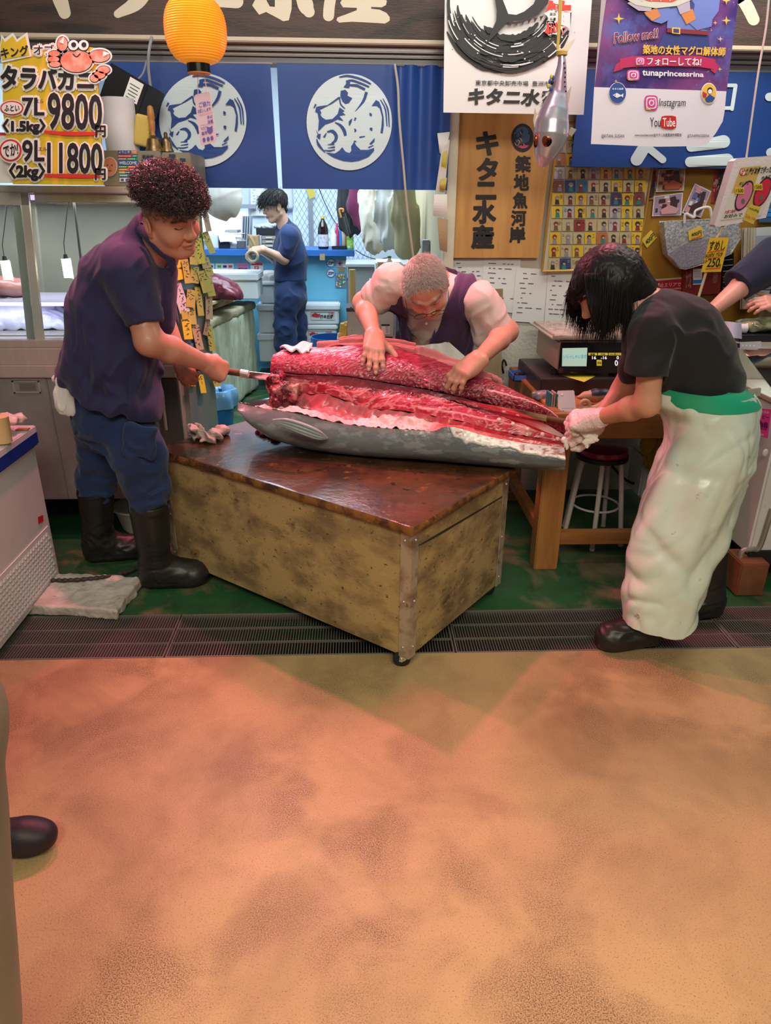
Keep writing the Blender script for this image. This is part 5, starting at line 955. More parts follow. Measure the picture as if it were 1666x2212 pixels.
# panel at the case's right end, covered with yellow handwritten tags
pa, pb, pc = at(372, 398, 3.64), at(409, 925, CY+.02), at(470, 915, 4.05); PT = P3(pa, pb, pc); pd = PT(430, 395)
r = thing('tag_panel', 'greenish panel at the end of the display case covered with yellow handwritten price tags', 'panel', (pb+pc)/2*A(1, 1, 0))
nv = PT.n if PT.n[0] < 0 else -PT.n
b = MB(); pb0, pc0 = A(pb[0], pb[1], .02), A(pc[0], pc[1], .02); b.face([pa, pb0, pc0, pd], 0, .03, nv); b.out('board', mat('green_acrylic', (.10, .17, .14), .3, col2=(.17, .20, .16), scale=5, coat=.3), r)
tags = [(369, 553, 394, 604, -12, 1), (420, 515, 436, 570, -6, 1), (404, 530, 421, 572, 4, 0), (398, 626, 417, 664, 8, 0), (426, 584, 448, 632, -12, 0), (387, 689, 406, 733, -3, 1), (404, 664, 420, 701, 2, 0), (420, 620, 433, 682, -3, 0), (414, 702, 430, 756, -8, 2), (444, 704, 457, 758, -4, 0), (424, 809, 436, 849, -4, 1), (453, 809, 467, 835, -10, 0), (402, 822, 418, 834, 0, 1), (375, 612, 397, 676, -14, 3), (436, 556, 452, 596, -14, 0), (438, 500, 452, 548, -16, 0), (440, 600, 456, 640, -8, 0), (388, 560, 402, 612, -4, 0), (430, 540, 444, 580, -10, 2), (408, 576, 426, 612, 6, 0), (440, 640, 455, 690, 3, 2), (392, 470, 404, 520, -5, 2), (410, 470, 424, 512, 8, 0), (434, 456, 446, 500, -8, 2), (400, 424, 428, 470, 5, 4), (432, 405, 444, 455, 3, 4), (384, 640, 398, 690, -6, 0), (436, 690, 446, 725, 18, 4), (396, 740, 410, 775, 10, 5), (428, 765, 446, 800, -12, 0)]
TM = [mat('tag_dull_yellow', (.54, .46, .07), .6), mat('tag_bright_yellow', (.76, .60, .02), .55), mat('tag_beige', (.52, .36, .20), .7), mat('tag_white', (.70, .66, .68), .6), mat('cardboard', (.33, .22, .12), .8), mat('blue_wrap', (.10, .16, .28), .4)]
rs = np.random.RandomState(4)
for i, (x0, y0, x1, y1, an, mm) in enumerate(tags):
    b = MB(); c = A((x0+x1)/2, (y0+y1)/2); a = math.radians(an); R2 = np.array([[math.cos(a), -math.sin(a)], [math.sin(a), math.cos(a)]]); o = .002+.0022*(i % 6); tilt = rs.uniform(-.25, .25)
    def tp(u, v, e=0): q = c+R2@A((u-.5)*(x1-x0), (v-.5)*(y1-y0)); return PT(q[0], q[1], o+e+.010*v*(1+tilt))
    P = np.array([[tp(u, v) for v in np.linspace(0, 1, 5)] for u in (0, .5, 1)]); b.sheet(P, .0012, 0)
    for k in range(rs.randint(3, 6)):
        v = .1+.8*k/5+rs.uniform(-.03, .03); u0 = rs.uniform(.1, .3); w_ = rs.uniform(.3, .6)
        for _ in range(3): 
            ua, va = u0+rs.uniform(0, w_), v+rs.uniform(-.06, .06); ub, vb = ua+rs.uniform(-.3, .3), va+rs.uniform(-.08, .08); d_ = nrm(A(ub-ua, vb-va)+1e-3); pn = A(-d_[1], d_[0])*.035
            b.add([tp(ua+pn[0], va+pn[1]*.4, .0018), tp(ub+pn[0], vb+pn[1]*.4, .0018), tp(ub-pn[0], vb-pn[1]*.4, .0018), tp(ua-pn[0], va-pn[1]*.4, .0018)], [(0, 1, 2, 3)], 1)
    b.out('paper_tag', [TM[mm], BLK], r)
# price sign with the crab
SY = 3.40; ps = PY(SY); r = thing('price_sign', 'yellow handmade crab price sign with white cut-out numbers, hung on top of the display case', 'sign', at(110, 400, SY))
b = MB(); b.px([(6, 128), (16, 120), (130, 92), (208, 104), (224, 400), (28, 398), (6, 240)], ps, 0, 0, .008); b.out('board', YEL, r)
b = MB(); b.px([(0, 104), (4, 74), (11, 84), (29, 71), (38, 85), (60, 70), (70, 122), (4, 136)], ps, .004); b.px([(2, 104), (6, 82), (12, 92), (29, 78), (38, 92), (56, 78), (65, 119), (6, 130)], ps, .006, 1)
b.text('キング', ((2, 104), (62, 98), (66, 120), (4, 128)), ps, .008, 2, .03); b.out('crown', [WHT, YEL, BLK], r)
def patch(b, q, grow=5, o=.004):
    x0, y0, x1, y1 = q[0]-grow, q[1]-grow, q[2]+grow, q[3]+grow; R_ = min(14, (y1-y0)/2.2, (x1-x0)/2.2); P = []
    for cx, cy, a0 in ((x1-R_, y0+R_, -90), (x1-R_, y1-R_, 0), (x0+R_, y1-R_, 90), (x0+R_, y0+R_, 180)): P += [(cx+R_*math.cos(math.radians(a0+t)), cy+R_*math.sin(math.radians(a0+t))) for t in range(0, 91, 15)]
    b.px(P, ps, o, 0)
def words(items, nm='cutout_lettering'):
    for st_, q, bold, pt in items:
        b = MB(); xs_ = [p[0] for p in q] if not np.isscalar(q[0]) else [q[0], q[2]]; ys_ = [p[1] for p in q] if not np.isscalar(q[0]) else [q[1], q[3]]
        if pt: b.text(st_, q, ps, .004, 0, .01, fat=pt+2.2); b.text(st_, q, ps, .0055, 0, .01, fat=pt*.55+1)
        b.text(st_, q, ps, .0075, 1, .012, fat=bold*40 if bold > .014 else 0); b.out(nm, [WHT, BLK], r)
words([('オブ', (74, 97, 118, 119), .014, 3), ('タラバガニ', ((4, 142), (203, 152), (203, 195), (4, 191)), .045, 5), ('7L', (50, 212, 97, 250), .018, 4), ('エル', (79, 215, 96, 223), .012, 0), ('〈1.5kg〉', (8, 258, 99, 290), .035, 3), ('9800', ((105, 200), (221, 206), (221, 282), (105, 280)), .02, 2), ('円', (208, 272, 229, 296), .02, 2), ('9L', (50, 303, 97, 349), .018, 4), ('エル', (84, 318, 103, 326), .012, 0), ('〈2kg〉', (22, 353, 98, 390), .035, 3), ('11800', ((104, 308), (222, 310), (222, 376), (104, 374)), .02, 2), ('円', (207, 365, 229, 388), .02, 2)])
b = MB(); b.stroke([(97, 285), (150, 289), (213, 289)], (6, 9, 7), ps, .0075, 0); b.stroke([(97, 379), (150, 380), (216, 381)], (6, 9, 7), ps, .0075, 0); b.out('red_underline', REDP, r)
b = MB(); b.disc((27, 234), 27, ps, .004, 0, 30, 18); b.disc((27, 234), 25, ps, .0055, 1, 30, 16); b.disc((27, 234), 22, ps, .007, 0, 30, 13); b.text('ふとい', (11, 227, 44, 241), ps, .0085, 2, .03); b.out('speech_mark', [WHT, REDP, BLK], r)
b = MB(); b.disc((24, 325), 27, ps, .004, 0); b.disc((24, 325), 24, ps, .0055, 1); b.disc((24, 325), 20, ps, .007, 0); b.text('でか!', ((8, 315), (40, 308), (42, 334), (10, 342)), ps, .0085, 2, .03); b.out('speech_mark', [WHT, REDP, BLK], r)
CR_ = mat('crab_red', (.62, .16, .09), .5, col2=(.72, .40, .30), scale=30); b = MB()
parts_c = [((167, 133), 34, 24, 0), ((137, 96), 11, 15, 0), ((217, 122), 22, 13, 0)]+[((120, 117), 12, 6, 0), ((118, 129), 12, 6, 0), ((121, 140), 12, 6, 0)]+[((226, 152), 13, 8, 0), ((217, 163), 12, 8, 0), ((206, 170), 9, 8, 0)]
for (c, a, e, _) in parts_c: b.disc(c, a+5, ps, .0095, 0, 24, e+5)
for (c, a, e, _) in parts_c: b.disc(c, a+1.5, ps, .0105, 2, 24, e+1.5)
for (c, a, e, _) in parts_c: b.disc(c, a, ps, .0115, 1, 24, e)
b.px([(130, 92), (141, 80), (140, 96)], ps, .0125, 0); b.px([(225, 112), (240, 116), (224, 124)], ps, .0125, 0)
for x in (161, 183): b.disc((x, 99), 13, ps, .0125, 2); b.disc((x, 99), 11, ps, .0135, 0); b.disc((x+1, 98), 5.5, ps, .0145, 2)
b.stroke([(160, 118), (168, 124), (176, 117)], 2.5, ps, .0135, 2); b.out('crab', [WHT, CR_, BLK], r)
b = MB(); fb(b, -20, 286, 24, 395, 3.43, .004); fb(b, -20, 286, 14, 292, 3.428, .002, 1); b.out('notice', [WHT, REDP], label='white notice with a red stripe, half behind the crab price sign', cat='notice')
# control box and things on the case roof
r = thing('metal_box', 'grey metal box with travel stickers on the display case roof, behind the dark curly hair', 'box', at(300, 396, 3.66)); pbx = PY(3.615)
GREY = mat('grey_box_paint', (.30, .29, .22), .5, .2, (.25, .24, .19), 6); q0, q1 = at(224, 398, 3.62), at(346, 326, 3.62); b = MB(); b.b2((q0[0], 3.62, zt), (q1[0], 3.95, q1[2])); q2 = at(415, 360, 3.66); b.b2((q1[0], 3.64, zt), (q2[0], 3.98, q1[2]-.004)); b.out('housing', GREY, r, bevel=.004)
b = MB(); cols = [(255, 325, 283, 333, 'ようこそ', 0), (284, 325, 297, 333, '歓迎', 1), (255, 334, 285, 340, 'Bienvenue', 2), (286, 334, 297, 340, '欢迎', 3), (255, 341, 274, 346, '', 4), (275, 341, 298, 346, '', 5), (256, 347, 298, 357, 'WELCOME', 0), (256, 358, 276, 363, '', 5), (277, 358, 299, 363, '', 1), (257, 364, 279, 369, '', 1), (280, 364, 299, 369, '', 2), (257, 370, 270, 375, '', 6), (271, 370, 300, 375, '', 0), (258, 376, 279, 382, '', 3), (280, 376, 300, 382, '', 2)]
for x0, y0, x1, y1, t, k in cols:
    b.px([(x0, y0), (x1, y0), (x1, y1), (x0, y1)], pbx, .003, k)
    if t: b.text(t, (x0+2, y0+1.5, x1-2, y1-1.5), pbx, .005, 7, .02)
    else:
        for k_ in range(4): b.px([(x0+2+k_*4, y0+1.6), (x0+5+k_*4, y0+1.6), (x0+5+k_*4, y1-1.6), (x0+2+k_*4, y1-1.6)], pbx, .005, 7)
b.px([(259, 384), (301, 383), (301, 392), (259, 393)], pbx, .003, 7); [b.px([(262+k_*10, 386), (268+k_*10, 386), (268+k_*10, 391), (262+k_*10, 391)], pbx, .005, 0) for k_ in range(4)]
SC = [mat('sticker_%d' % i, c, .5) for i, c in enumerate([(.03, .10, .35), (.75, .20, .04), (.62, .05, .12), (.02, .30, .28), (.25, .25, .25), (.03, .33, .10), (.72, .45, .03)])]+[WHT]
b.out('welcome_sticker', SC, r)
b = MB(); b.disc((238, 360), 16, pbx, .003, 0, 30, 21); b.disc((238, 360), 14.5, pbx, .005, 1, 30, 19.5); b.disc((233, 357), 1.6, pbx, .007, 2); b.disc((243, 357), 1.6, pbx, .007, 2); b.stroke([(234, 368), (238, 369), (242, 368)], 1.5, pbx, .007, 2); b.stroke([(238, 358), (239, 363), (237, 364)], 1.2, pbx, .007, 3); b.out('face_sticker', [WHT, mat('sticker_skin', (.60, .27, .14), .5), mat('sticker_brown', (.10, .04, .03), .5), mat('sticker_shade', (.42, .17, .09), .5)], r)
b = MB(); b.disc((327, 360), 21, pbx, .003, 0); b.disc((327, 360), 20, pbx, .005, 1); b.text('SAFE', (310, 354, 344, 367), pbx, .007, 0, .03); b.out('round_sticker', [WHT, mat('safe_blue', (.02, .16, .55), .5)], r)
b = MB(); b.px([(305, 333), (335, 333), (335, 345), (305, 345)], pbx, .003, 0); b.text('築地魂', (308, 335, 332, 343), pbx, .005, 1, .02); b.out('name_plate', [mat('plate_grey', (.2, .2, .16), .5), BLK], r)
b = MB()
for k_, (x0, y0, x1, y1, m_) in enumerate([(352, 335, 372, 392, 0), (366, 333, 380, 362, 1), (374, 345, 392, 395, 0), (390, 342, 402, 380, 1), (398, 350, 414, 395, 0)]): fb(b, x0, y0, x1, y1, 3.636-.002*k_, .0015, m_)
b.out('torn_cardboard', [TM[4], mat('dark_blue_tape', (.03, .04, .10), .5)], r)
b = MB(); c0, c1_ = at(266, 322, 3.74), at(251, 200, 3.74); c0[2] = at(300, 326, 3.64)[2]+.002; b.tube([c0, c0+A(0, 0, .215)], .074, 36); b.out('paper_roll', mat('white_roll', (.70, .68, .74), .6), smooth=True, label='big white paper roll standing on the metal box beside the crab sign', cat='paper roll')
bx = at(285, 210, 3.85); R_ = rot((0, 1, 0), 28)@rot((0, 0, 1), -14); r = thing('black_box', 'black cardboard box with white labels tilted behind the white paper roll', 'box', bx); b = MB(); b.box(bx, (.20, .16, .17), R_); b.out('carton', mat('black_card', (.010, .010, .012), .45), r, bevel=.003)
b = MB(); b.box(bx+R_@A(.045, -.082, .03), (.07, .002, .09), R_); [b.box(bx+R_@A(.045, -.0835, .05-.014*k_), (.05-.01*(k_ % 2), .001, .003), R_, 1) for k_ in range(5)]; b.out('label', [WHT, BLK], r)
s = Sdf(); s.box(at(310, 283, 3.72), (.07, .06, .13), rot((0, 1, 0), 12), .012); sdf_obj(s, 'sponge', .005, mat('yellow_sponge', (.62, .45, .12), .9, bump=.003, bscale=120), None, label='yellow sponge block leaning beside the white paper roll', cat='sponge')
zb2 = at(300, 326, 3.64)[2]+.001
BRASS = mat('old_brass', (.28, .20, .10), .35, .9, (.20, .14, .07), 20)
for i, (x, sc, Y) in enumerate(((334, 1, 3.68), (361, .72, 3.70))):
    c = at(x, 322, Y); c[2] = zb2; r = thing('hand_bell', ['brass hand bell with turned wooden handle on the metal box', 'smaller brass bell at the right of the wooden-handled bell'][i], 'bell', c, 'brass bells'); b = MB()
    b.lathe([(.042*sc, 0), (.042*sc, .004), (.036*sc, .014), (.032*sc, .035), (.028*sc, .05), (.016*sc, .058), (.006, .064)], c, 28); b.out('bell', BRASS, r, smooth=True)
    if i == 0: b = MB(); b.lathe([(.008, .06), (.012, .066), (.009, .075), (.013, .09), (.015, .12), (.013, .128), (.016, .134), (.015, .16), (.012, .178), (.004, .184)], c, 16); b.out('handle', mat('bell_wood', (.45, .20, .05), .4), r, smooth=True)
    else: b = MB(); b.lathe([(.008, .058), (.009, .075), (.005, .08)], c, 14); b.out('handle', BRASS, r, smooth=True)
CAB = mat('grey_cable', (.26, .27, .30), .5)
b = MB(); b.tube(cat_rom([at(328, 80, 3.86), at(322, 110, 3.83), at(321, 150, 3.84), at(327, 200, 3.85), at(331, 225, 3.85)], 8), .007, 8); b.out('cable', CAB, smooth=True, label='grey cable hanging from the rail down to the black carton', cat='cable')
b = MB(); b.tube(cat_rom([at(317, 131, 3.9), at(308, 160, 3.9), at(290, 176, 3.9), at(262, 178, 3.9), at(240, 163, 3.9)], 8), .005, 8); b.out('cable', CAB, smooth=True, label='thin grey cable looping above the white paper roll', cat='cable')
# lantern and its card
LY = 3.30; c = at(423, 70, LY); r = thing('paper_lantern', 'round orange paper lantern with black bottom ring, hanging in front of the blue curtain', 'lantern', c)
hgt = at(423, -8, LY)[2]-at(423, 138, LY)[2]; rx = np.linalg.norm(at(490, 70, LY)-at(356, 70, LY))/2; zb_ = at(423, 138, LY)[2]; prof = []
for k_ in range(0, 27*4+1):
    t = k_/(27*4); a = -1+2*t; rr = rx*(.37+.63*math.sqrt(max(0, 1-abs(a)**2.3))) if abs(a) < 1 else rx*.37; prof.append((rr+.0022*math.cos(k_/4*2*math.pi)-.002, zb_+hgt*t))
b = MB(); b.lathe(prof, A(c[0], c[1], 0), 56, cap=False); b.out('shade', mat('orange_paper', (.90, .36, .02), .5, emit=.36, ecol=(1, .36, .02), sss=0), r, smooth=True)
b = MB(); 
for z0_, z1_, rr in ((zb_-.030, zb_+.004, rx*.375), (zb_+hgt-.004, zb_+hgt+.03, rx*.375)): b.lathe([(rr, z0_), (rr, z1_), (rr-.004, z1_), (rr-.004, z0_), (rr, z0_)], A(c[0], c[1], 0), 40, cap=False)
b.out('rim', mat('lacquer_black', (.01, .01, .012), .2), r, smooth=True, ang=50)
b = MB(); b.cyl((c[0], c[1], zb_-.034), (c[0], c[1], zb_-.030), rx*.37, n=30); b.out('base_disc', mat('orange_disc', (.75, .28, .02), .5), r)
b = MB(); b.cyl((c[0], c[1], zb_+hgt+.03), (c[0], c[1], zb_+hgt+.4), .004, n=6); b.out('hanging_cord', BLK, r)
pt = P3(at(421, 205, LY), at(454, 197, LY), at(440, 312, LY+.03)); r = thing('hanging_card', 'small pink-white notice card hanging on strings below the orange lantern', 'card', at(440, 310, LY))
b = MB(); b.px([(420, 207), (424, 204), (450, 198), (454, 200), (468, 303), (465, 307), (437, 315), (433, 312)], pt, 0, 0, .002)
VI = mat('violet_print', (.16, .12, .42), .5)
for st_, q in (('ご協力', ((429, 221), (453, 217), (455, 228), (431, 233))), ('お願いします!', ((427, 237), (456, 231), (457, 239), (428, 245))), ('手の', ((447, 250), (459, 247), (460, 255), (448, 258))), ('消毒', ((448, 260), (460, 257), (461, 265), (449, 268))), ('マスク', ((434, 275), (446, 272), (447, 279), (435, 282))), ('着用', ((435, 285), (447, 282), (448, 290), (436, 293)))): b.text(st_, q, pt, .002, 1, .02)
b.px([(447, 273), (453, 275), (459, 271), (460, 284), (454, 290), (448, 285)], pt, .002, 1)
for x, y in ((441, 302), (450, 300), (458, 298)): b.disc((x, y), 3.2, pt, .002, 1, 16, 5)
b.px([(430, 248), (461, 241), (461, 242.5), (430, 249.5)], pt, .002, 2); b.px([(433, 270), (463, 264), (463, 265), (433, 271)], pt, .002, 2); b.out('card', [mat('pink_card', (.80, .58, .66), .3), VI, mat('pink_line', (.7, .35, .45), .5)], r)
b = MB(); b.tube([at(427, 153, LY), at(428, 206, LY)], .0016, 5); b.tube([at(440, 153, LY), at(447, 200, LY)], .0016, 5); b.out('string', mat('string_pink', (.7, .5, .5), .6), r)
# chest freezer, foam slab, hose, basin
px_ = PX(-1.40); yr_ = px_(98, 1075)[1]; zt_ = px_(74, 915)[2]; zb_ = px_(124, 1252)[2]; r = thing('chest_freezer', 'white chest freezer with a blue stripe and louvred vents at the left edge', 'freezer', (-1.8, 2.3, 0))
FRW = mat('freezer_white', (.74, .72, .74), .35, col2=(.68, .65, .66), scale=3, coat=.2, speck=[((.45, .40, .34), 26, .66, .72)])
Y0 = 1.75; b = MB(); b.b2((-2.2, Y0, zb_), (-1.40, yr_, zt_-.07)); b.out('body', FRW, r, bevel=.012, seg=3)
b = MB(); z1 = px_(50, 962)[2]; b.b2((-2.2, Y0, zt_-.072), (-1.397, yr_, zt_-.035)); b.b2((-2.2, Y0, zt_-.035), (-1.385, yr_+.01, zt_)); b.out('lid_frame', FRW, r, bevel=.004)
zz0, zz1 = px_(60, 972)[2], px_(60, 936)[2]; b = MB(); b.b2((-2.2, Y0, zz0), (-1.383, yr_+.012, zz1)); b.out('blue_stripe', mat('deep_blue_plastic', (.012, .035, .26), .35), r, bevel=.008)
b = MB(); b.b2((-2.15, Y0, zt_-.001), (-1.45, yr_-.05, zt_+.006)); b.out('sliding_lid', CLEAR, r)
b = MB(); zv0, zv1, yv1 = zb_+.03, px_(98, 1140)[2], yr_-.035; b.b2((-1.402, Y0, zv0), (-1.396, yv1, zv1))
for i in range(10):
    for j in range(26):
        y = yv1-.02-j*.028-(.014 if i % 2 else 0); z = zv0+.02+i*(zv1-zv0-.03)/10; 
        if y > Y0+.02: b.box((-1.393, y, z+.004), (.007, .019, .014), None, 0, (.3, .6))
b.out('vent_panel', mat('vent_grey', (.66, .67, .68), .4), r, bevel=0)
b = MB(); b.px([(80, 1117), (91, 1112), (92, 1126), (81, 1132)], px_, .004, 0); b.out('red_label', mat('label_red', (.60, .02, .05), .4), r)
b = MB(); b.box((-1.41, yr_-.06, zt_+.003), (.05, .03, .004)); b.out('tape', mat('brown_tape', (.40, .20, .07), .5), r)
b = MB(); b.cyl((-1.47, yr_-.14, .035), (-1.44, yr_-.14, .035), .035, n=20); b.cyl((-1.455, yr_-.14, .05), (-1.455, yr_-.14, zb_+.01), .012, n=10); b.out('caster', RUB, r, smooth=True, ang=50)
s = Sdf(); 
for (dx, dy, rr) in ((0, 0, .03), (.03, .02, .026), (-.03, .03, .024), (.02, -.03, .022)): s.ell(at(22, 906, yr_-.10)+A(dx, dy, 0)*1, (rr, rr, .018), None, .02)
sdf_obj(s, 'glove', .003, mat('rubber_glove', (.66, .52, .50), .4), None, lambda p: fbm(p, 40, 2)*.008, label='crumpled pale glove on the lid of the white chest freezer', cat='glove')
b = MB(); q = at(4, 935, yr_-.25); q[2] = zt_+.007; b.lathe([(.032, 0), (.036, .10), (.038, .105), (.03, .108)], q, 24); b.out('tub', mat('cream_tub', (.70, .50, .24), .4), smooth=True, ang=50, label='cream plastic tub on the freezer lid at the left edge', cat='tub')
s = Sdf(); s.box((-1.27, 2.835, .026), (.52, .30, .05), rot((0, 0, 1), -7), .006); sdf_obj(s, 'foam_slab', .006, mat('old_foam', (.66, .58, .56), .85, col2=(.45, .40, .36), scale=12, bump=.004, bscale=70, speck=[((.2, .17, .14), 30, .62, .7)]), None, lambda p: fbm(p, 26, 3)*.007, label='worn white foam slab lying on the floor under the chest freezer', cat='foam slab')
pts = cat_rom([PZ(.06)(112, 1254), PZ(.062)(160, 1253), PZ(.06)(215, 1248), PZ(.03)(262, 1240), PZ(.012)(295, 1228), PZ(.012)(318, 1212), PZ(.012)(350, 1195)], 30); b = MB(); b.tube(pts, .009+.0012*np.sign(np.sin(np.arange(len(pts))*.8)), 10); b.out('hose', mat('wrapped_hose', (.045, .032, .03), .5), smooth=True, label='dark spiral-wrapped hose running over the foam slab towards the boots', cat='hose')
b = MB(); q = PZ(0)(292, 1134); q = A(q[0]+.05, 3.60, 0); b.lathe([(.085, 0), (.10, .02), (.125, .12), (.14, .135), (.14, .142), (.12, .138), (.095, .03), (.0, .02)], q, 36); b.out('basin', mat('white_plastic', (.72, .74, .72), .4), smooth=True, label='white plastic basin pushed under the steel case behind the rubber boots', cat='basin')
# ---------------------------------------------------------------- the room behind the curtains
CB = mat('counter_light_blue', (.16, .50, .70), .5, col2=(.14, .45, .65), scale=3); CBD = mat('counter_blue', (.03, .15, .50), .4)
def rbox(name, x0, y0, x1, y1, Y, d, m_, lab, cat, bev=.004, group=None, parent=None):
    b = MB(); fb(b, x0, y0, x1, y1, Y, d); return b.out(name, m_, parent, bevel=bev, label=lab, cat=cat, group=group)
CTY = 7.15; ztop = at(700, 540, CTY)[2]; p0 = at(380, 600, CTY); p1 = at(748, 600, CTY)
r = thing('counter', 'light blue counter with a darker blue ledge, behind the young navy-clad worker', 'counter', ((p0[0]+p1[0])/2, CTY+.2, 0))
b = MB(); b.b2((p0[0], CTY+.06, 0), (p1[0], CTY+.6, ztop-.05)); b.out('front_panel', CB, r)
b = MB(); q = at(766, 545, CTY); b.b2((p0[0], CTY-.03, ztop-.055), (q[0], CTY+.65, ztop)); b.out('ledge', CBD, r, bevel=.004)
pcf = PY(CTY+.058)
def sticker(polys): 
    for f in polys: f()
CO = lambda n, c: mat('print_'+n, c, .5)
b = MB(); fbx = lambda x0, y0, x1, y1, mi, o=.002: b.px([(x0, y0), (x1, y0), (x1, y1), (x0, y1)], pcf, o, mi)
for x0, x1 in ((440, 463), (466, 505)): fbx(x0, 569, x1, 588, 0)
for k_, (x, y, c) in enumerate(((444, 573, 1), (452, 573, 2), (444, 581, 1), (453, 581, 3), (470, 573, 4), (482, 573, 2), (494, 573, 3), (470, 581, 1), (482, 581, 5), (494, 581, 1))): fbx(x, y, x+8, y+5, c, .004)
b.out('payment_sticker', [WHT, CO('blue', (.03, .2, .6)), CO('navy', (.03, .05, .2)), CO('rose', (.6, .05, .15)), CO('green', (.05, .4, .12)), CO('yellow', (.7, .5, .05))], r)
b = MB(); fbx(512, 568, 537, 588, 0); b.text('買物券', (514, 578, 535, 586), pcf, .004, 1, .02); b.text('ハッピー', (514, 571, 535, 576), pcf, .004, 2); b.out('coupon_sticker', [CO('pink', (.70, .25, .45)), CO('purple', (.12, .03, .22)), CO('rose', (.6, .05, .15))], r)
b = MB(); b.px([(542, 570), (546, 566), (566, 566), (569, 570), (569, 589), (541, 589)], pcf, .002, 0); b.px([(543, 570), (546, 567), (566, 567), (568, 570), (568, 573), (543, 573)], pcf, .004, 1); fbx(550, 575, 559, 584, 1, .004); b.text('P', (552.5, 576.5, 557, 582.5), pcf, .006, 0, .02); b.out('payment_sticker', [WHT, CO('rose2', (.65, .04, .05))], r)
for y in (568, 590):
    b = MB(); b.disc((715, y), 9.5, pcf, .002, 1); b.disc((715, y), 8, pcf, .004, 0); b.text('ZIP!', (708, y-3, 722, y+3.5), pcf, .006, 2, .04); b.out('round_sticker', [WHT, CO('blue', (.03, .2, .6)), CO('navy', (.03, .05, .2))], r)
b = MB(); fbx(727, 562, 742, 577, 0); b.px([(734, 564), (736, 568), (740, 569), (736, 571), (735, 575), (733, 571), (729, 569), (733, 568)], pcf, .004, 1); fbx(741, 563, 752, 578, 2, .003); fbx(731, 577, 744, 587, 3, .003); b.out('pink_sticker', [CO('pink2', (.62, .40, .45)), CO('navy', (.03, .05, .2)), WHT, CO('kraft', (.40, .28, .14))], r)
b = MB(); fbx(724, 590, 748, 622, 0); rs = np.random.RandomState(1)
for k_ in range(40): x, y = rs.uniform(726, 744), rs.uniform(592, 618); fbx(x, y, x+rs.uniform(2, 4), y+rs.uniform(2, 4), rs.randint(1, 6), .003+.0002*k_)
b.text('トップス', (727, 591.5, 745, 595), pcf, .014, 5, .02); b.out('poster', [CO('slate', (.16, .24, .34)), CO('yellow', (.7, .5, .05)), CO('green', (.05, .4, .12)), CO('orange', (.6, .2, .05)), CO('blue', (.03, .2, .6)), WHT], r)
b = MB(); p_ = PY(CTY-.034); b.px([(691, 548), (702, 548), (702, 562), (691, 562)], p_, .002); b.out('kraft_tag', CO('kraft', (.40, .28, .14)), r)
zc = ztop+.001
def oncounter(name, x0, y0, x1, d, m_, lab, cat, Y=7.3, h=None, **k):
    a, c = at(x0, 540, Y), at(x1, 540, Y); t = at(x0, y0, Y); b = MB(); b.b2((a[0], Y, zc), (c[0], Y+d, max(t[2], zc+.01))); return b.out(name, m_, k.pop('parent', None), bevel=.004, label=lab, cat=cat, **k)
FOAM = mat('styrofoam', (.72, .77, .80), .8, bump=.0015, bscale=120, col2=(.68, .73, .76), scale=4)
oncounter('foam_box', 446, 508, 473, .25, FOAM, 'small white foam box at the left end of the blue counter', 'box')
oncounter('cash_tray', 474, 519, 497, .2, mat('dark_plastic', (.02, .02, .025), .4), 'black open cash tray on the blue counter', 'tray', Y=7.28)
b = MB(); Pq = np.array([[at(470+u*36+v*6, 503+v*20+u*3, 7.30-.05*v) for v in np.linspace(0, 1, 6)] for u in np.linspace(0, 1, 10)]); Pq[:, :, 2] += .01*np.sin(np.linspace(0, 3, 10))[:, None]; b.sheet(Pq, .003); b.out('paper', WHT, label='loose white sheet lying tilted over the black cash tray', cat='paper')
oncounter('tissue_pack', 497, 527, 513, .12, CO('cream', (.55, .52, .45)), 'low cream pack beside the black cash tray', 'pack')
o = oncounter('calculator', 513, 521, 529, .10, mat('calc_grey', (.10, .10, .11), .4), 'dark grey calculator on the counter left of the brown paper bag', 'calculator', Y=7.27)
r = thing('wire_tray', 'wire letter tray with papers on the blue counter', 'tray', at(508, 520, 7.45)); b = MB(); a = at(484, 520, 7.42); c = at(530, 505, 7.42)
for z in (a[2], c[2]): b.tube([(a[0], 7.42, z), (c[0], 7.42, z)], .004, 6)
xs_ = np.linspace(a[0], c[0], 13); b.tube([(x, 7.42, a[2] if i % 2 else c[2]) for i, x in enumerate(xs_)], .003, 5); b.b2((a[0], 7.42, zc), (a[0]+.008, 7.7, c[2])); b.b2((c[0]-.008, 7.42, zc), (c[0], 7.7, c[2])); b.out('wires', STEELD, r)
b = MB(); b.b2((a[0]+.01, 7.43, zc), (c[0]-.01, 7.7, a[2]+.02)); b.out('paper_stack', WHT, r)
b = MB(); b.b2((a[0]+.01, 7.44, c[2]+.005), (c[0]-.08, 7.7, c[2]+.03)); b.out('notebook', CO('grey_paper', (.45, .42, .40)), label='grey notebook on top of the wire letter tray', cat='notebook')
r = thing('file_rack', 'grey upright file rack on the counter behind the brown paper bag', 'rack', at(532, 530, 7.5)); 
for i in range(4): b = MB(); c = at(526+i*5, 500, 7.5); b.box((c[0], 7.5, (zc+c[2])/2+.06), (.012, .16, c[2]-zc+.16), rot((0, 1, 0), 6)); b.out('divider', mat('grey_plastic', (.32, .36, .42), .4), r)
s = Sdf(); c = at(545, 522, 7.02); s.box((c[0], 7.12, (zc+c[2])/2+.02), (.105, .08, (c[2]-zc)*2), None, .012); sdf_obj(s, 'paper_bag', .006, CO('kraft', (.40, .28, .14)), None, lambda p: folds(p, .012, 9), label='brown paper bag standing on the counter in front of the young worker', cat='bag')
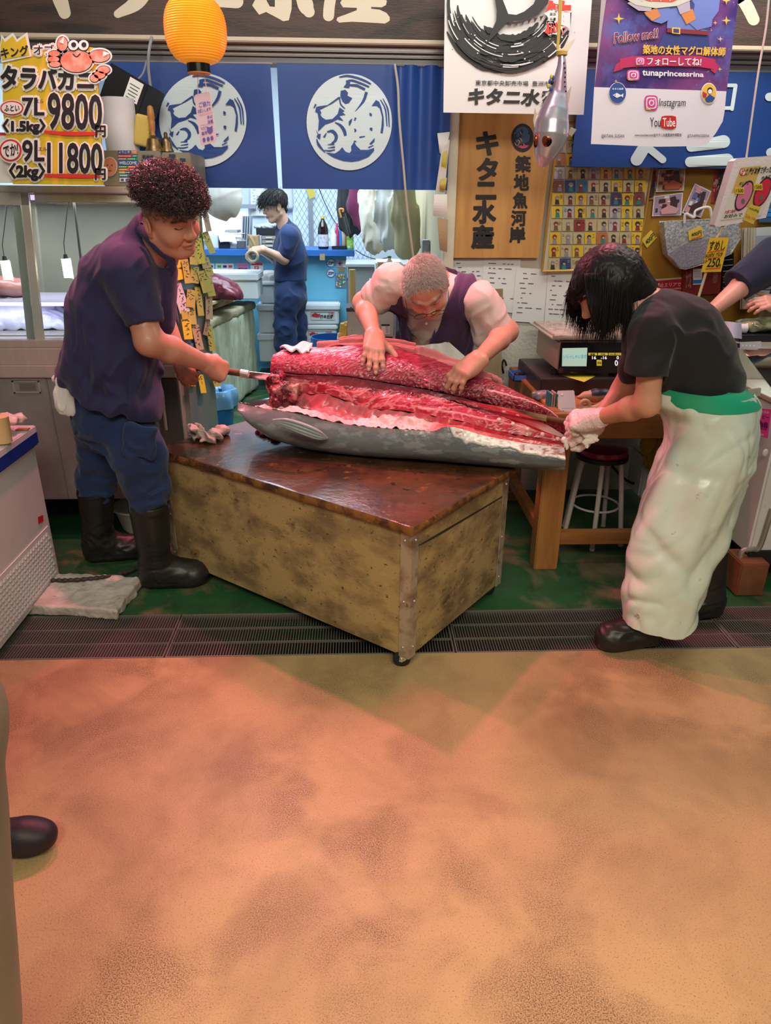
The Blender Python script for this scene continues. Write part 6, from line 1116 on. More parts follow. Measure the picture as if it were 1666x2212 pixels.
r = thing('drawer_unit', 'three-drawer clear organiser with a black box on top, beside the young worker on the counter', 'organiser', at(580, 535, 7.45)); a, c = at(566, 540, 7.42), at(598, 509, 7.42); b = MB(); b.b2((a[0], 7.42, zc), (c[0], 7.75, c[2])); b.out('frame', mat('smoke_plastic', (.10, .10, .10), .25), r, bevel=.003)
for k_ in range(3): z0_, z1_ = zc+(c[2]-zc)*(k_/3+.03), zc+(c[2]-zc)*((k_+1)/3-.03); b = MB(); b.b2((a[0]+.008, 7.408, z0_), (c[0]-.008, 7.42, z1_)); b.b2(((a[0]+c[0])/2-.03, 7.398, (z0_+z1_)/2-.006), ((a[0]+c[0])/2+.03, 7.408, (z0_+z1_)/2+.006), 1); b.out('drawer', [mat('clear_drawer', (.32, .28, .22), .2), CO('cream', (.55, .52, .45))], r)
b = MB(); t = at(553, 493, 7.44); b.b2((t[0], 7.44, c[2]+.001), (c[0]+.02, 7.8, t[2])); b.out('black_tray', mat('dark_plastic', (.02, .02, .025), .4), label='black shallow box on top of the clear drawer organiser', cat='box', bevel=.003)
s = Sdf(); [s.ell(at(x, y, 7.55), (.06, .05, .025), None, .02) for x, y in ((562, 490), (576, 488), (588, 486))]; sdf_obj(s, 'wrapper', .006, CO('pale_wrap', (.55, .62, .68)), None, lambda p: fbm(p, 25, 2)*.012, label='crumpled pale wrappers on the black box', cat='wrapper')
b = MB(); c = at(546, 554, 6.42); t = np.linspace(0, 2*math.pi, 40); b.tube([c+A(math.cos(q)*.042, 0, math.sin(q)*.042) for q in t], .014, 10, flat=1.7); b.out('tape_roll', mat('clear_tape', (.42, .34, .22), .2, coat=.5), smooth=True, label='roll of clear packing tape in the young worker\'s hands', cat='tape roll')
# bottles
def bottle(name, x, y0, y1, Y, rw, lab, cm, capm, label_m=None, base=None, liquid=None, group=None):
    z0_ = at(x, y1, Y)[2] if base is None else base; c = at(x, y1, Y); h = at(x, y0, Y)[2]-z0_; c = A(c[0], Y, z0_); R_ = rw*.6e-3*Y/2
    r = thing(name, lab, 'bottle', c, group); b = MB(); b.lathe([(R_*.9, 0), (R_, .012), (R_*.98, h*.25), (R_, h*.45), (R_, h*.62), (R_*.75, h*.76), (R_*.34, h*.88), (R_*.3, h*.93)], c, 28); b.out('body', cm, r, smooth=True, ang=60)
    b = MB(); b.lathe([(R_*.38, h*.93), (R_*.38, h), (R_*.3, h*1.003)], c, 18); b.out('cap', capm, r, smooth=True, ang=50)
    if label_m is not None:
        b = MB(); b.lathe([(R_*1.015, h*.08), (R_*1.015, h*.45)], c, 28, cap=False)
        b.out('bottle_label', label_m, r, smooth=True)
    return r
SOY = mat('soy_bottle', (.012, .006, .006), .08, coat=.6); GRN = mat('tea_bottle', (.10, .34, .06), .12, coat=.6, col2=(.20, .42, .10), scale=12)
bottle('soy_sauce_bottle', 699, 467, 541, 7.3, 23, 'large dark soy sauce bottle with a yellow cap on the blue counter', SOY, CO('yellow', (.7, .5, .05)), mat('soy_label', (.60, .60, .64), .5, col2=(.4, .4, .46), scale=45, lo=.5, hi=.6), zc)
bottle('tea_bottle', 757, 493, 541, 7.25, 15, 'green tea bottle at the right end of the blue counter', GRN, CO('lime', (.25, .55, .08)), mat('tea_label', (.28, .55, .10), .4, col2=(.65, .7, .5), scale=30, lo=.55, hi=.6), zc)
r = thing('condiment_tray', 'black tray crowded with small condiment bottles and wrapped packets beside the soy sauce', 'tray', A(at(733, 540, 7.3)[0], 7.3, zc)); a, c = at(717, 540, 7.24), at(750, 540, 7.24); b = MB(); b.b2((a[0], 7.24, zc), (c[0], 7.46, zc+.03)); b.out('tray', mat('dark_plastic', (.02, .02, .025), .4), r, bevel=.004)
for i, (x, y, rr, h, m_) in enumerate(((721, 515, .03, .16, WHT), (729, 505, .02, .20, CO('rose', (.6, .05, .15))), (738, 512, .034, .15, mat('clear_bag', (.6, .64, .62), .2, coat=.4)), (745, 505, .026, .18, CO('amber', (.45, .2, .04))), (727, 520, .03, .12, CO('coral', (.62, .25, .2))), (736, 500, .012, .23, CO('blue', (.03, .2, .6))))):
    c = at(x, 540, 7.26+.025*(i % 5)); b = MB(); b.lathe([(rr, 0), (rr, h*.6), (rr*.5, h*.8), (rr*.5, h)], A(c[0], 7.27+.03*(i % 5), zc+.03), 16); b.out('packet' if i == 2 else 'small_bottle', m_, r, smooth=True, ang=50)
# wall behind the counter: window, mesh glass, notices, shelf
r = thing('serving_hatch', 'brightly lit serving hatch in the wall above the left end of the blue counter', 'hatch', at(490, 505, 7.95)); b = MB(); fb(b, 430, 448, 537, 520, 7.94, .04); b.out('lit_panel', mat('lit_panel', (.85, .93, 1), .5, emit=.75, ecol=(.72, .88, 1)), r)
b = MB(); fb(b, 430, 441, 552, 450, 7.88, .1); b.out('sill', mat('grey_plastic', (.32, .36, .42), .4), r)
def sheet_px(name, q, Y, m_, lab, cat, lines=0, bow=.0, th=.0015, group=None, seed=0, lm=None, parent=None):
    TL, TR, BR, BL = [np.array(k_, float) for k_ in q]; n = 9; P = np.zeros((n, n, 3))
    for i, u in enumerate(np.linspace(0, 1, n)):
        for j, v in enumerate(np.linspace(0, 1, n)): x = (TL*(1-u)+TR*u)*(1-v)+(BL*(1-u)+BR*u)*v; P[i, j] = at(x[0], x[1], Y-bow*math.sin(v*3)*(1-u*.3))
    b = MB(); b.sheet(P, th); rs = np.random.RandomState(seed); p_ = PY(Y-.002)
    for k_ in range(lines):
        v = .1+.82*k_/lines; u = rs.uniform(.08, .25); 
        while u < .85:
            w_ = rs.uniform(.05, .22); a = (TL*(1-u)+TR*u)*(1-v)+(BL*(1-u)+BR*u)*v; u2 = min(u+w_, .93); c = (TL*(1-u2)+TR*u2)*(1-v)+(BL*(1-u2)+BR*u2)*v; b.stroke([a, c], 1.7, p_, .001, 1, False); u = u2+rs.uniform(.02, .22)
            if rs.rand() < .35: break
    return b.out(name, [m_, lm or BLK], parent, label=lab, cat=cat, group=group)
sheet_px('notice', ((541, 404), (575, 404), (576, 466), (542, 466)), 7.96, WHT, 'white printed notice on the back wall above the file rack', 'notice', 8, seed=1, lm=CO('grey_print', (.4, .45, .5)))
r = thing('mesh_window', 'frosted wire-mesh window with a grey frame behind the blue counter', 'window', at(700, 480, 7.97)); b = MB(); fb(b, 634, 390, 800, 600, 7.97, .02); b.out('glass', mat('mesh_glass', (.62, .74, .92), .35, emit=.18, ecol=(.6, .75, 1)), r)
b = MB(); a, c = at(634, 400, 7.96), at(800, 590, 7.96)
for k_ in np.arange(-1.2, 1.6, .05):
    for sg in (1, -1):
        pts = []; 
        for t in (0, 1): z = c[2]+(a[2]-c[2])*t; x = a[0]+k_+sg*(z-c[2])*.6+(0 if sg > 0 else .55); pts.append(A(x, 7.964, z))
        d = pts[1]-pts[0]; ts = [t for t in np.linspace(0, 1, 41) if a[0] < (pts[0]+d*t)[0] < c[0]]
        if len(ts) > 1: b.tube([pts[0]+d*ts[0], pts[0]+d*ts[-1]], .0016, 4)
b.out('wire_mesh', mat('mesh_wire', (.42, .50, .60), .4, .5), r)
b = MB(); fb(b, 667, 390, 677, 600, 7.93, .04); b.out('frame', mat('alu_frame', (.42, .45, .48), .35, .6), r)
sheet_px('note', ((661, 408), (678, 408), (682, 424), (669, 431)), 7.925, mat('note_yellow', (.62, .52, .08), .6), 'yellow note stuck at the top of the window frame, above the young worker', 'note')
s = Sdf(); s.box(at(620, 425, 7.95), (.13, .08, .24), None, .03); sdf_obj(s, 'wall_heater', .01, mat('dirty_white', (.62, .66, .68), .5), None, label='white wall-mounted unit behind the head of the young worker', cat='heater')
b = MB(); b.tube(cat_rom([at(688, 405, 7.9), at(705, 445, 7.9), at(724, 480, 7.9), at(745, 505, 7.9)], 8), .004, 6); b.out('wall_cable', BLK, smooth=True, label='thin black cable curving across the mesh window', cat='cable')
b = MB(); b.tube(cat_rom([at(768, 540, 7.5), at(790, 553, 7.4), at(815, 560, 7.2), at(840, 556, 7.1)], 8), .004, 6); b.out('wall_cable', BLK, smooth=True, label='thin dark cable drooping right of the blue counter', cat='cable')
# hanging clothes, umbrella, bags
def hang(name, P, rad, m_, lab, cat, Y, amp=.012, sc=8, flat=.5, cut=None, vx=.008):
    s = Sdf(); s.chain([at(x, y, Y) for x, y in P], rad, .04, .04, ((0, 1, 0), flat)); o = thing(name, lab, cat, at(*P[-1], Y)); sdf_obj(s, 'cloth_body' if 'bag' not in name else 'bag_body', vx, m_, o, lambda p: folds(p, amp, sc, (1.6, 1, .35))); q = at(*P[0], Y); MB().tube([q, q*A(1, 1, 0)+A(0, 0, 3.0)], .006, 6).out('hanging_loop', BLK, o)
hang('jacket', [(752, 400), (752, 450), (757, 488)], [.10, .11, .10], cloth('jacket_black', (.014, .014, .018)), 'black jacket hanging under the blue curtain behind the umbrella', 'jacket', 6.9)
hang('work_apron', [(778, 395), (776, 440), (782, 480)], [.10, .10, .07], cloth('maroon_cloth', (.13, .012, .06)), 'maroon cloth hanging beside the black jacket', 'cloth', 6.75)
r = thing('umbrella', 'folded black umbrella with a wooden handle hanging in front of the black jacket', 'umbrella', at(745, 500, 6.6)); b = MB(); b.tube([at(737, 470, 6.6), at(751, 510, 6.6)], [.03, .014], 12); b.tube([at(742, 462, 6.62), at(756, 505, 6.62)], [.02, .01], 10); b.out('canopy', cloth('umbrella_black', (.02, .02, .024)), r, smooth=True)
b = MB(); q = at(738, 452, 6.6); b.tube([q, q*A(1, 1, 0)+A(0, 0, 3.0)], .003, 6); b.out('hanging_loop', BLK, r); b = MB(); b.tube(cat_rom([at(737, 470, 6.6), at(734, 458, 6.6), at(734, 452, 6.6), at(741, 452, 6.6), at(741, 458, 6.6)], 6), .009, 8); b.out('handle', mat('bell_wood', (.45, .20, .05), .4), r, smooth=True)
PB = mat('plastic_bag', (.80, .82, .78), .35, col2=(.70, .72, .68), scale=6, coat=.3); PB2 = mat('cream_bag', (.80, .76, .64), .5, col2=(.72, .67, .55), scale=5)
hang('plastic_bag', [(812, 412), (815, 460), (818, 515)], [.10, .13, .12], PB2, 'cream shopping bag hanging right of the maroon cloth', 'bag', 6.0, .02, 9, .55, vx=.009)
hang('plastic_bag', [(842, 410), (846, 455), (850, 510)], [.09, .12, .10], PB, 'translucent plastic bag hanging above the old worker\'s head, right of the cream bag', 'bag', 5.6, .022, 10, .55, vx=.009)
hang('plastic_bag', [(800, 405), (798, 430), (804, 452)], [.06, .08, .06], mat('clear_film', (.70, .73, .76), .2, coat=.5), 'small bunched clear bag at the top beside the maroon cloth', 'bag', 6.3, .02, 12)
hang('plastic_bag', [(872, 410), (876, 470), (880, 530)], [.07, .09, .09], mat('olive_bag', (.40, .36, .20), .5), 'olive sack hanging at the right of the translucent bag', 'bag', 5.4, .016, 8, .5, vx=.009)
hang('paper_sack', [(478, 396), (480, 425), (490, 448)], [.13, .16, .08], mat('sack_beige', (.52, .48, .42), .6, col2=(.6, .58, .54), scale=4), 'beige paper sack hanging beside the curly-haired cutter', 'bag', 6.2, .014, 6, .5)
PAP = WHT
for i, (q, m_, lab) in enumerate([(((945, 288), (972, 285), (962, 340), (950, 330)), WHT, 'curled receipt pinned at the left of the cream post'), (((955, 318), (972, 300), (960, 420), (941, 415)), mat('grey_paper_roll', (.62, .58, .54), .6), 'long curled grey paper hanging on the cream post'), (((957, 330), (966, 325), (964, 365), (953, 362)), mat('note_yellow', (.62, .52, .08), .6), 'yellow note under the curled papers on the cream post'), (((952, 388), (966, 384), (962, 412), (950, 410)), mat('note_ochre', (.45, .34, .06), .6), 'ochre note at the bottom of the curled papers'), (((938, 420), (966, 420), (966, 470), (936, 466)), mat('grey_paper_roll', (.62, .58, .54), .6), 'bunch of grey receipts hanging under the ochre note'), (((945, 470), (968, 475), (966, 545), (950, 540)), mat('cardboard', (.33, .22, .12), .8), 'brown tags strung on the post above the old worker')]):
    sheet_px('hung_paper', q, 3.99-.012*i, m_, lab, 'paper', 4 if i in (0, 1, 4) else 0, .02, seed=i, group='papers hung on the cream post')
b = MB(); q = PX(.498)(927, 535); b.b2(q-A(.05, .06, .05), q+A(.0, .06, .05)); b.out('junction_box', mat('grey_plastic', (.32, .36, .42), .4), label='small grey junction box on the partition right of the old worker', cat='box', bevel=.004)
b = MB(); b.tube(cat_rom([at(853, 138, 3.94), at(860, 190, 3.94), at(863, 260, 3.94), at(872, 360, 3.94), at(876, 410, 3.94), at(882, 470, 3.96), at(893, 555, 4.0)], 8), .006, 8); b.out('cable', mat('beige_cable', (.45, .40, .33), .5), smooth=True, label='long beige cable hanging down in front of the right-hand blue curtain', cat='cable')
# boxes on the floor
def foam(name, x0, y0, x1, y1, Y, d, lab, prn=False, zb=None, lidh=.25, group=None):
    p, q = at(x0, y0, Y), at(x1, y1, Y); z1 = p[2]; z0_ = q[2] if zb is None else zb; r = thing(name, lab, 'foam box', ((p[0]+q[0])/2, Y+d/2, z0_), group); h = z1-z0_
    b = MB(); b.b2((p[0]+.012, Y+.012, z0_), (q[0]-.012, Y+d-.012, z1-h*lidh)); b.out('body', FOAM, r, bevel=.008)
    b = MB(); b.b2((p[0], Y, z1-h*lidh+.002), (q[0], Y+d, z1)); b.out('lid', FOAM, r, bevel=.010)
    if prn:
        p_ = PY(Y+.012); xm_ = x1-57; b = MB(); yb = (y0+y1)/2+4; b.stroke([(xm_-6, yb-9), (xm_+45, yb-9), (xm_+45, yb+8), (xm_-6, yb+8), (xm_-6, yb-9)], .8, p_, .003, 0, False); b.px([(xm_-5, yb-4), (xm_+3, yb-8), (xm_+10, yb-5), (xm_+14, yb-6), (xm_+13, yb+1), (xm_+6, yb+2), (xm_-3, yb)], p_, .004, 1); b.text('四金目鯛', (xm_+14, yb-4, xm_+42, yb+5), p_, .004, 0, .03); b.text('下田', (xm_+30, yb-8.5, xm_+43, yb-4.5), p_, .004, 1, .03); b.out('print', [BLK, REDP], r)
    return r
foam('foam_box', 650, 658, 735, 701, 6.95, .24, 'printed white foam box right of the young worker, upper one of the stack', True, lidh=.3, group='printed foam boxes'); foam('foam_box', 645, 702, 730, 740, 6.95, .24, 'printed white foam box right of the young worker, second from the top of the stack', True, lidh=.28, group='printed foam boxes'); foam('foam_box', 640, 741, 732, 800, 6.95, .24, 'plain white foam box at the bottom of the printed stack, mostly hidden by the tuna', False, 0.0, group='printed foam boxes')
foam('foam_box', 440, 590, 561, 660, 6.42, .4, 'big white foam box standing behind the dark chunk of tuna', zb=at(545, 655, 6.6)[2]+.052, lidh=.3)
f1 = foam('foam_box', 553, 657, 597, 720, 6.9, .24, 'white foam box in the middle of the narrow stack left of the young worker'); foam('foam_box', 555, 721, 600, 782, 6.9, .24, 'white foam box at the bottom of the narrow stack left of the young worker')
foam('foam_box', 557, 608, 597, 656, 6.9, .24, 'stained foam box at the top of the narrow stack left of the young worker', lidh=.2)
b = MB(); b.b2((at(556, 780, 6.88)[0], 6.88, .09), (at(602, 780, 6.88)[0], 7.16, .12)); [b.cyl((at(580, 820, 6.95)[0]-.015, 6.95+k_*.15, .04), (at(580, 820, 6.95)[0]+.015, 6.95+k_*.15, .04), .04, n=16) for k_ in (0, 1)]; b.out('dolly', mat('dolly_grey', (.05, .05, .05), .5), label='low dolly under the narrow foam box stack', cat='dolly')
s = Sdf(); [s.ell(at(x, y, 6.95)+A(0, .08, 0), (.07, .08, .04), None, .03) for x, y in ((566, 600), (580, 596), (590, 601))]; sdf_obj(s, 'wet_cloth', .007, mat('cloth_grey_white', (.60, .58, .56), .8), None, lambda p: folds(p, .016, 9), label='crumpled grey-white cloth on the stained foam box', cat='cloth')
# insulated tub with the board, pallet and tuna chunk
g0, g1 = PZ(0)(484, 903), PZ(0)(559, 842); ex = nrm(A(g1[0]-g0[0], g1[1]-g0[1], 0)); lf = A(-ex[1], ex[0], 0); ht = at(545, 655, 6.6)[2]; r = thing('insulated_tub', 'big grubby greenish insulated tub beside the tag panel', 'tub', (g0+g1)/2+lf*.4)
TUB = mat('grubby_tub', (.55, .60, .47), .75, col2=(.36, .39, .26), scale=5, det=8, lo=.4, hi=.65, sx=(1.5, 1.5, .35), bump=.006, bscale=24, speck=[((.10, .10, .05), 16, .62, .72)])
L_ = np.linalg.norm(g1-g0); cT = (g0+g1)/2+lf*.45-ex*.15+A(0, 0, ht/2-.02); s = Sdf(); s.box(cT, (L_+.4, .9, ht-.06), np.stack([ex, lf, A(0, 0, 1)], 1), .05); sdf_obj(s, 'body', .016, TUB, r, lambda p: fbm(p*A(2, 2, .8), 6, 3)*.012)
s = Sdf(); s.box(cT+A(0, 0, ht/2-.02), (L_+.42, .92, .07), np.stack([ex, lf, A(0, 0, 1)], 1), .02); sdf_obj(s, 'lid', .014, mat('tub_lid', (.40, .36, .24), .8, col2=(.25, .22, .14), scale=7, bump=.006, bscale=30), r, lambda p: fbm(p, 12, 2)*.008)
Rt = np.stack([ex, lf, A(0, 0, 1)], 1); zt2 = ht+.026; b = MB(); b.box(cT*A(1, 1, 0)+lf*.03-ex*.1+A(0, 0, zt2+.012), (L_+.05, .80, .022), Rt); b.out('wooden_board', mat('ochre_board', (.45, .25, .05), .5, col2=(.38, .2, .05), scale=5, sx=(1, 6, 1)), bevel=.003, label='ochre wooden board lying on the grubby insulated tub', cat='board')
r = thing('pallet', 'small pale wooden pallet on the ochre board', 'pallet', cT*A(1, 1, 0)+A(0, 0, zt2+.024)); PAL = mat('pale_wood', (.55, .42, .25), .6, col2=(.48, .36, .2), scale=6, sx=(1, 8, 1)); pc_ = cT*A(1, 1, 0)-lf*.22-ex*.10
for k_ in (-.3, 0, .3): b = MB(); b.box(pc_+ex*k_+A(0, 0, zt2+.044), (.07, .42, .038), Rt); b.out('runner', PAL, r)
for k_ in range(5): b = MB(); b.box(pc_+lf*(-.18+.09*k_)+A(0, 0, zt2+.074), (.78, .075, .02), Rt); b.out('slat', PAL, r)
s = Sdf(); q = at(478, 655, 5.95); q[2] = zt2+.086
for (dx, dz, rr) in ((-.12, .09, .14), (0, .06, .12), (.10, .03, .07), (-.2, .10, .14)): s.ell(q+A(dx, .05, dz), (rr, .13, rr*.9), None, .06)
s.op(f_half((0, 0, zt2+.087), (0, 0, -1)), .003, 'i'); sdf_obj(s, 'tuna_chunk', .008, WET, None, lambda p: fbm(p, 14, 2)*.012, lambda V: np.c_[blend(np.tile(A(.13, .012, .03), (len(V), 1)), fbm(V, 12, 3)*1.3, (.38, .10, .13)), np.ones(len(V))], label='dark red chunk of tuna on the pale wooden pallet', cat='tuna chunk')
q = PZ(0)(474, 930)*A(1, 1, 0); r = thing('bucket', 'blue bucket lined with a blue plastic bag, on the floor beside the tag panel', 'bucket', q); b = MB(); b.lathe([(.10, 0), (.135, .30), (.14, .30), (.105, -.0)], q, 32, cap=False); b.cyl(q, q+A(0, 0, .01), .1); b.out('body', mat('bucket_blue', (.02, .14, .40), .35), r, smooth=True)
P = np.array([[q+A(math.cos(t)*(R_+.012*math.sin(t*7+k_)), math.sin(t)*(R_+.012*math.sin(t*7+k_)), z) for t in np.linspace(0, 2*math.pi, 49)] for k_, (R_, z) in enumerate(((.15, .20), (.155, .26), (.15, .335), (.135, .34), (.12, .25)))]); b = MB(); b.sheet(P, .002); b.out('liner_bag', mat('liner_blue', (.16, .36, .62), .3, coat=.3), r, smooth=True, ang=180)
P = np.array([[q+A(math.cos(t)*R_, math.sin(t)*R_, z) for t in np.linspace(0, 2*math.pi, 40)] for R_, z in ((.0, .20), (.06, .22), (.12, .235))]); b = MB(); b.grid(P); b.out('contents', mat('green_net', (.02, .22, .07), .6, bump=.01, bscale=60), r, smooth=True)
# behind the old worker
r = thing('grill_machine', 'pinkish-grey metal machine with a vented top, behind the old worker\'s arm', 'machine', at(795, 730, 4.75)); b = MB(); fb(b, 750, 672, 850, 728, 4.72, .22); b.out('housing', mat('machine_grey', (.42, .34, .31), .5, .2, (.35, .28, .26), 8, speck=[((.12, .07, .05), 20, .66, .72)]), r, bevel=.005)
a, c = at(750, 672, 4.72), at(850, 672, 4.72); b = MB(); b.b2((a[0]-.005, 4.715, a[2]), (c[0], 4.945, a[2]+.02)); [b.b2((a[0]+.02+k_*.018, 4.73, a[2]+.02), (a[0]+.03+k_*.018, 4.93, a[2]+.026)) for k_ in range(10)]; b.out('vent_top', mat('dark_grill', (.06, .05, .05), .5, .5), r)
b = MB(); p_ = PY(4.718); b.px([(824, 700), (842, 700), (842, 722), (824, 722)], p_, .003, 0); b.px([(824, 700), (842, 700), (842, 704), (824, 704)], p_, .005, 1); b.px([(826, 711), (829, 706), (832, 711)], p_, .005, 2); [b.stroke([(833, 706+k_*3), (840, 706+k_*3)], .8, p_, .005, 1, False) for k_ in range(5)]; b.out('warning_label', [CO('pink3', (.62, .45, .45)), BLK, CO('yellow', (.7, .5, .05))], r)
b = MB(); b.b2((at(728, 735, 4.7)[0], 4.7, 0), (at(860, 735, 4.7)[0], 4.95, at(800, 730, 4.72)[2]-.002)); b.out('work_stand', mat('stand_wood', (.30, .24, .16), .6), bevel=.004, label='low wooden stand carrying the pinkish-grey machine', cat='stand')
b = MB(); q = at(718, 742, 5.3); q = A(q[0], 5.3, 0); zz2 = at(718, 727, 5.3)[2]; b.lathe([(.12, 0), (.15, zz2), (.158, zz2), (.158, zz2-.02), (.13, .01)], q, 36, cap=False); b.out('tub', mat('tub_blue', (.015, .13, .42), .35), smooth=True, ang=60, label='round blue tub behind the front end of the tuna', cat='tub')
s = Sdf(); [s.rc(at(x, y, 4.76), at(x+7, y-24, 4.78), .012, .02, .01) for x, y in ((735, 727), (740, 728), (745, 726))]; sdf_obj(s, 'brush', .004, CO('straw', (.50, .28, .04)), None, lambda p: fbm(p, 60, 2)*.006, label='straw-coloured brush between the blue tub and the machine', cat='brush')
b = MB(); q = at(761, 582, 5.45); b.tube([q*A(1, 1, 0), q], .024, 14); b.out('wooden_pole', mat('bamboo', (.48, .32, .12), .5), smooth=True, label='upright wooden pole beside the blue counter end', cat='pole')
r = thing('steel_cabinet', 'grey steel cabinet right of the blue counter, behind the old worker', 'cabinet', at(800, 650, 6.3)); b = MB(); a, c = at(752, 577, 6.3), at(860, 577, 6.3); b.b2((a[0], 6.3, 0), (.48, 6.8, a[2])); b.out('body', mat('cabinet_grey', (.36, .40, .44), .4, .3), r, bevel=.005); b = MB(); b.b2((a[0]-.02, 6.28, a[2]+.001), (.485, 6.83, a[2]+.025)); b.out('top', mat('cabinet_top', (.50, .54, .58), .35, .3), r, bevel=.003)
b = MB(); fb(b, 812, 566, 870, 612, 5.0, .3); b.out('foam_box', FOAM, label='white foam box carrying the tea bottle, left of the old worker\'s head', cat='foam box', bevel=.008); b = MB(); zf = at(812, 612, 5.0)[2]; b.b2((at(800, 600, 5.0)[0], 4.96, .0), (at(905, 600, 5.0)[0], 5.36, zf-.002)); b.out('side_stand', mat('cabinet_grey', (.36, .40, .44), .4, .3), label='grey stand under the foam box left of the old worker', cat='stand')
b = MB(); fb(b, 817, 567, 828, 585, 4.997, .002); b.out('kraft_label', CO('kraft', (.40, .28, .14)), label='brown paper label on the foam box beside the tea bottle', cat='label')
bottle('tea_bottle', 841, 553, 612, 4.9, 22, 'clear tea bottle with green cap and leafy label, left of the old worker\'s head', mat('pale_bottle', (.55, .60, .55), .1, coat=.5), CO('cap_green', (.08, .26, .05)), mat('leaf_label', (.18, .40, .07), .4, col2=(.45, .55, .25), scale=40, lo=.5, hi=.58))
# ---------------------------------------------------------------- right: posters, boards and wall papers
M_ = lambda n, c, **k: mat(n, c, k.pop('rough', .5), **k)
QB = lambda b, x0, y0, x1, y1, p_, o, mi: b.px([(x0, y0), (x1, y0), (x1, y1), (x0, y1)], p_, o, mi)
def quad_sheet(b, q, Y, n=14, f=lambda u, v: 0, th=.0015, mi=0):
    TL, TR, BR, BL = [np.array(k, float) for k in q]; P = np.zeros((n, n, 3))
    for i, u in enumerate(np.linspace(0, 1, n)):
        for j, v in enumerate(np.linspace(0, 1, n)): x = (TL*(1-u)+TR*u)*(1-v)+(BL*(1-u)+BR*u)*v; P[i, j] = at(x[0], x[1], Y+f(u, v))
    b.sheet(P, th, mi)
INK = M_('ink', (.016, .015, .016)); PPR = M_('poster_paper', (.70, .66, .66), rough=.4, coat=.2)
# ink-wash tuna poster
Y = 3.72; p_ = PY(Y); r = thing('ink_poster', 'white hanging poster with a black ink wave and tuna tail and red brush character', 'poster', at(1110, 246, Y))
b = MB(); quad_sheet(b, ((962, -70), (1284, -70), (1261, 248), (958, 243)), Y+.003); b.out('sheet', PPR, r)
b = MB(); rs = np.random.RandomState(11)
def arc(cx, cy, rr, a0, a1, n=12, ex=1.0): return [(cx+rr*ex*math.cos(math.radians(a)), cy+rr*math.sin(math.radians(a))) for a in np.linspace(a0, a1, n)]
for i in range(95):
    rr = rs.uniform(72, 150); a0 = rs.uniform(15, 120); a1 = min(a0+rs.uniform(25, 75), 196); q = arc(1100+rs.uniform(-5, 5), 8, rr, a0, a1, 14, .98); w_ = rs.uniform(3, 19); q = [k for k in q if 964 < k[0] < 1258]
    if len(q) > 4: b.stroke(q, [w_*math.sin(math.pi*(t+.03)/1.06)**.7*rs.uniform(.6, 1.1) for t in np.linspace(0, 1, len(q))], p_, .002+.00015*i, 0)
for i in range(30):
    rr = rs.uniform(84, 150); a0 = rs.uniform(20, 165); q = [k for k in arc(1100, 8, rr, a0, a0+rs.uniform(8, 26), 7) if 966 < k[0] < 1256]
    if len(q) > 3: b.stroke(q, [rs.uniform(.6, 2.6)]*len(q), p_, .017+.0002*i, 1)
for i in range(60): a = math.radians(rs.uniform(15, 170)); rr = rs.uniform(95, 168); x, y = 1100+rr*math.cos(a), 8+rr*math.sin(a); s_ = rs.uniform(.4, 1.8)*(2.2 if i < 4 else 1); b.disc((x, y), s_, p_, .0235, 1 if rr < 135 and i % 3 else 0, 8) if 968 < x < 1255 and y < 166 else None
b.px([(1056, -65), (1081, -5), (1096, 33), (1113, 35), (1130, 28), (1150, 12), (1164, -20), (1200, -60), (1215, -40), (1180, 12), (1160, 34), (1125, 47), (1094, 50), (1072, 74), (1046, 101), (1058, 74), (1070, 48), (1071, 25)], p_, .025, 0)
for i in range(7): x = 1098+i*13; y = 50-i*i*.45; b.px([(x, y), (x+9, y-2), (x+2, y+9)], p_, .0255, 0)
b.out('ink_wave', [INK, PPR], r)
b = MB(); b.text('鮪', (1172, 2, 1231, 80), p_, .027, 0, .10); b.text('鮪', (1173, 4, 1230, 78), p_, .029, 1, .05); b.out('red_character', [PPR, M_('vermilion', (.62, .035, .02))], r)
b = MB(); b.text('東京都中央卸売市場  豊洲市場', ((1027, 173), (1200, 176), (1200, 187), (1027, 185)), p_, .003, 0, .01); b.out('market_name', INK, r); b = MB(); b.text('キタニ水産', ((1011, 188), (1207, 194), (1206, 231), (1011, 229)), p_, .003, 0, .045, .18); b.out('lettering', INK, r)
# colourful social poster
Y = 3.32; p_ = PY(Y); r = thing('social_poster', 'large glossy violet poster with tuna-carrying figure and white lower part, hanging at the upper right', 'poster', at(1420, 310, Y))
GAL = mat('galaxy_print', (.055, .028, .17), .3, col2=(.30, .07, .22), scale=3.2, det=5, lo=.42, hi=.68, coat=.4, speck=[((.75, .38, .22), 48, .66, .70), ((.62, .55, .75), 90, .68, .71), ((.10, .13, .42), 5, .55, .72)])
b = MB(); quad_sheet(b, ((1306, -90), (1607, -90), (1570, 197), (1284, 188)), Y+.002, mi=0); b.out('print', GAL, r)
b = MB(); b.px([(1284, 188), (1570, 197), (1566, 240), (1562, 262), (1548, 286), (1528, 313), (1480, 316), (1420, 317), (1277, 311)], p_, -.001, 0); b.out('white_panel', M_('poster_white', (.74, .68, .76), rough=.3, coat=.3), r)
b = MB(); b.px([(1284, 188), (1296, 30), (1304, -90), (1322, -90), (1300, 60)], p_, .006, 0); b.out('film_edge', M_('film_sheen', (.45, .38, .42), rough=.15, coat=1), r)
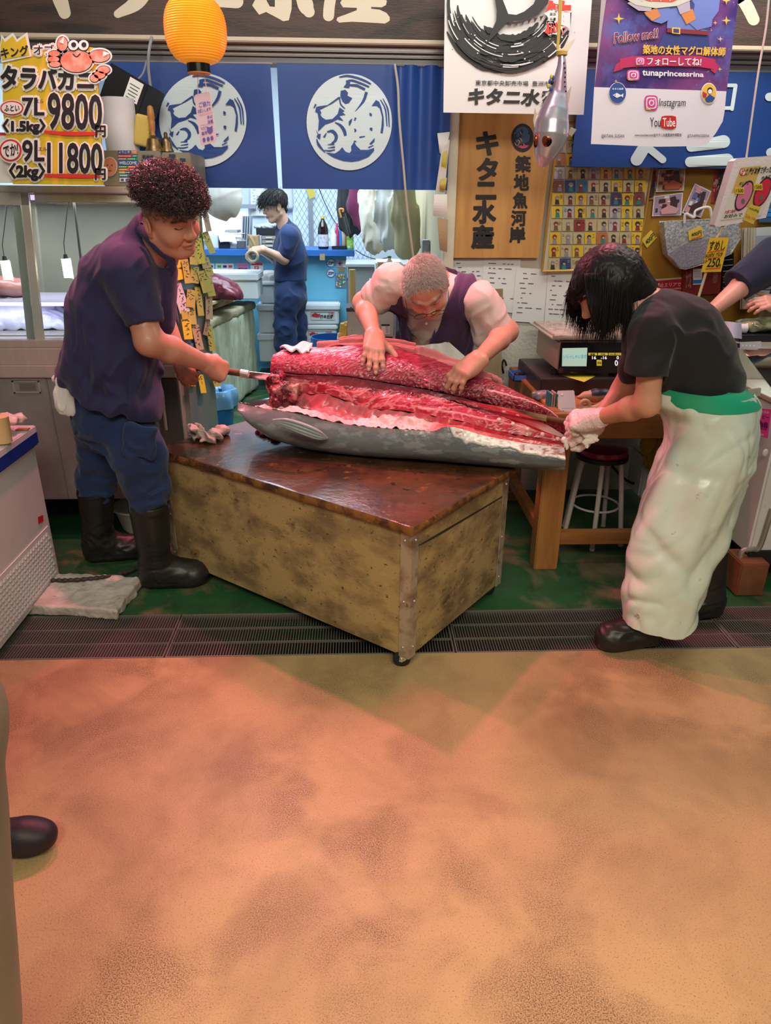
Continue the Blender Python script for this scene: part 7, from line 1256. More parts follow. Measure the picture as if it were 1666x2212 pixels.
SB, SBD, OR, GV, CRM, MEAT, BELT, GOLD = [M_(n, c) for n, c in (('shirt_blue', (.14, .19, .52)), ('shirt_shadow_blue', (.035, .045, .20)), ('print_orange', (.80, .30, .10)), ('print_lilac', (.42, .34, .46)), ('print_cream', (.68, .48, .36)), ('print_meat', (.58, .07, .05)), ('print_belt', (.22, .02, .03)), ('print_gold', (.80, .45, .06)))]
b = MB(); pp = lambda q, o, mi: b.px(q, p_, o, mi)
pp([(1434, 72), (1530, 75), (1534, 110), (1420, 104)], .003, 1); pp([(1443, 20), (1440, 62), (1530, 68), (1534, 49), (1552, 24), (1560, -60), (1470, -60)], .004, 0); pp([(1480, -20), (1500, 10), (1495, 40), (1488, 5)], .005, 1); pp([(1512, 40), (1534, 44), (1530, 66), (1505, 60)], .005, 1)
pp([(1392, 32), (1425, 10), (1446, 12), (1444, 44), (1428, 52), (1406, 46)], .006, 0); pp([(1390, 28), (1418, 18), (1426, 36), (1408, 46)], .007, 2); pp([(1468, 28), (1495, 20), (1502, 42), (1482, 54)], .007, 2); pp([(1482, 46), (1500, 36), (1540, 30), (1536, 58), (1505, 66)], .006, 0)
pp([(1354, 8), (1380, -6), (1410, 10), (1404, 26), (1378, 24)], .008, 3); pp([(1460, 12), (1488, 0), (1490, 24), (1468, 32)], .008, 3); pp([(1346, -4), (1372, 12), (1415, 19), (1462, 14), (1494, 0), (1490, -40), (1350, -40)], .009, 4); pp([(1366, -8), (1400, 4), (1450, 6), (1476, -6), (1470, -40), (1370, -40)], .010, 5)
for x in (1385, 1405, 1425, 1445): b.stroke([(x, 4), (x+10, -30)], 2, p_, .011, 4, False)
pp([(1440, 61), (1530, 68), (1529, 77), (1440, 71)], .008, 6); pp([(1450, 60), (1468, 61), (1468, 75), (1450, 73)], .009, 7); pp([(1453, 63), (1465, 64), (1465, 72), (1453, 71)], .010, 1)
b.out('figure', [SB, SBD, OR, GV, CRM, MEAT, BELT, GOLD], r); b = MB()
for x, y, s_ in ((1336, 41, 12), (1568, 45, 10), (1544, 50, 5), (1568, 2, 9), (1554, 150, 5), (1330, 176, 4), (1555, 85, 6)): pp([(x, y-s_), (x+s_*.2, y-s_*.2), (x+s_, y), (x+s_*.2, y+s_*.2), (x, y+s_), (x-s_*.2, y+s_*.2), (x-s_, y), (x-s_*.2, y-s_*.2)], .006, 7)
b.out('sparkles', [SB, SBD, OR, GV, CRM, MEAT, BELT, GOLD], r)
CRI, WH2, NAV, PNK2, BK2 = M_('crimson_ribbon', (.48, .02, .10)), M_('print_white', (.80, .74, .78)), M_('print_deep_blue', (.02, .07, .30)), M_('insta_pink', (.62, .05, .28)), INK
SOM = [CRI, WH2, NAV, PNK2, BK2, WH2, M_('maroon_print', (.26, .015, .06)), GOLD, M_('tube_red', (.55, .01, .012))]
def so(n):
    global b
    b.out(n, SOM, r); b = MB()
def insta(x0, y0, x1, y1, o, pl2):
    cx, cy = (x0+x1)/2, (y0+y1)/2; w_, h_ = x1-x0, y1-y0; rr = lambda k: [(cx+w_*k*(abs(math.cos(t))**.5*(1 if math.cos(t) > 0 else -1))/2, cy+h_*k*(abs(math.sin(t))**.5*(1 if math.sin(t) > 0 else -1))/2) for t in np.linspace(0, 2*math.pi, 33)[:-1]]
    b.px(rr(1), pl2, o, 3); b.px([(x0+w_*.1, cy), (cx, y1-h_*.02), (x0+w_*.12, y1-h_*.06)], pl2, o+.001, 7); b.px(rr(.78), pl2, o+.002, 1); b.px(rr(.62), pl2, o+.003, 3); b.disc((cx, cy), w_*.2, pl2, o+.004, 1, 20, h_*.2); b.disc((cx, cy), w_*.12, pl2, o+.005, 3, 20, h_*.12); b.disc((cx+w_*.19, cy-h_*.19), w_*.04, pl2, o+.004, 1, 10)
b = MB(); b.text('Follow me!!', ((1324, 72), (1420, 62), (1423, 82), (1326, 95)), p_, .005, 5, .0, .25, fat=1.1); b.text('Follow me!!', ((1324, 72), (1420, 62), (1423, 82), (1326, 95)), p_, .007, 6, .0, .25, fat=.3); b.text('築地の女性マグロ解体師', ((1389, 97), (1567, 103), (1565, 122), (1388, 117)), p_, .005, 7, .0, fat=.6); so('headline')
b.px([(1330, 140), (1345, 128), (1345, 150), (1325, 156)], p_, .004, 0); b.px([(1540, 132), (1553, 142), (1545, 160), (1535, 152)], p_, .004, 0); b.px([(1339, 127), (1365, 122), (1440, 120), (1510, 121), (1545, 129), (1541, 150), (1508, 145), (1440, 143), (1365, 145), (1337, 149)], p_, .005, 0)
b.text('フォローしてね!', ((1397, 125), (1514, 126), (1513, 143), (1397, 141)), p_, .007, 1, .0, fat=.4); insta(1371, 124, 1392, 142, .007, p_); so('ribbon'); insta(1353, 151, 1381, 175, .006, p_); b.text('tunaprincessrina', ((1387, 150), (1520, 157), (1519, 170), (1387, 168)), p_, .005, 1, .025); so('account_name')
insta(1392, 206, 1421, 239, .003, p_); b.text('Instagram', (1423, 213, 1481, 235), p_, .003, 4, .0, .2); so('photo_app_logo')
b.disc((1334, 201), 19, p_, .003, 1, 36, 23); b.disc((1334, 201), 18, p_, .004, 2, 36, 22); b.text('キタニ水産', (1322, 190, 1346, 195), p_, .006, 1, .03); b.px([(1323, 206), (1332, 201), (1341, 206), (1346, 202), (1345, 211), (1341, 208), (1332, 212)], p_, .006, 1); b.disc((1328, 206), 1.2, p_, .007, 2, 8); so('round_badge')
b.disc((1531, 202), 17, p_, .003, 1, 36, 23); b.disc((1531, 202), 15.5, p_, .004, 7, 36, 21); b.disc((1533, 196), 6, p_, .005, 4, 20, 7); b.disc((1533, 198), 4.6, p_, .006, 1, 20, 5); b.px([(1522, 214), (1532, 204), (1544, 212), (1538, 220), (1526, 221)], p_, .006, 2); b.px([(1517, 198), (1526, 203), (1524, 212), (1517, 208)], p_, .007, 0); so('round_badge')
b.text('You', (1404, 254, 1427, 274), p_, .003, 4, .0); b.px([(1429, 252), (1437, 250), (1452, 250), (1460, 252), (1461, 265), (1460, 276), (1452, 279), (1437, 278), (1428, 275), (1427, 264)], p_, .003, 8); b.text('Tube', (1431, 255, 1458, 274), p_, .005, 1, .015); so('video_app_logo')
b.text('@KITANI_SUISAN', (1299, 290, 1348, 299), p_, .003, 4, .0); so('caption'); b.text('www.youtube.com/@キタニ水産豊洲市場築地', (1371, 288, 1472, 296), p_, .003, 4, .012); so('caption'); b.text('@TUNAPRINCESSRINA', (1485, 290, 1532, 298), p_, .003, 4, .0)
so('caption')
# wooden board
Y = 4.07; p_ = PY(Y); r = thing('wooden_signboard', 'honey-coloured wooden signboard with black vertical brush lettering, on the wall right of the cream post', 'signboard', at(1070, 557, Y))
b = MB(); b.px([(980, 240), (1200, 240), (1190, 330), (1163, 557), (972, 557)], p_, 0, 0, .03); b.out('board', mat('honey_wood', (.55, .29, .085), .5, col2=(.46, .22, .06), scale=3, sx=(9, 1, .7), speck=[((.30, .13, .03), 9, .66, .75)]), r, bevel=.0)
b = MB()
for i, (c, q) in enumerate((('キ', (1030, 285, 1076, 335)), ('タ', (1031, 342, 1075, 389)), ('ニ', (1029, 394, 1071, 430)), ('水', (1022, 434, 1071, 482)), ('産', (1019, 487, 1066, 537)))): b.text(c, q, p_, .002, 0, .02, fat=1.7)
for i, (c, q) in enumerate((('築', (1114, 337, 1146, 372)), ('地', (1111, 377, 1142, 411)), ('魚', (1109, 416, 1139, 450)), ('河', (1105, 455, 1136, 488)), ('岸', (1101, 491, 1134, 524)))): b.text(c, q, p_, .002, 0, .01, fat=1.2)
b.out('lettering', INK, r)
b = MB(); b.disc((1129, 298), 24, p_, .002, 0, 40, 31); f = lambda q: [(1129+(x-737)/349*22, 298+(y-1000)/395*28) for x, y in q]
b.px(f([(430, 900), (560, 700), (760, 640), (900, 720), (1000, 900), (960, 1100), (760, 1180), (500, 1150)]), p_, .0035, 1)
for q in EMB['pol'][1:5]: b.px(f(q), p_, .005, 2 if q is EMB['pol'][3] else 0)
for q, w_ in EMB['st'][3:12]: b.stroke(f(q), np.array(w_)*.09, p_, .006, 3)
b.out('round_emblem', [INK, M_('emblem_blue', (.03, .09, .16)), M_('emblem_pink', (.55, .08, .18)), M_('emblem_tan', (.5, .3, .2))], r)
# framed card display
Y = 4.06; p_ = PY(Y); r = thing('card_display', 'thin gold-edged display full of small character cards under clear film, right of the wooden signboard', 'picture frame', at(1280, 585, Y))
b = MB(); b.px([(1208, 262), (1425, 262), (1376, 582), (1171, 586)], p_, -.006, 0, .008); b.out('backing', M_('cream_backing', (.62, .55, .42)), r)
b = MB()
for q in ([(1208, 262), (1171, 586)], [(1171, 586), (1376, 580)], [(1376, 580), (1425, 262)], [(1208, 262), (1425, 262)]): pa_, pb_ = p_(*q[0]), p_(*q[1]); b.tube([pa_, pb_], .007, 6)
b.out('frame_edge', M_('gold_edge', (.50, .30, .06), rough=.35, metal=.5), r)
CARD = [M_('card_%s' % n, c) for n, c in (('yellow', (.50, .38, .13)), ('pale', (.50, .43, .23)), ('orange', (.45, .16, .05)), ('red', (.28, .03, .03)), ('blue', (.03, .15, .32)), ('navy', (.03, .05, .16)), ('brown', (.20, .07, .05)), ('white', (.46, .44, .44)))]
FG = [M_('fig_%s' % n, c) for n, c in (('dark', (.03, .028, .04)), ('brown', (.20, .09, .04)), ('skin', (.62, .38, .25)), ('grey', (.25, .25, .30)), ('maroon', (.22, .03, .03)), ('teal', (.03, .22, .20)))]
rs = np.random.RandomState(21)
for j in range(11):
    for i in range(8):
        if j == 0 and i > 5: continue
        cx, cy = 960+(868-6.2*(j-2)+87.5*i)/3.471, 240+(368+97.5*(j-2))/3.471; k_ = rs.choice(8, p=[.40, .34, .07, .05, .03, .03, .05, .03]); b = MB(); w_, h_ = 11.6, 12.6
        QB(b, cx-w_, cy-h_, cx+w_, cy+h_, p_, .0035, 0); hx, hc, bc = cx+rs.uniform(-3, 3), rs.choice([0, 0, 1, 3, 4]), rs.choice([0, 3, 4, 5, 1])+0
        b.px([(hx-5, cy+h_-1), (hx-3.4, cy), (hx+3.4, cy), (hx+5, cy+h_-1)], p_, .0045, 1+bc); b.disc((hx, cy-3), rs.uniform(4.2, 5.6), p_, .0055, 1+hc, 14); b.disc((hx+.5, cy-1.6), 2.9, p_, .0065, 3, 12); b.px([(hx-4, cy-3.6), (hx+4, cy-5), (hx+3.4, cy-2.6)], p_, .0075, 1+hc)
        if rs.rand() < .6: x0 = cx+(5 if hx < cx else -10); [b.stroke([(x0, cy-8+q*3.2), (x0+rs.uniform(3, 6), cy-8+q*3.2)], 1, p_, .005, 1+rs.randint(0, 6), False) for q in range(rs.randint(2, 5))]
        b.out('card', [CARD[k_]]+FG, r)
b = MB(); QB(b, 1176, 262, 1176, 262, p_, .012, 0); b = MB(); b.px([(1210, 266), (1422, 266), (1374, 578), (1174, 583)], p_, .012, 0); b.out('clear_film', glass('film_sheet', (.97, .97, .97), .02, .12), r)
# letters and documents taped to the wall
for i, (q, lab) in enumerate([(((972, 559), (1046, 557), (1044, 660), (968, 660)), 'printed letter taped to the wall directly under the left half of the wooden signboard'), (((1046, 557), (1125, 560), (1118, 677), (1036, 670)), 'printed letter taped to the wall above the leaning pale plank'), (((1116, 578), (1184, 582), (1175, 698), (1105, 694)), 'printed letter on the wall below the bottom left corner of the card frame'), (((1184, 585), (1250, 588), (1240, 700), (1176, 696)), 'printed letter on the wall behind the face of the t-shirt wearer'), (((1243, 585), (1300, 588), (1295, 705), (1241, 702)), 'white sheet on the wall mostly hidden behind the black bob')]):
    sheet_px('letter', q, 4.113-.004*i, M_('letter_white', (.74, .74, .74), rough=.6), lab, 'letter', 9 if i < 4 else 0, seed=30+i, group='letters taped to the wall', lm=M_('letter_ink', (.10, .10, .12)))
b = MB(); b.px([(1040, 626), (1087, 624), (1083, 830), (1032, 830)], PY(4.02), 0, 0, .02); b.px([(1040, 626), (1087, 624), (1086, 662), (1039, 664)], PY(4.0195), 0, 1, .004); b.out('plank', [mat('pale_plank', (.50, .42, .27), .6, col2=(.44, .36, .22), scale=4, sx=(8, 1, .6)), mat('dirty_plank', (.34, .25, .13), .7, col2=(.24, .16, .08), scale=8)], label='pale wooden plank leaning on the wall behind the old worker\'s arm', cat='plank')
r = thing('wall_hook', 'small dark hook on the stucco wall above the wooden table', 'hook', at(1090, 800, 4.1)); b = MB(); b.tube(cat_rom([at(1088, 806, 4.1), at(1085, 790, 4.08), at(1088, 778, 4.08), at(1092, 782, 4.08), at(1094, 790, 4.08)], 6), .006, 8); b.out('hook', BLK, r, smooth=True)
# mustard board with photos, bag, tags
YB = 4.095; p_ = PY(YB); r = thing('notice_board', 'mustard-brown board on the wall at the right, behind the silver bag', 'board', at(1520, 700, YB))
b = MB(); b.px([(1400, 358), (1760, 358), (1740, 705), (1362, 705)], p_, 0, 0, .02); b.out('board', mat('mustard_board', (.32, .165, .014), .5, col2=(.28, .14, .012), scale=2), r)
PH = [M_('photo_'+n, c, rough=.25) for n, c in (('white', (.66, .62, .66)), ('dark', (.06, .035, .04)), ('rust', (.40, .10, .05)), ('lilac', (.34, .26, .36)), ('rose', (.55, .28, .30)), ('sand', (.42, .28, .16)), ('blue', (.10, .13, .34)), ('red', (.30, .03, .03)))]
def photo(q, lab, seed, pal, bor=.04, nm='photo'):
    TL, TR, BR, BL = [np.array(k, float) for k in q]; U_ = lambda u, v: tuple((TL*(1-u)+TR*u)*(1-v)+(BL*(1-u)+BR*u)*v); rs = np.random.RandomState(seed); b = MB(); o = .003+.003*(seed % 5); Q = lambda u0, v0, u1, v1, e, mi: b.px([U_(u0, v0), U_(u1, v0), U_(u1, v1), U_(u0, v1)], p_, o+e, mi)
    b.px([U_(0, 0), U_(1, 0), U_(1, 1), U_(0, 1)], p_, o, 0, .001); Q(bor, bor, 1-bor, 1-bor, .001, pal[0])
    for k_ in range(26):
        u, v = rs.uniform(bor, .78), rs.uniform(bor, .8); Q(u, v, min(u+rs.uniform(.06, .28), 1-bor), min(v+rs.uniform(.05, .22), 1-bor), .0012+.0002*k_, pal[1+rs.randint(len(pal)-1)])
    b.px([U_(.55, .15), U_(.72, .1), U_(.78, .3), U_(.82, .65), U_(.6, .6)], p_, o+.0075, 1); b.px([U_(.25, .7), U_(.55, .5), U_(.9, .7), U_(.8, .9), U_(.3, .92)], p_, o+.008, pal[-1]); b.out(nm, PH, label=lab, cat='photo', group='photos pinned on the mustard board')
photo(((1397, 365), (1422, 362), (1414, 430), (1392, 432)), 'narrow photo of a person in red beside the card frame', 1, (5, 7, 2, 1), 0)
photo(((1422, 366), (1480, 363), (1476, 412), (1416, 415)), 'white-edged photo of tuna cutting on the mustard board, above the other one', 2, (5, 2, 7, 1, 2)); photo(((1411, 424), (1474, 416), (1470, 465), (1407, 467)), 'white-edged lilac-toned photo below the tuna-cutting one', 3, (3, 1, 0, 4, 4)); photo(((1499, 396), (1534, 413), (1512, 470), (1471, 460)), 'tilted photo of a bent-over worker above the silver bag', 4, (3, 6, 0, 4, 1)); photo(((1542, 370), (1566, 366), (1556, 440), (1535, 438)), 'dark red menu photo half behind the styrofoam sign', 6, (7, 2, 4, 1), 0)
SIL = mat('silver_foil', (.62, .64, .66), .32, .45, (.34, .36, .40), 90, lo=.4, hi=.6, bump=.004, bscale=70); Yb = 3.98; pb = PY(Yb)
r = thing('cooler_bag', 'silver insulated shopping bag hanging on the mustard board', 'bag', at(1520, 580, Yb)); b = MB(); out = [(1436, 480), (1597, 472), (1601, 515), (1580, 548), (1560, 558), (1482, 581), (1470, 579), (1442, 549), (1435, 500)]; b.px(out, pb, 0, 0, .06); b.out('bag_body', SIL, r, bevel=.006)
b = MB(); b.px([(1479, 526), (1573, 504), (1578, 546), (1560, 556), (1484, 578)], pb, .004, 0, .003); b.px([(1443, 549), (1479, 526), (1484, 578), (1470, 578)], pb, .003, 0, .002); b.out('folded_base', mat('silver_foil_lilac', (.42, .40, .46), .35, .4, (.30, .28, .36), 120, bump=.003, bscale=90), r)
b = MB(); b.tube(cat_rom([pb(1477, 482, .01), pb(1478, 462, .02), pb(1496, 470, .02), pb(1500, 455, .02), pb(1528, 448, .02), pb(1536, 470, .01)], 6), .007, 8, flat=.5); b.out('bag_handle', M_('white_strap', (.68, .68, .68)), r, smooth=True)
def tagq(q, txts, m_, lab, Y, under=()):
    r = thing('price_tag', lab, 'price tag', at(q[3][0], q[3][1], Y), 'yellow price tags'); pl2 = PY(Y); b = MB(); b.px(list(q), pl2, 0, 0, .0015); b.out('card', m_, r); b = MB()
    for t, k_, bo in txts: b.text(t, k_, pl2, .0025, 0, bo)
    for k_, w_ in under: b.stroke(k_, w_, pl2, .003, 1)
    b.out('lettering', [INK, M_('marker_orange', (.70, .10, .02))], r); return r
TY = M_('tag_yellow', (.62, .46, .06)); tagq(((1407, 497), (1420, 513), (1398, 536), (1386, 518)), [('400円', ((1392, 521), (1411, 502), (1417, 511), (1399, 529)), .012)], TY, 'small yellow 400 yen tag stuck on the mustard board left of the silver bag', 4.088)
tagq(((1487, 499), (1516, 489), (1520, 512), (1489, 520)), [('400円', ((1493, 503), (1515, 497), (1516, 507), (1494, 512)), .012)], TY, 'yellow 400 yen tag stuck on the silver bag', 3.972, [([(1493, 516), (1505, 513), (1517, 508)], 2)])
b = MB(); RS = M_('sign_red', (.42, .012, .03)); p_ = PY(4.086); b.px([(1400, 604), (1492, 598), (1490, 664), (1396, 664)], p_, 0, 1, .003); b.px([(1401, 608), (1474, 602), (1489, 602), (1487, 662), (1396, 662)], p_, .003, 0)
for t, q, bo in (('飲食禁止エリアで', ((1398, 612), (1471, 609), (1470, 619), (1397, 622)), .02), ('Eating on the first floor is prohibited', ((1398, 624), (1474, 620), (1474, 625), (1398, 629)), .015), ('禁止飲食', ((1416, 630), (1448, 629), (1447, 635), (1416, 637)), .015), ('ご利用くださ', ((1432, 635), (1473, 633), (1472, 641), (1431, 643)), .02), ('of the third floor', ((1440, 645), (1475, 643), (1475, 648), (1440, 650)), .015)): b.text(t, q, p_, .005, 2, bo)
b.out('prohibition_sign', [RS, M_('sign_cream', (.62, .5, .42)), M_('sign_pink', (.75, .45, .45))], label='red notice with white multilingual lettering on the mustard board, beside the black bob', cat='sign')
b = MB(); p_ = PY(4.06); b.px([(1478, 576), (1560, 572), (1556, 634), (1475, 638)], p_, 0, 0, .03); b.px([(1497, 581), (1517, 580), (1516, 614), (1497, 615)], p_, .003, 1); b.px([(1497, 605), (1516, 604), (1516, 612), (1497, 613)], p_, .004, 2); [b.stroke([(1499, 586+k_*4), (1513, 585.5+k_*4)], 1, p_, .005, 2, False) for k_ in range(4)]; b.text('かつお', ((1482, 586), (1494, 585), (1493, 622), (1481, 623)), p_, .003, 3, .03); b.text('小分け', ((1541, 588), (1551, 588), (1549, 612), (1539, 612)), p_, .003, 3, .02)
b.out('gift_pack', [M_('pack_maroon', (.17, .02, .018), rough=.3), WHT, CO('blue', (.03, .2, .6)), M_('pack_rose', (.45, .2, .2))], label='maroon food pack with a white label hanging under the silver bag', cat='pack')
b = MB(); p_ = PY(4.07); b.px([(1563, 550), (1586, 546), (1583, 634), (1559, 636)], p_, 0, 0, .02); [b.stroke([(1562, 562+k_*12), (1583, 560+k_*12)], 1.6, p_, .003, 1) for k_ in range(6)]; b.out('gift_pack', [M_('pack_black', (.012, .012, .014), rough=.25), M_('pack_silver', (.35, .40, .40))], label='dark pack with pale lines hanging right of the maroon pack', cat='pack')
P = np.array([[at(1604+u*28-v*4+2*math.sin(u*20), 492+v*176, 4.0+.012*math.sin(u*25)) for v in np.linspace(0, 1, 16)] for u in np.linspace(0, 1, 26)]); b = MB(); b.sheet(P, .003); b.out('striped_cloth', mat('cream_cloth', (.58, .52, .42), .8, col2=(.42, .37, .3), scale=30, sx=(1, 1, .05)), smooth=True, ang=180, label='cream pleated cloth hanging beside the arm of the person at the right edge', cat='cloth')
b = MB(); p_ = PY(4.05); b.px([(1612, 494), (1700, 488), (1700, 640), (1606, 640)], p_, 0, 0, .02); b.px([(1624, 510), (1700, 506), (1700, 625), (1616, 625)], p_, .003, 1); b.out('framed_panel', [M_('frame_white', (.62, .66, .68)), M_('frame_glass', (.36, .42, .50), rough=.2)], label='white framed panel behind the person at the right edge', cat='frame')
b = MB(); p_ = PY(4.06); QB(b, 1640, 330, 1760, 480, p_, 0, 0); [QB(b, 1642+rs.uniform(0, 40), 380+k_*10, 1690, 388+k_*10, p_, .003, rs.randint(1, 4)) for k_ in range(9)]; b.out('info_poster', [M_('info_blue', (.04, .10, .22)), WHT, M_('info_grey', (.3, .34, .38)), CO('blue', (.03, .2, .6))], label='blue information poster behind the styrofoam sign', cat='poster')
# styrofoam rice-bowl sign on a stick
Ys = 3.12; p_ = PY(Ys); r = thing('styrofoam_sign', 'white styrofoam sign with rice-bowl menu on a stick, at the right edge', 'sign', at(1600, 480, Ys)); b = MB(); b.px([(1586, 348), (1594, 342), (1690, 334), (1690, 350), (1655, 470), (1548, 490), (1544, 486)], p_, 0, 0, .05); b.out('foam_panel', mat('sign_foam', (.72, .62, .64), .8, bump=.002, bscale=120), r, bevel=.006)
sq = lambda u, v: tuple((A(1599, 358)*(1-u)+A(1684, 349)*u)*(1-v)+(A(1556, 476)*(1-u)+A(1644, 466)*u)*v); b = MB(); Qs = lambda u0, v0, u1, v1, o, mi: b.px([sq(u0, v0), sq(u1, v0), sq(u1, v1), sq(u0, v1)], p_, o, mi); Qs(0, 0, 1, 1, .002, 0); Qs(.03, .04, .55, .5, .003, 1); Qs(.3, .5, .9, .8, .003, 1)
b.text('鮪屋が本気で作った鮪丼', (sq(.2, .06), sq(1.0, .06), sq(1.0, .2), sq(.2, .2)), p_, .005, 2, .03); b.disc(sq(.12, .13), 7, p_, .004, 3, 20, 8); b.disc(sq(.12, .13), 5.5, p_, .005, 0, 20, 6.5); b.text('丼', (sq(.07, .08), sq(.17, .08), sq(.17, .18), sq(.07, .18)), p_, .006, 3, .02)
for u, v, mt in ((.38, .58, 5), (.82, .55, 3)):
    c = sq(u, v); t = np.linspace(0, 2*math.pi, 28); el = lambda a, e: [(c[0]+a*math.cos(k_)*.9+e*math.sin(k_)*.42, c[1]-e*math.sin(k_)+a*.15*math.cos(k_)) for k_ in t[:-1]]; b.px(el(17, 33), p_, .004, 6); b.px(el(14.5, 29), p_, .005, mt); b.disc((c[0]-3, c[1]+12), 4, p_, .006, 7, 14, 6); QB(b, c[0]-20, c[1]-18, c[0]-1, c[1]-4, p_, .007, 4); b.text('1500', (c[0]-18, c[1]-15, c[0]-3, c[1]-7), p_, .009, 2, .01)
b.text('中とろ丼', (sq(.14, .31), sq(.4, .3), sq(.4, .38), sq(.14, .38)), p_, .005, 2, .02); b.text('赤身丼', (sq(.66, .25), sq(.9, .23), sq(.9, .31), sq(.66, .31)), p_, .005, 2, .02); b.text('大盛り無料', (sq(.03, .82), sq(.3, .82), sq(.3, .88), sq(.03, .88)), p_, .005, 3, .02); b.text('お好みで', (sq(.06, .9), sq(.5, .9), sq(.5, .97), sq(.06, .97)), p_, .005, 2, .015)
b.out('menu_sheet', [M_('menu_paper', (.66, .60, .54)), M_('menu_gold', (.55, .36, .10)), INK, M_('menu_red', (.55, .02, .05)), M_('menu_yellow', (.72, .50, .02)), M_('menu_pink', (.60, .16, .28)), M_('bowl_dark', (.03, .015, .04)), M_('menu_green', (.10, .14, .08))], r)
b = MB(); b.px([(1617, 441), (1641, 447), (1625, 484), (1603, 475)], p_, .012, 0, .001); b.text('Including', ((1617, 447), (1637, 453), (1635, 460), (1614, 453)), p_, .014, 1, .01); b.text('Soba rice', ((1609, 462), (1630, 469), (1627, 476), (1606, 469)), p_, .014, 2, .01); b.out('yellow_note', [TY, INK, M_('marker_orange', (.70, .10, .02))], r)
b = MB(); b.tube([p_(1572, 478, -.02), p_(1551, 515, -.012), p_(1505, 656, 0)], .006, 8); b.out('stick', M_('stick_wood', (.62, .48, .32)), r, smooth=True)
r = tagq(((1534, 514), (1576, 513), (1558, 587), (1515, 588)), [('すめし', ((1535, 520), (1569, 519), (1565, 541), (1529, 543)), .02), ('sushi rice', ((1525, 546), (1563, 542), (1560, 552), (1523, 557)), .012), ('1P', ((1521, 562), (1528, 562), (1527, 569), (1520, 569)), .012), ('250', ((1531, 557), (1557, 557), (1553, 577), (1526, 577)), .02), ('円', ((1551, 571), (1558, 571), (1556, 578), (1549, 578)), .015)], M_('tag_orange_yellow', (.80, .48, .02)), 'yellow-orange sushi rice 250 yen tag on the stick of the styrofoam sign', Ys-.012, [([(1528, 546), (1548, 542), (1564, 540)], 3), ([(1524, 559), (1558, 554)], 2), ([(1524, 581), (1556, 579)], 3)])
b = MB(); b.tube(cat_rom([at(1664, -40, 3.14), at(1655, 60, 3.14), at(1638, 160, 3.14), at(1612, 345, 3.13)], 6), .004, 8); b.out('cord', M_('white_cord', (.62, .56, .54)), smooth=True, label='white cord running up from the styrofoam sign', cat='cord')
# inflatable tuna
Yt = 3.08; r = thing('inflatable_tuna', 'silver inflatable tuna hanging nose down on a yellow string in front of the ink poster', 'balloon', at(1200, 250, Yt)); ax_ = [(1214, 116), (1214, 140), (1210, 170), (1206, 200), (1199, 235), (1193, 262), (1190, 290), (1184, 315), (1177, 340), (1171, 362)]; rd = [6.5, 9, 13, 18, 29, 35, 37, 32, 22, 5]
P = cat_rom([at(x, y, Yt) for x, y in ax_], 8); R_ = np.interp(np.linspace(0, 9, len(P)), range(10), rd)*1.82e-3; FOIL = mat('holo_foil', (.60, .60, .66), .26, .62, (.62, .42, .56), 5, lo=.4, hi=.62, speck=[((.45, .62, .70), 7, .55, .7)]); b = MB(); b.tube(P, R_, 28); b.out('foil_body', FOIL, r, smooth=True, ang=180)
pt_ = PY(Yt); b = MB(); b.px([(1209, 126), (1213, 106), (1243, 82), (1240, 92), (1222, 120)], pt_, 0, 0, .006); b.px([(1206, 124), (1203, 104), (1192, 88), (1214, 106)], pt_, .0, 0, .006); b.out('tail_fin', mat('gold_foil', (.55, .45, .38), .3, 1), r)
for q in ([(1214, 214), (1222, 206), (1235, 186), (1229, 222), (1219, 230)], [(1157, 285), (1152, 262), (1156, 233), (1166, 262)]): b = MB(); b.px(q, pt_, .0, 0, .005); b.out('fin', _M['gold_foil'], r)
for q in ([(1186, 290), (1194, 270), (1204, 276), (1195, 292)], [(1218, 292), (1226, 278), (1236, 283), (1226, 298)]): b = MB(); b.px(q, pt_, .062, 0, .012); b.out('fin', _M['gold_foil'], r)
for (x, y, rx_, ry_, o) in ((1176, 303, 12.5, 15.5, .050), (1154, 305, 5, 15, .03)): b = MB(); c = pt_(x, y, o); b.ell(c, (rx_*1.75e-3, .010, ry_*1.75e-3), rot((0, 0, 1), -20)); b.out('eye', mat('eye_foil', (.45, .09, .03), .15, .8, (.02, .01, .03), 30, lo=.45, hi=.55), r, smooth=True)
b = MB(); 
for x, y, m_ in ((1188, 168, 0), (1185, 178, 1), (1182, 188, 0), (1190, 180, 2), (1187, 194, 1), (1192, 170, 1)): b.px([(x-3, y-5), (x+4, y-6), (x+3, y+4), (x-4, y+5)], pt_, .034-.0002*x+.24, m_) if False else b.ell(pt_(x, y, .022), (.006, .006, .009), None, m_, 8, 6)
b.out('finlets', [M_('foil_yellow', (.70, .52, .03), rough=.3), M_('foil_blue', (.03, .10, .45), rough=.3), BLK], r, smooth=True)
b = MB(); [b.ell(pt_(1216+math.sin(k_)*1.5, 138+k_*10.5, .016+.005*k_), (.003, .004, .004), None, 0, 8, 6) for k_ in range(7)]; b.out('side_dots', BLK, r)
b = MB(); b.tube([at(1211, -40, Yt), at(1208, 40, Yt), at(1204, 106, Yt)], .004, 8); b.tube([at(1215, -40, Yt), at(1211, 50, Yt), at(1206, 106, Yt)], .003, 8); [b.tube([at(1214, 112+k_*3, Yt)+A(math.cos(t)*.017, math.sin(t)*.017, 0) for t in np.linspace(0, 6.28, 16)], .004, 6) for k_ in range(3)]; b.out('string', M_('yellow_string', (.62, .42, .10)), r, smooth=True)
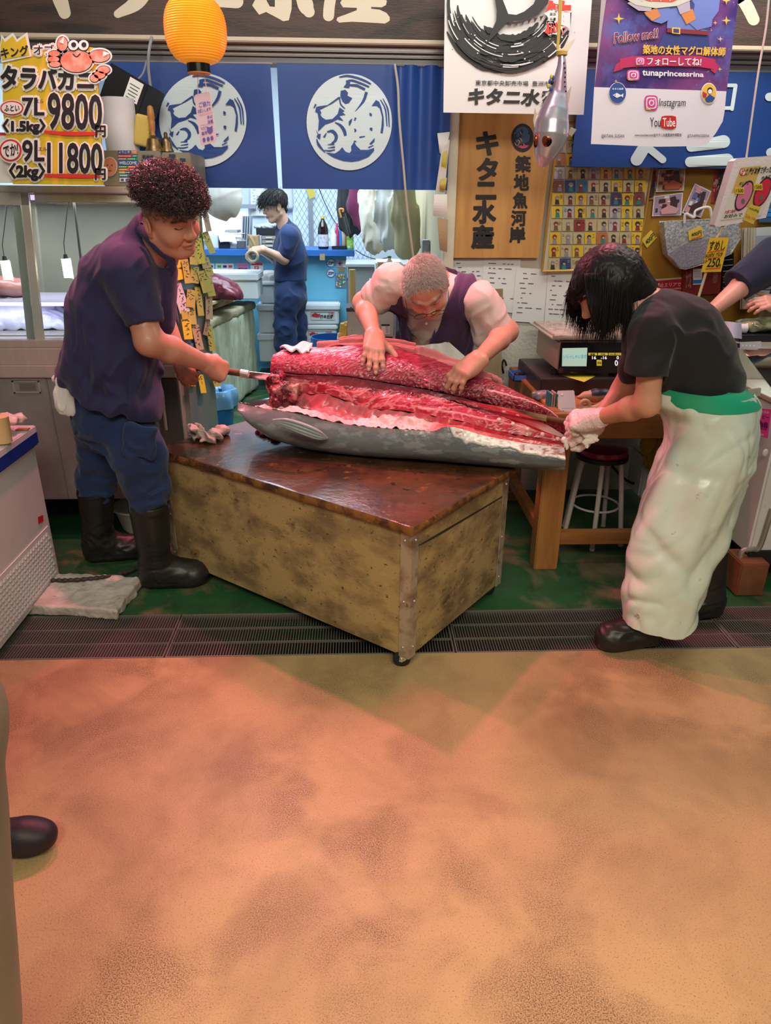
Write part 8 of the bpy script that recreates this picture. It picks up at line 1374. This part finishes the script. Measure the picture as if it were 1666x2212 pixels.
# ---------------------------------------------------------------- wooden table, scale and small goods
TT = .79; OW = mat('orange_wood', (.40, .165, .045), .5, col2=(.28, .10, .028), scale=4, det=8, sx=(.8, 6, 6), speck=[((.12, .04, .012), 11, .66, .74)]); OWV = mat('orange_wood_upright', (.42, .18, .05), .5, col2=(.30, .11, .03), scale=4, det=8, sx=(6, 6, .8), speck=[((.10, .035, .01), 12, .66, .75)])
x0t, y0t, x1t, y1t = .885, 3.05, 1.77, 4.06; r = thing('wooden_table', 'sturdy orange-brown wooden table carrying the weighing scale, against the stucco wall', 'table', (1.6, 3.55, 0))
b = MB(); b.b2((x0t, y0t, TT-.115), (x1t, y0t+.05, TT)); b.b2((x0t, y1t-.05, TT-.115), (x1t, y1t, TT)); b.b2((x0t, y0t+.052, TT-.115), (x0t+.05, y1t-.052, TT)); b.out('apron_rail', OW, r, bevel=.004)
b = MB(); b.b2((x0t+.05, y0t+.05, TT-.04), (x1t, y1t-.05, TT-.012)); b.out('table_top', OW, r)
for x, y in ((.865, y0t+.01), (.865, y1t-.12), (1.62, y0t+.42), (1.65, y0t+.01)): b = MB(); b.b2((x, y, 0), (x+.115, y+.10, TT-.116)); b.out('leg', OWV, r, bevel=.005)
b = MB(); q = at(1195, 1152, 3.16); b.b2((.985, 3.10, q[2]-.035), (1.645, 3.15, q[2]+.03)); b.out('stretcher', OW, r, bevel=.003); b = MB(); b.b2((.90, 3.16, q[2]-.03), (.945, 3.93, q[2]+.03)); b.out('stretcher', OW, r, bevel=.003); b = MB(); b.b2((1.66, 3.15, q[2]-.03), (1.70, 3.46, q[2]+.03)); b.out('stretcher', OW, r, bevel=.003)
pz = PZ(TT-.011); zt_ = TT-.011; a, c = at(1166, 850, 3.44), at(1360, 850, 3.44); b = MB(); zb1 = at(1166, 820, 3.44)[2]; b.b2((a[0], 3.44, zt_), (c[0]+.05, 3.96, zb1)); b.out('scale_base', mat('base_brown_black', (.035, .026, .028), .35), label='dark box-shaped base under the weighing scale', cat='base', bevel=.004)
Ysc = 3.50; q0, q1 = at(1205, 806, Ysc), at(1352, 738, Ysc); r = thing('weighing_scale', 'beige electronic weighing scale with black display panel on the dark base', 'scale', at(1250, 805, Ysc)); zf = zb1+.002
for x in (q0[0]-.03, q1[0]-.05): b = MB(); b.cyl((x+.03, Ysc+.06, zf), (x+.03, Ysc+.06, q0[2]+.012), .022, n=16); b.out('foot', BLK, r, smooth=True, ang=50)
b = MB(); xl_ = at(1155, 760, 3.66)[0]; b.b2((q0[0]-.006, Ysc+.006, q0[2]+.01), (q1[0]+.02, Ysc+.45, q1[2])); b.out('housing', mat('beige_metal', (.52, .36, .28), .4, .3), r, bevel=.008); b = MB(); b.b2((q0[0], Ysc-.006, q0[2]), (q1[0]+.01, Ysc+.007, q1[2]-.004)); b.out('display_panel', mat('panel_black', (.012, .010, .014), .12, coat=.6), r, bevel=.003)
pd_ = PY(Ysc-.006); b = MB(); b.px([(1215, 752), (1269, 751), (1267, 791), (1214, 791)], pd_, .002, 0); b.text('いらっしゃいませ', ((1217, 766), (1267, 765), (1267, 774), (1217, 774)), pd_, .004, 1, .02); b.out('screen', [mat('lcd_green', (.50, .72, .60), .3, emit=.35, ecol=(.55, .85, .70)), mat('lcd_blue', (.10, .40, .62), .4, emit=.3, ecol=(.1, .5, .8))], r)
b = MB(); [QB(b, x, 762, x+w_, 767.5, pd_, .002, 0) for x, w_ in ((1271, 19), (1292, 21), (1315, 27))]; QB(b, 1289, 777, 1300, 790, pd_, .002, 0); b.text('16', (1279, 769, 1288, 776), pd_, .002, 1, .02); b.text('-16', (1298, 769, 1311, 776), pd_, .002, 1, .02); b.text('0', (1332, 769, 1337, 776), pd_, .002, 1, .02); b.text('0', (1328, 778, 1335, 790), pd_, .002, 1, .02); b.text('円', (1337, 784, 1341, 789), pd_, .002, 1, .0); [b.text(t, q, pd_, .004, 2, .02) for t, q in (('重量', (1275, 763, 1285, 767)), ('風袋', (1297, 763, 1307, 767)), ('100g当たり', (1317, 763, 1340, 767)), ('単価', (1290.5, 781, 1298.5, 786)))]; b.out('readout', [mat('readout_yellow', (.75, .60, .05), .4, emit=.25, ecol=(.9, .7, .05)), mat('readout_white', (.8, .85, .95), .4, emit=.7, ecol=(.8, .88, 1)), INK], r)
b = MB(); z_ = q1[2]; b.b2((q0[0]-.05, Ysc-.02, z_+.012), (q1[0]+.05, Ysc+.48, z_+.020)); b.b2((q0[0]+.03, Ysc+.05, z_), (q1[0]-.03, Ysc+.40, z_+.012)); b.b2((q0[0]-.05, Ysc-.022, z_+.018), (q1[0]+.05, Ysc-.018, z_+.028)); b.out('platter', STEEL, r, bevel=.003)
b = MB(); b.b2((q0[0]-.03, Ysc, z_+.021), (q1[0]+.04, Ysc+.46, z_+.030)); b.out('plate_wrap', mat('brown_flyers', (.35, .20, .13), .2, col2=(.62, .50, .45), scale=24, coat=.6, speck=[((.15, .10, .2), 40, .6, .66)]), r)
b = MB(); b.px([(1206, 808), (1250, 806), (1287, 812), (1262, 825)], PZ(zb1+.002), 0, 0, .001); b.out('memo', M_('lime_paper', (.55, .58, .04)), label='lime-yellow paper on the dark base under the scale', cat='paper')
r = thing('card_stand', 'white payment card stand leaning on the wooden table below the scale', 'stand', at(1226, 892, 3.17)); pq = P3(at(1205, 844, 3.20), at(1240, 843, 3.20), at(1226, 893, 3.13)); b = MB(); b.px([(1206, 844), (1239, 843), (1241, 845), (1245, 890), (1243, 892), (1209, 893), (1207, 891), (1204, 846)], pq, 0, 0, .004); b.px([(1214, 887), (1219, 887), (1219, 891), (1214, 891)], pq, .002, 1); b.text('支払い', ((1220, 887), (1229, 886.5), (1229, 890), (1220, 890.5)), pq, .002, 2); b.disc((1214, 852), 3, pq, .002, 3, 14); b.stroke([(1213, 882), (1241, 881)], .8, pq, .002, 2, False); b.out('card', [M_('card_white', (.74, .64, .72)), CO('blue', (.03, .2, .6)), M_('grey_text', (.35, .32, .4)), M_('pale_gold', (.72, .58, .45))], r)
s = Sdf(); c0 = at(1250, 858, 3.24); c1_ = at(1330, 850, 3.26); s.chain([c0+(c1_-c0)*t for t in (0, .18, .45, .75, 1.05)], [.008, .022, .032, .025, .010], .01, .01); o = s; sdf_obj(s, 'toy_tuna', .003, mat('toy_paint', (.5, .3, .2), .4, attr='Col'), None, None, lambda V: np.c_[blend(np.tile(A(.52, .28, .17), (len(V), 1)), (V[:, 2]-(c0[2]+.006+(V[:, 0]-c0[0])*.02))/.006*((V[:, 0]-c0[0]) > .055), (.02, .022, .04)), np.ones(len(V))], label='small painted wooden tuna figure between the card stand and the gloved arm', cat='figurine')
s = Sdf(); c = at(1262, 880, 3.16); q_ = at(1306, 876, 3.16); t = np.linspace(0, 5.2, 14); s.chain([c+A(math.cos(k_)*.022*(1-k_*.06), 0, .012+math.sin(k_)*.022*(1-k_*.06)) for k_ in t], [.009]*14, .002, .002); s.rc(c+A(-.02, 0, -.016), q_+A(0, 0, -.016), .010, .010); s.rc(c+A(.03, 0, -.01), q_+A(0, 0, 0), .014, .020, .01); s.ell(q_+A(.0, 0, .014), (.02, .012, .016), None, .01); sdf_obj(s, 'wave_carving', .0025, M_('bare_wood', (.60, .36, .22)), None, None, label='bare wooden wave-shaped carving below the toy tuna', cat='carving')
b = MB(); [b.b2((at(1184+k_*5, 890, 3.18)[0], 3.18, zt_), (at(1187.5+k_*5, 890, 3.18)[0], 3.24, zt_+.075-.006*(k_ % 2)), k_ % 3) for k_ in range(4)]; b.out('leaflets', [M_('teal_leaflet', (.04, .20, .20)), M_('grey_leaflet', (.3, .3, .3)), M_('rose_leaflet', (.5, .22, .2))], label='thin leaflets standing upright left of the white card stand', cat='leaflets')
s = Sdf(); c = at(1168, 866, 3.36); c[2] = zt_+.02; s.box(c, (.09, .06, .04), rot((0, 0, 1), 25), .015); sdf_obj(s, 'snack_packet', .004, mat('packet_film', (.50, .24, .10), .2, col2=(.12, .2, .5), scale=20, coat=.6), None, lambda p: fbm(p, 30, 2)*.006, label='small shiny packet at the table edge above the tuna tail', cat='packet')
r = thing('blue_tray', 'blue plastic tray with a dark object on the far left of the wooden table', 'tray', pz(1122, 820)); c = pz(1124, 818); b = MB(); b.b2(c-A(.05, .06, 0), c+A(.05, .08, .004)); [b.b2(c+A(*u), c+A(*v)) for u, v in (((-.05, -.06, 0), (-.046, .08, .03)), ((.046, -.06, 0), (.05, .08, .03)), ((-.05, -.06, 0), (.05, -.056, .03)), ((-.05, .076, 0), (.05, .08, .03)))]; b.out('tray', M_('tray_blue', (.05, .16, .55)), r)
s = Sdf(); s.rc(c+A(-.02, 0, .02), c+A(.03, .02, .02), .016, .014); sdf_obj(s, 'wallet', .004, BLK, None, None, label='small dark object lying in the blue tray', cat='pouch')
# stool and things under the table
c = A(1.26, 3.42, 0); zs_ = at(1285, 970, 3.42)[2]; r = thing('stool', 'round stool with magenta seat and white tube legs under the wooden table', 'stool', c); Rs = .128; b = MB(); b.lathe([(Rs*.97, zs_-.02), (Rs, zs_-.008), (Rs*.97, zs_+.008), (Rs*.6, zs_+.014), (.001, zs_+.015)], c, 40); b.out('seat', M_('magenta_vinyl', (.30, .006, .06), rough=.3, coat=.3), r, smooth=True, ang=60); b = MB(); b.lathe([(Rs*.9, zs_-.05), (Rs*1.03, zs_-.045), (Rs*1.04, zs_-.024), (Rs*.98, zs_-.021)], c, 40); b.out('seat_rim', BLK, r, smooth=True, ang=60)
for a0 in (255, 195, 315, 130, 50): u = A(math.cos(math.radians(a0)), math.sin(math.radians(a0)), 0); b = MB(); b.tube(cat_rom([c+u*.03+A(0, 0, zs_-.055), c+u*.095+A(0, 0, zs_-.058), c+u*.115+A(0, 0, zs_-.09), c+u*.17+A(0, 0, .012)], 6), .0125, 12); b.ell(c+u*.17+A(0, 0, .012), (.015, .015, .012), None, 0, 10, 6); b.out('leg', M_('white_tube', (.58, .52, .52), rough=.35), r, smooth=True)
b = MB(); t = np.linspace(0, 2*math.pi, 40); b.tube([c+A(math.cos(k_)*.12, math.sin(k_)*.12, .2) for k_ in t], .006, 8); b.out('foot_ring', M_('white_tube', (.58, .52, .52)), r, smooth=True)
b = MB(); fb(b, 1386, 985, 1432, 1075, 3.62, .2); b.out('white_bin', M_('bin_white', (.55, .58, .58)), bevel=.01, label='white bin under the wooden table beside the long apron', cat='bin')
s = Sdf(); [s.ell(at(x, y, 3.60), (.07, .05, .07), None, .03) for x, y in ((1412, 958), (1430, 970), (1420, 990))]; sdf_obj(s, 'yellow_bag', .005, M_('bag_yellow', (.50, .34, .02), rough=.35), None, lambda p: folds(p, .012, 14), label='crumpled yellow bag on the white bin under the table', cat='bag')
b = MB(); b.tube(cat_rom([at(1300, 985, 3.8), at(1325, 1010, 3.8), at(1350, 1035, 3.7), at(1370, 1045, 3.66)], 8), .008, 8); b.out('power_cable', BLK, smooth=True, label='black cable drooping behind the stool legs', cat='cable')
# ---------------------------------------------------------------- right-hand showcase freezer
xs0, ys0, xs1 = 1.80, 2.86, 3.1; zc_ = at(1600, 862, 3.0)[2]; r = thing('showcase', 'white and steel glass-topped showcase freezer at the right edge, behind the long apron', 'showcase', (2.3, 3.2, 0))
b = MB(); b.b2((xs0, ys0, .17), (xs1, 3.68, zc_)); b.out('body', FRW, r, bevel=.01)
for i, (y, z) in enumerate(((at(1651, 978, ys0)[2], 0), (at(1621, 1050, ys0)[2], 1))): b = MB(); b.ell(A(at(1648 if i == 0 else 1622, 1000, ys0)[0], ys0-.002, y), (.013, .006, .018)); b.out('bolt_cap', M_('cap_pink', (.66, .58, .60)), r, smooth=True)
b = MB(); xg = at(1612, 1215, ys0)[0]; b.b2((xg, ys0-.012, .13), (xs1, ys0+.004, at(1640, 1188, ys0)[2])); b.out('grille', mat('grille_black', (.015, .015, .018), .5), r)
b = MB(); b.tube(cat_rom([at(1585, 1262, ys0-.01), at(1596, 1235, ys0-.01), at(1603, 1192, ys0-.01), at(1625, 1186, ys0-.01), at(1642, 1180, ys0-.01), at(1668, 1100, ys0-.01)], 6), .012, 8); b.out('steel_trim', STEELD, r, smooth=True)
b = MB(); pl2 = PY(ys0-.012); b.px([(1614, 1236), (1641, 1234), (1640, 1252), (1613, 1253)], pl2, .003, 0); b.text('お知らせ', (1617, 1239, 1636, 1243), pl2, .005, 1); b.px([(1617, 1246), (1630, 1246), (1630, 1247.5), (1617, 1247.5)], pl2, .005, 1); b.out('blue_label', [CO('cyan', (.02, .25, .55)), WHT], r)
b = MB(); pl2 = PY(ys0-.001); b.px([(1628, 880), (1666, 884), (1658, 947), (1621, 935)], pl2, .003, 0); b.text('買物券', ((1627, 906), (1660, 911), (1657, 930), (1625, 924)), pl2, .005, 1, .03); b.text('ハッピー', ((1631, 893), (1661, 897), (1660, 906), (1629, 902)), pl2, .005, 1, .02); b.text('やわら共通', ((1633, 884), (1660, 888), (1660, 893), (1633, 890)), pl2, .005, 2); b.text('商品券', ((1635, 933), (1650, 937), (1649, 941), (1634, 938)), pl2, .005, 2); b.out('coupon_sticker', [M_('sticker_magenta', (.60, .03, .22)), M_('sticker_ink', (.10, .0, .10)), M_('sticker_pale', (.8, .5, .6))], r)
b = MB(); z2 = at(1620, 790, 2.98)[2]; b.b2((xs0-.01, ys0+.02, zc_), (xs1, 3.7, zc_+.02)); b.b2((xs0+.0, 3.30, zc_+.02), (xs1, 3.7, at(1600, 742, 3.3)[2])); b.out('steel_top', STEEL, r, bevel=.003)
pl2 = PY(3.298); b = MB(); b.px([(1567, 740), (1644, 737), (1645, 752), (1568, 754)], pl2, .002, 0); b.px([(1573, 742), (1598, 741), (1598, 751), (1573, 752)], pl2, .004, 1); [b.disc((1604+k_*8, 746), 2.2, pl2, .004, 2, 12) for k_ in range(4)]; b.out('thermostat', [M_('thermo_grey', (.50, .48, .55)), BLK, M_('knob_white', (.7, .7, .72))], r)
b = MB(); zl = at(1620, 777, 3.29)[2]; b.b2((xs0+.1, 3.27, zl-.012), (xs1, 3.295, zl+.012)); b.out('light_tube', mat('tube_lamp', (.9, 1, .95), .4, emit=3, ecol=(.9, 1, .95)), r)
b = MB(); b.face([(xs0+.0, ys0+.03, zc_+.022), (xs1, ys0+.03, zc_+.022), (xs1, 3.28, zl+.05), (xs0, 3.28, zl+.05)], 0, .004, (0, -.4, 1)); b.out('sloped_glass', CLEAR, r)
zt3 = at(1600, 742, 3.3)[2]+.001; b = MB(); a = at(1592, 735, 3.36); b.b2((a[0], 3.34, zt3), (xs1, 3.62, zt3+.028)); b.out('black_tray', M_('tray_black', (.02, .02, .026), rough=.3), bevel=.004, label='flat black tray on top of the steel showcase at the right edge', cat='tray')
s = Sdf(); c = at(1640, 706, 3.46); c[2] = zt3+.06; s.ell(c, (.11, .08, .03), None, .02); s.ell(c+A(.1, .02, .02), (.08, .06, .035), None, .02); sdf_obj(s, 'salad_pack', .005, mat('salad_film', (.55, .58, .40), .15, col2=(.05, .10, .03), scale=16, coat=.8, speck=[((.7, .35, .2), 14, .62, .7)]), None, lambda p: fbm(p, 22, 2)*.010, label='clear food packet with green filling on the flat black tray', cat='packet')
b = MB(); c = at(1584, 716, 3.40); c[2] = zt3+.052; b.cyl(c+A(-.012, 0, 0), c+A(.02, 0, 0), .018, n=18); b.cyl(c+A(.02, 0, 0), c+A(.06, 0, 0), .022, n=18); b.out('sauce_bottle', M_('bottle_white', (.70, .68, .75)), smooth=True, ang=50, label='small white-capped bottle lying at the left end of the flat black tray', cat='bottle')
P = np.array([[at(1532+u*70, 690+v*34+u*8, 3.32+.03*math.sin(u*7)*v) for v in np.linspace(0, 1, 10)] for u in np.linspace(0, 1, 18)]); b = MB(); b.sheet(P, .004); b.out('wrapping_paper', M_('lilac_paper', (.58, .54, .74)), smooth=True, ang=180, label='lilac-white wrapping paper on the showcase behind the black t-shirt', cat='paper')
P = np.array([[at(1472+u*42+v*8, 665-u*12+v*40, 3.36+.03*math.sin(u*6)) for v in np.linspace(0, 1, 8)] for u in np.linspace(0, 1, 14)]); b = MB(); b.sheet(P, .004); b.out('green_bag', M_('mint_bag', (.34, .52, .48), rough=.3), smooth=True, ang=180, label='mint-green plastic bag behind the back of the black t-shirt', cat='bag')
b = MB(); c = PZ(0)(1618, 1298); b.box((c[0]+.02, 2.86, .085), (.13, .16, .165)); b.out('wooden_block', mat('block_wood', (.24, .085, .04), .6, col2=(.15, .05, .025), scale=8), bevel=.005, label='brown wooden block propping up the white showcase', cat='block')
b = MB(); b.b2((xs0+.5, 3.2, 0), (xs0+.65, 3.4, .168)); b.b2((xs0+.1, 3.5, 0), (xs0+.25, 3.65, .168)); b.out('wooden_block', _M['block_wood'], label='rear wooden block under the white showcase', cat='block')
b = MB(); b.tube([at(1505, 790, 2.70), at(1512, 790, 2.7)], .001, 4) if False else None
# ---------------------------------------------------------------- bystander at the left edge
r = thing('person', 'person at the lower left edge, only dark clog and khaki leg in view', 'person', (-1.0, 1.42, 0))
s = Sdf(); t = PZ(.06)(60, 1800); hd = nrm(A(1, .12, 0)); c = t-hd*.02; s.rc(c+A(0, 0, -.005), c-hd*.12, .048, .05, .03); s.ell(c+hd*.035+A(0, 0, -.012), (.06, .05, .042), rot((0, 0, 1), 7), .03); s.rc(c-hd*.12, c-hd*.2, .05, .055, .03); s.op(f_half((0, 0, .004), (0, 0, -1)), .006, 'i')
sdf_obj(s, 'clog', .004, mat('clog_black', (.018, .013, .022), .5, bump=.0006, bscale=90), r, lambda p: -.003*np.exp(-((p[:, 2]-.026)/.006)**2))
KH = cloth('khaki_twill', (.20, .14, .085)); s = Sdf(); s.rc(c-hd*.17+A(0, 0, .06), c-hd*.19+A(0, .02, .85), .075, .10, .03); k0 = at(0, 1740, .8)-A(.085, 0, 0); k1_ = at(38, 2212, .8)-A(.085, 0, 0); s.rc(k0+(k0-k1_)*.3, k1_+(k1_-k0)*.45, .085, .08, .03); s.rc(k0+(k0-k1_)*.3, c-hd*.19+A(0, .02, .95), .085, .10, .05)
sdf_obj(s, 'trousers', .007, KH, r, lambda p: folds(p, .006, 7))
s = Sdf(); q = (k1_+(k1_-k0)*.45)*A(1, 1, 0)+A(0, 0, .05); s.rc(q, q+A(.0, .12, -.01), .048, .045, .02); s.op(f_half((0, 0, .004), (0, 0, -1)), .006, 'i'); sdf_obj(s, 'clog', .005, _M['clog_black'], r)
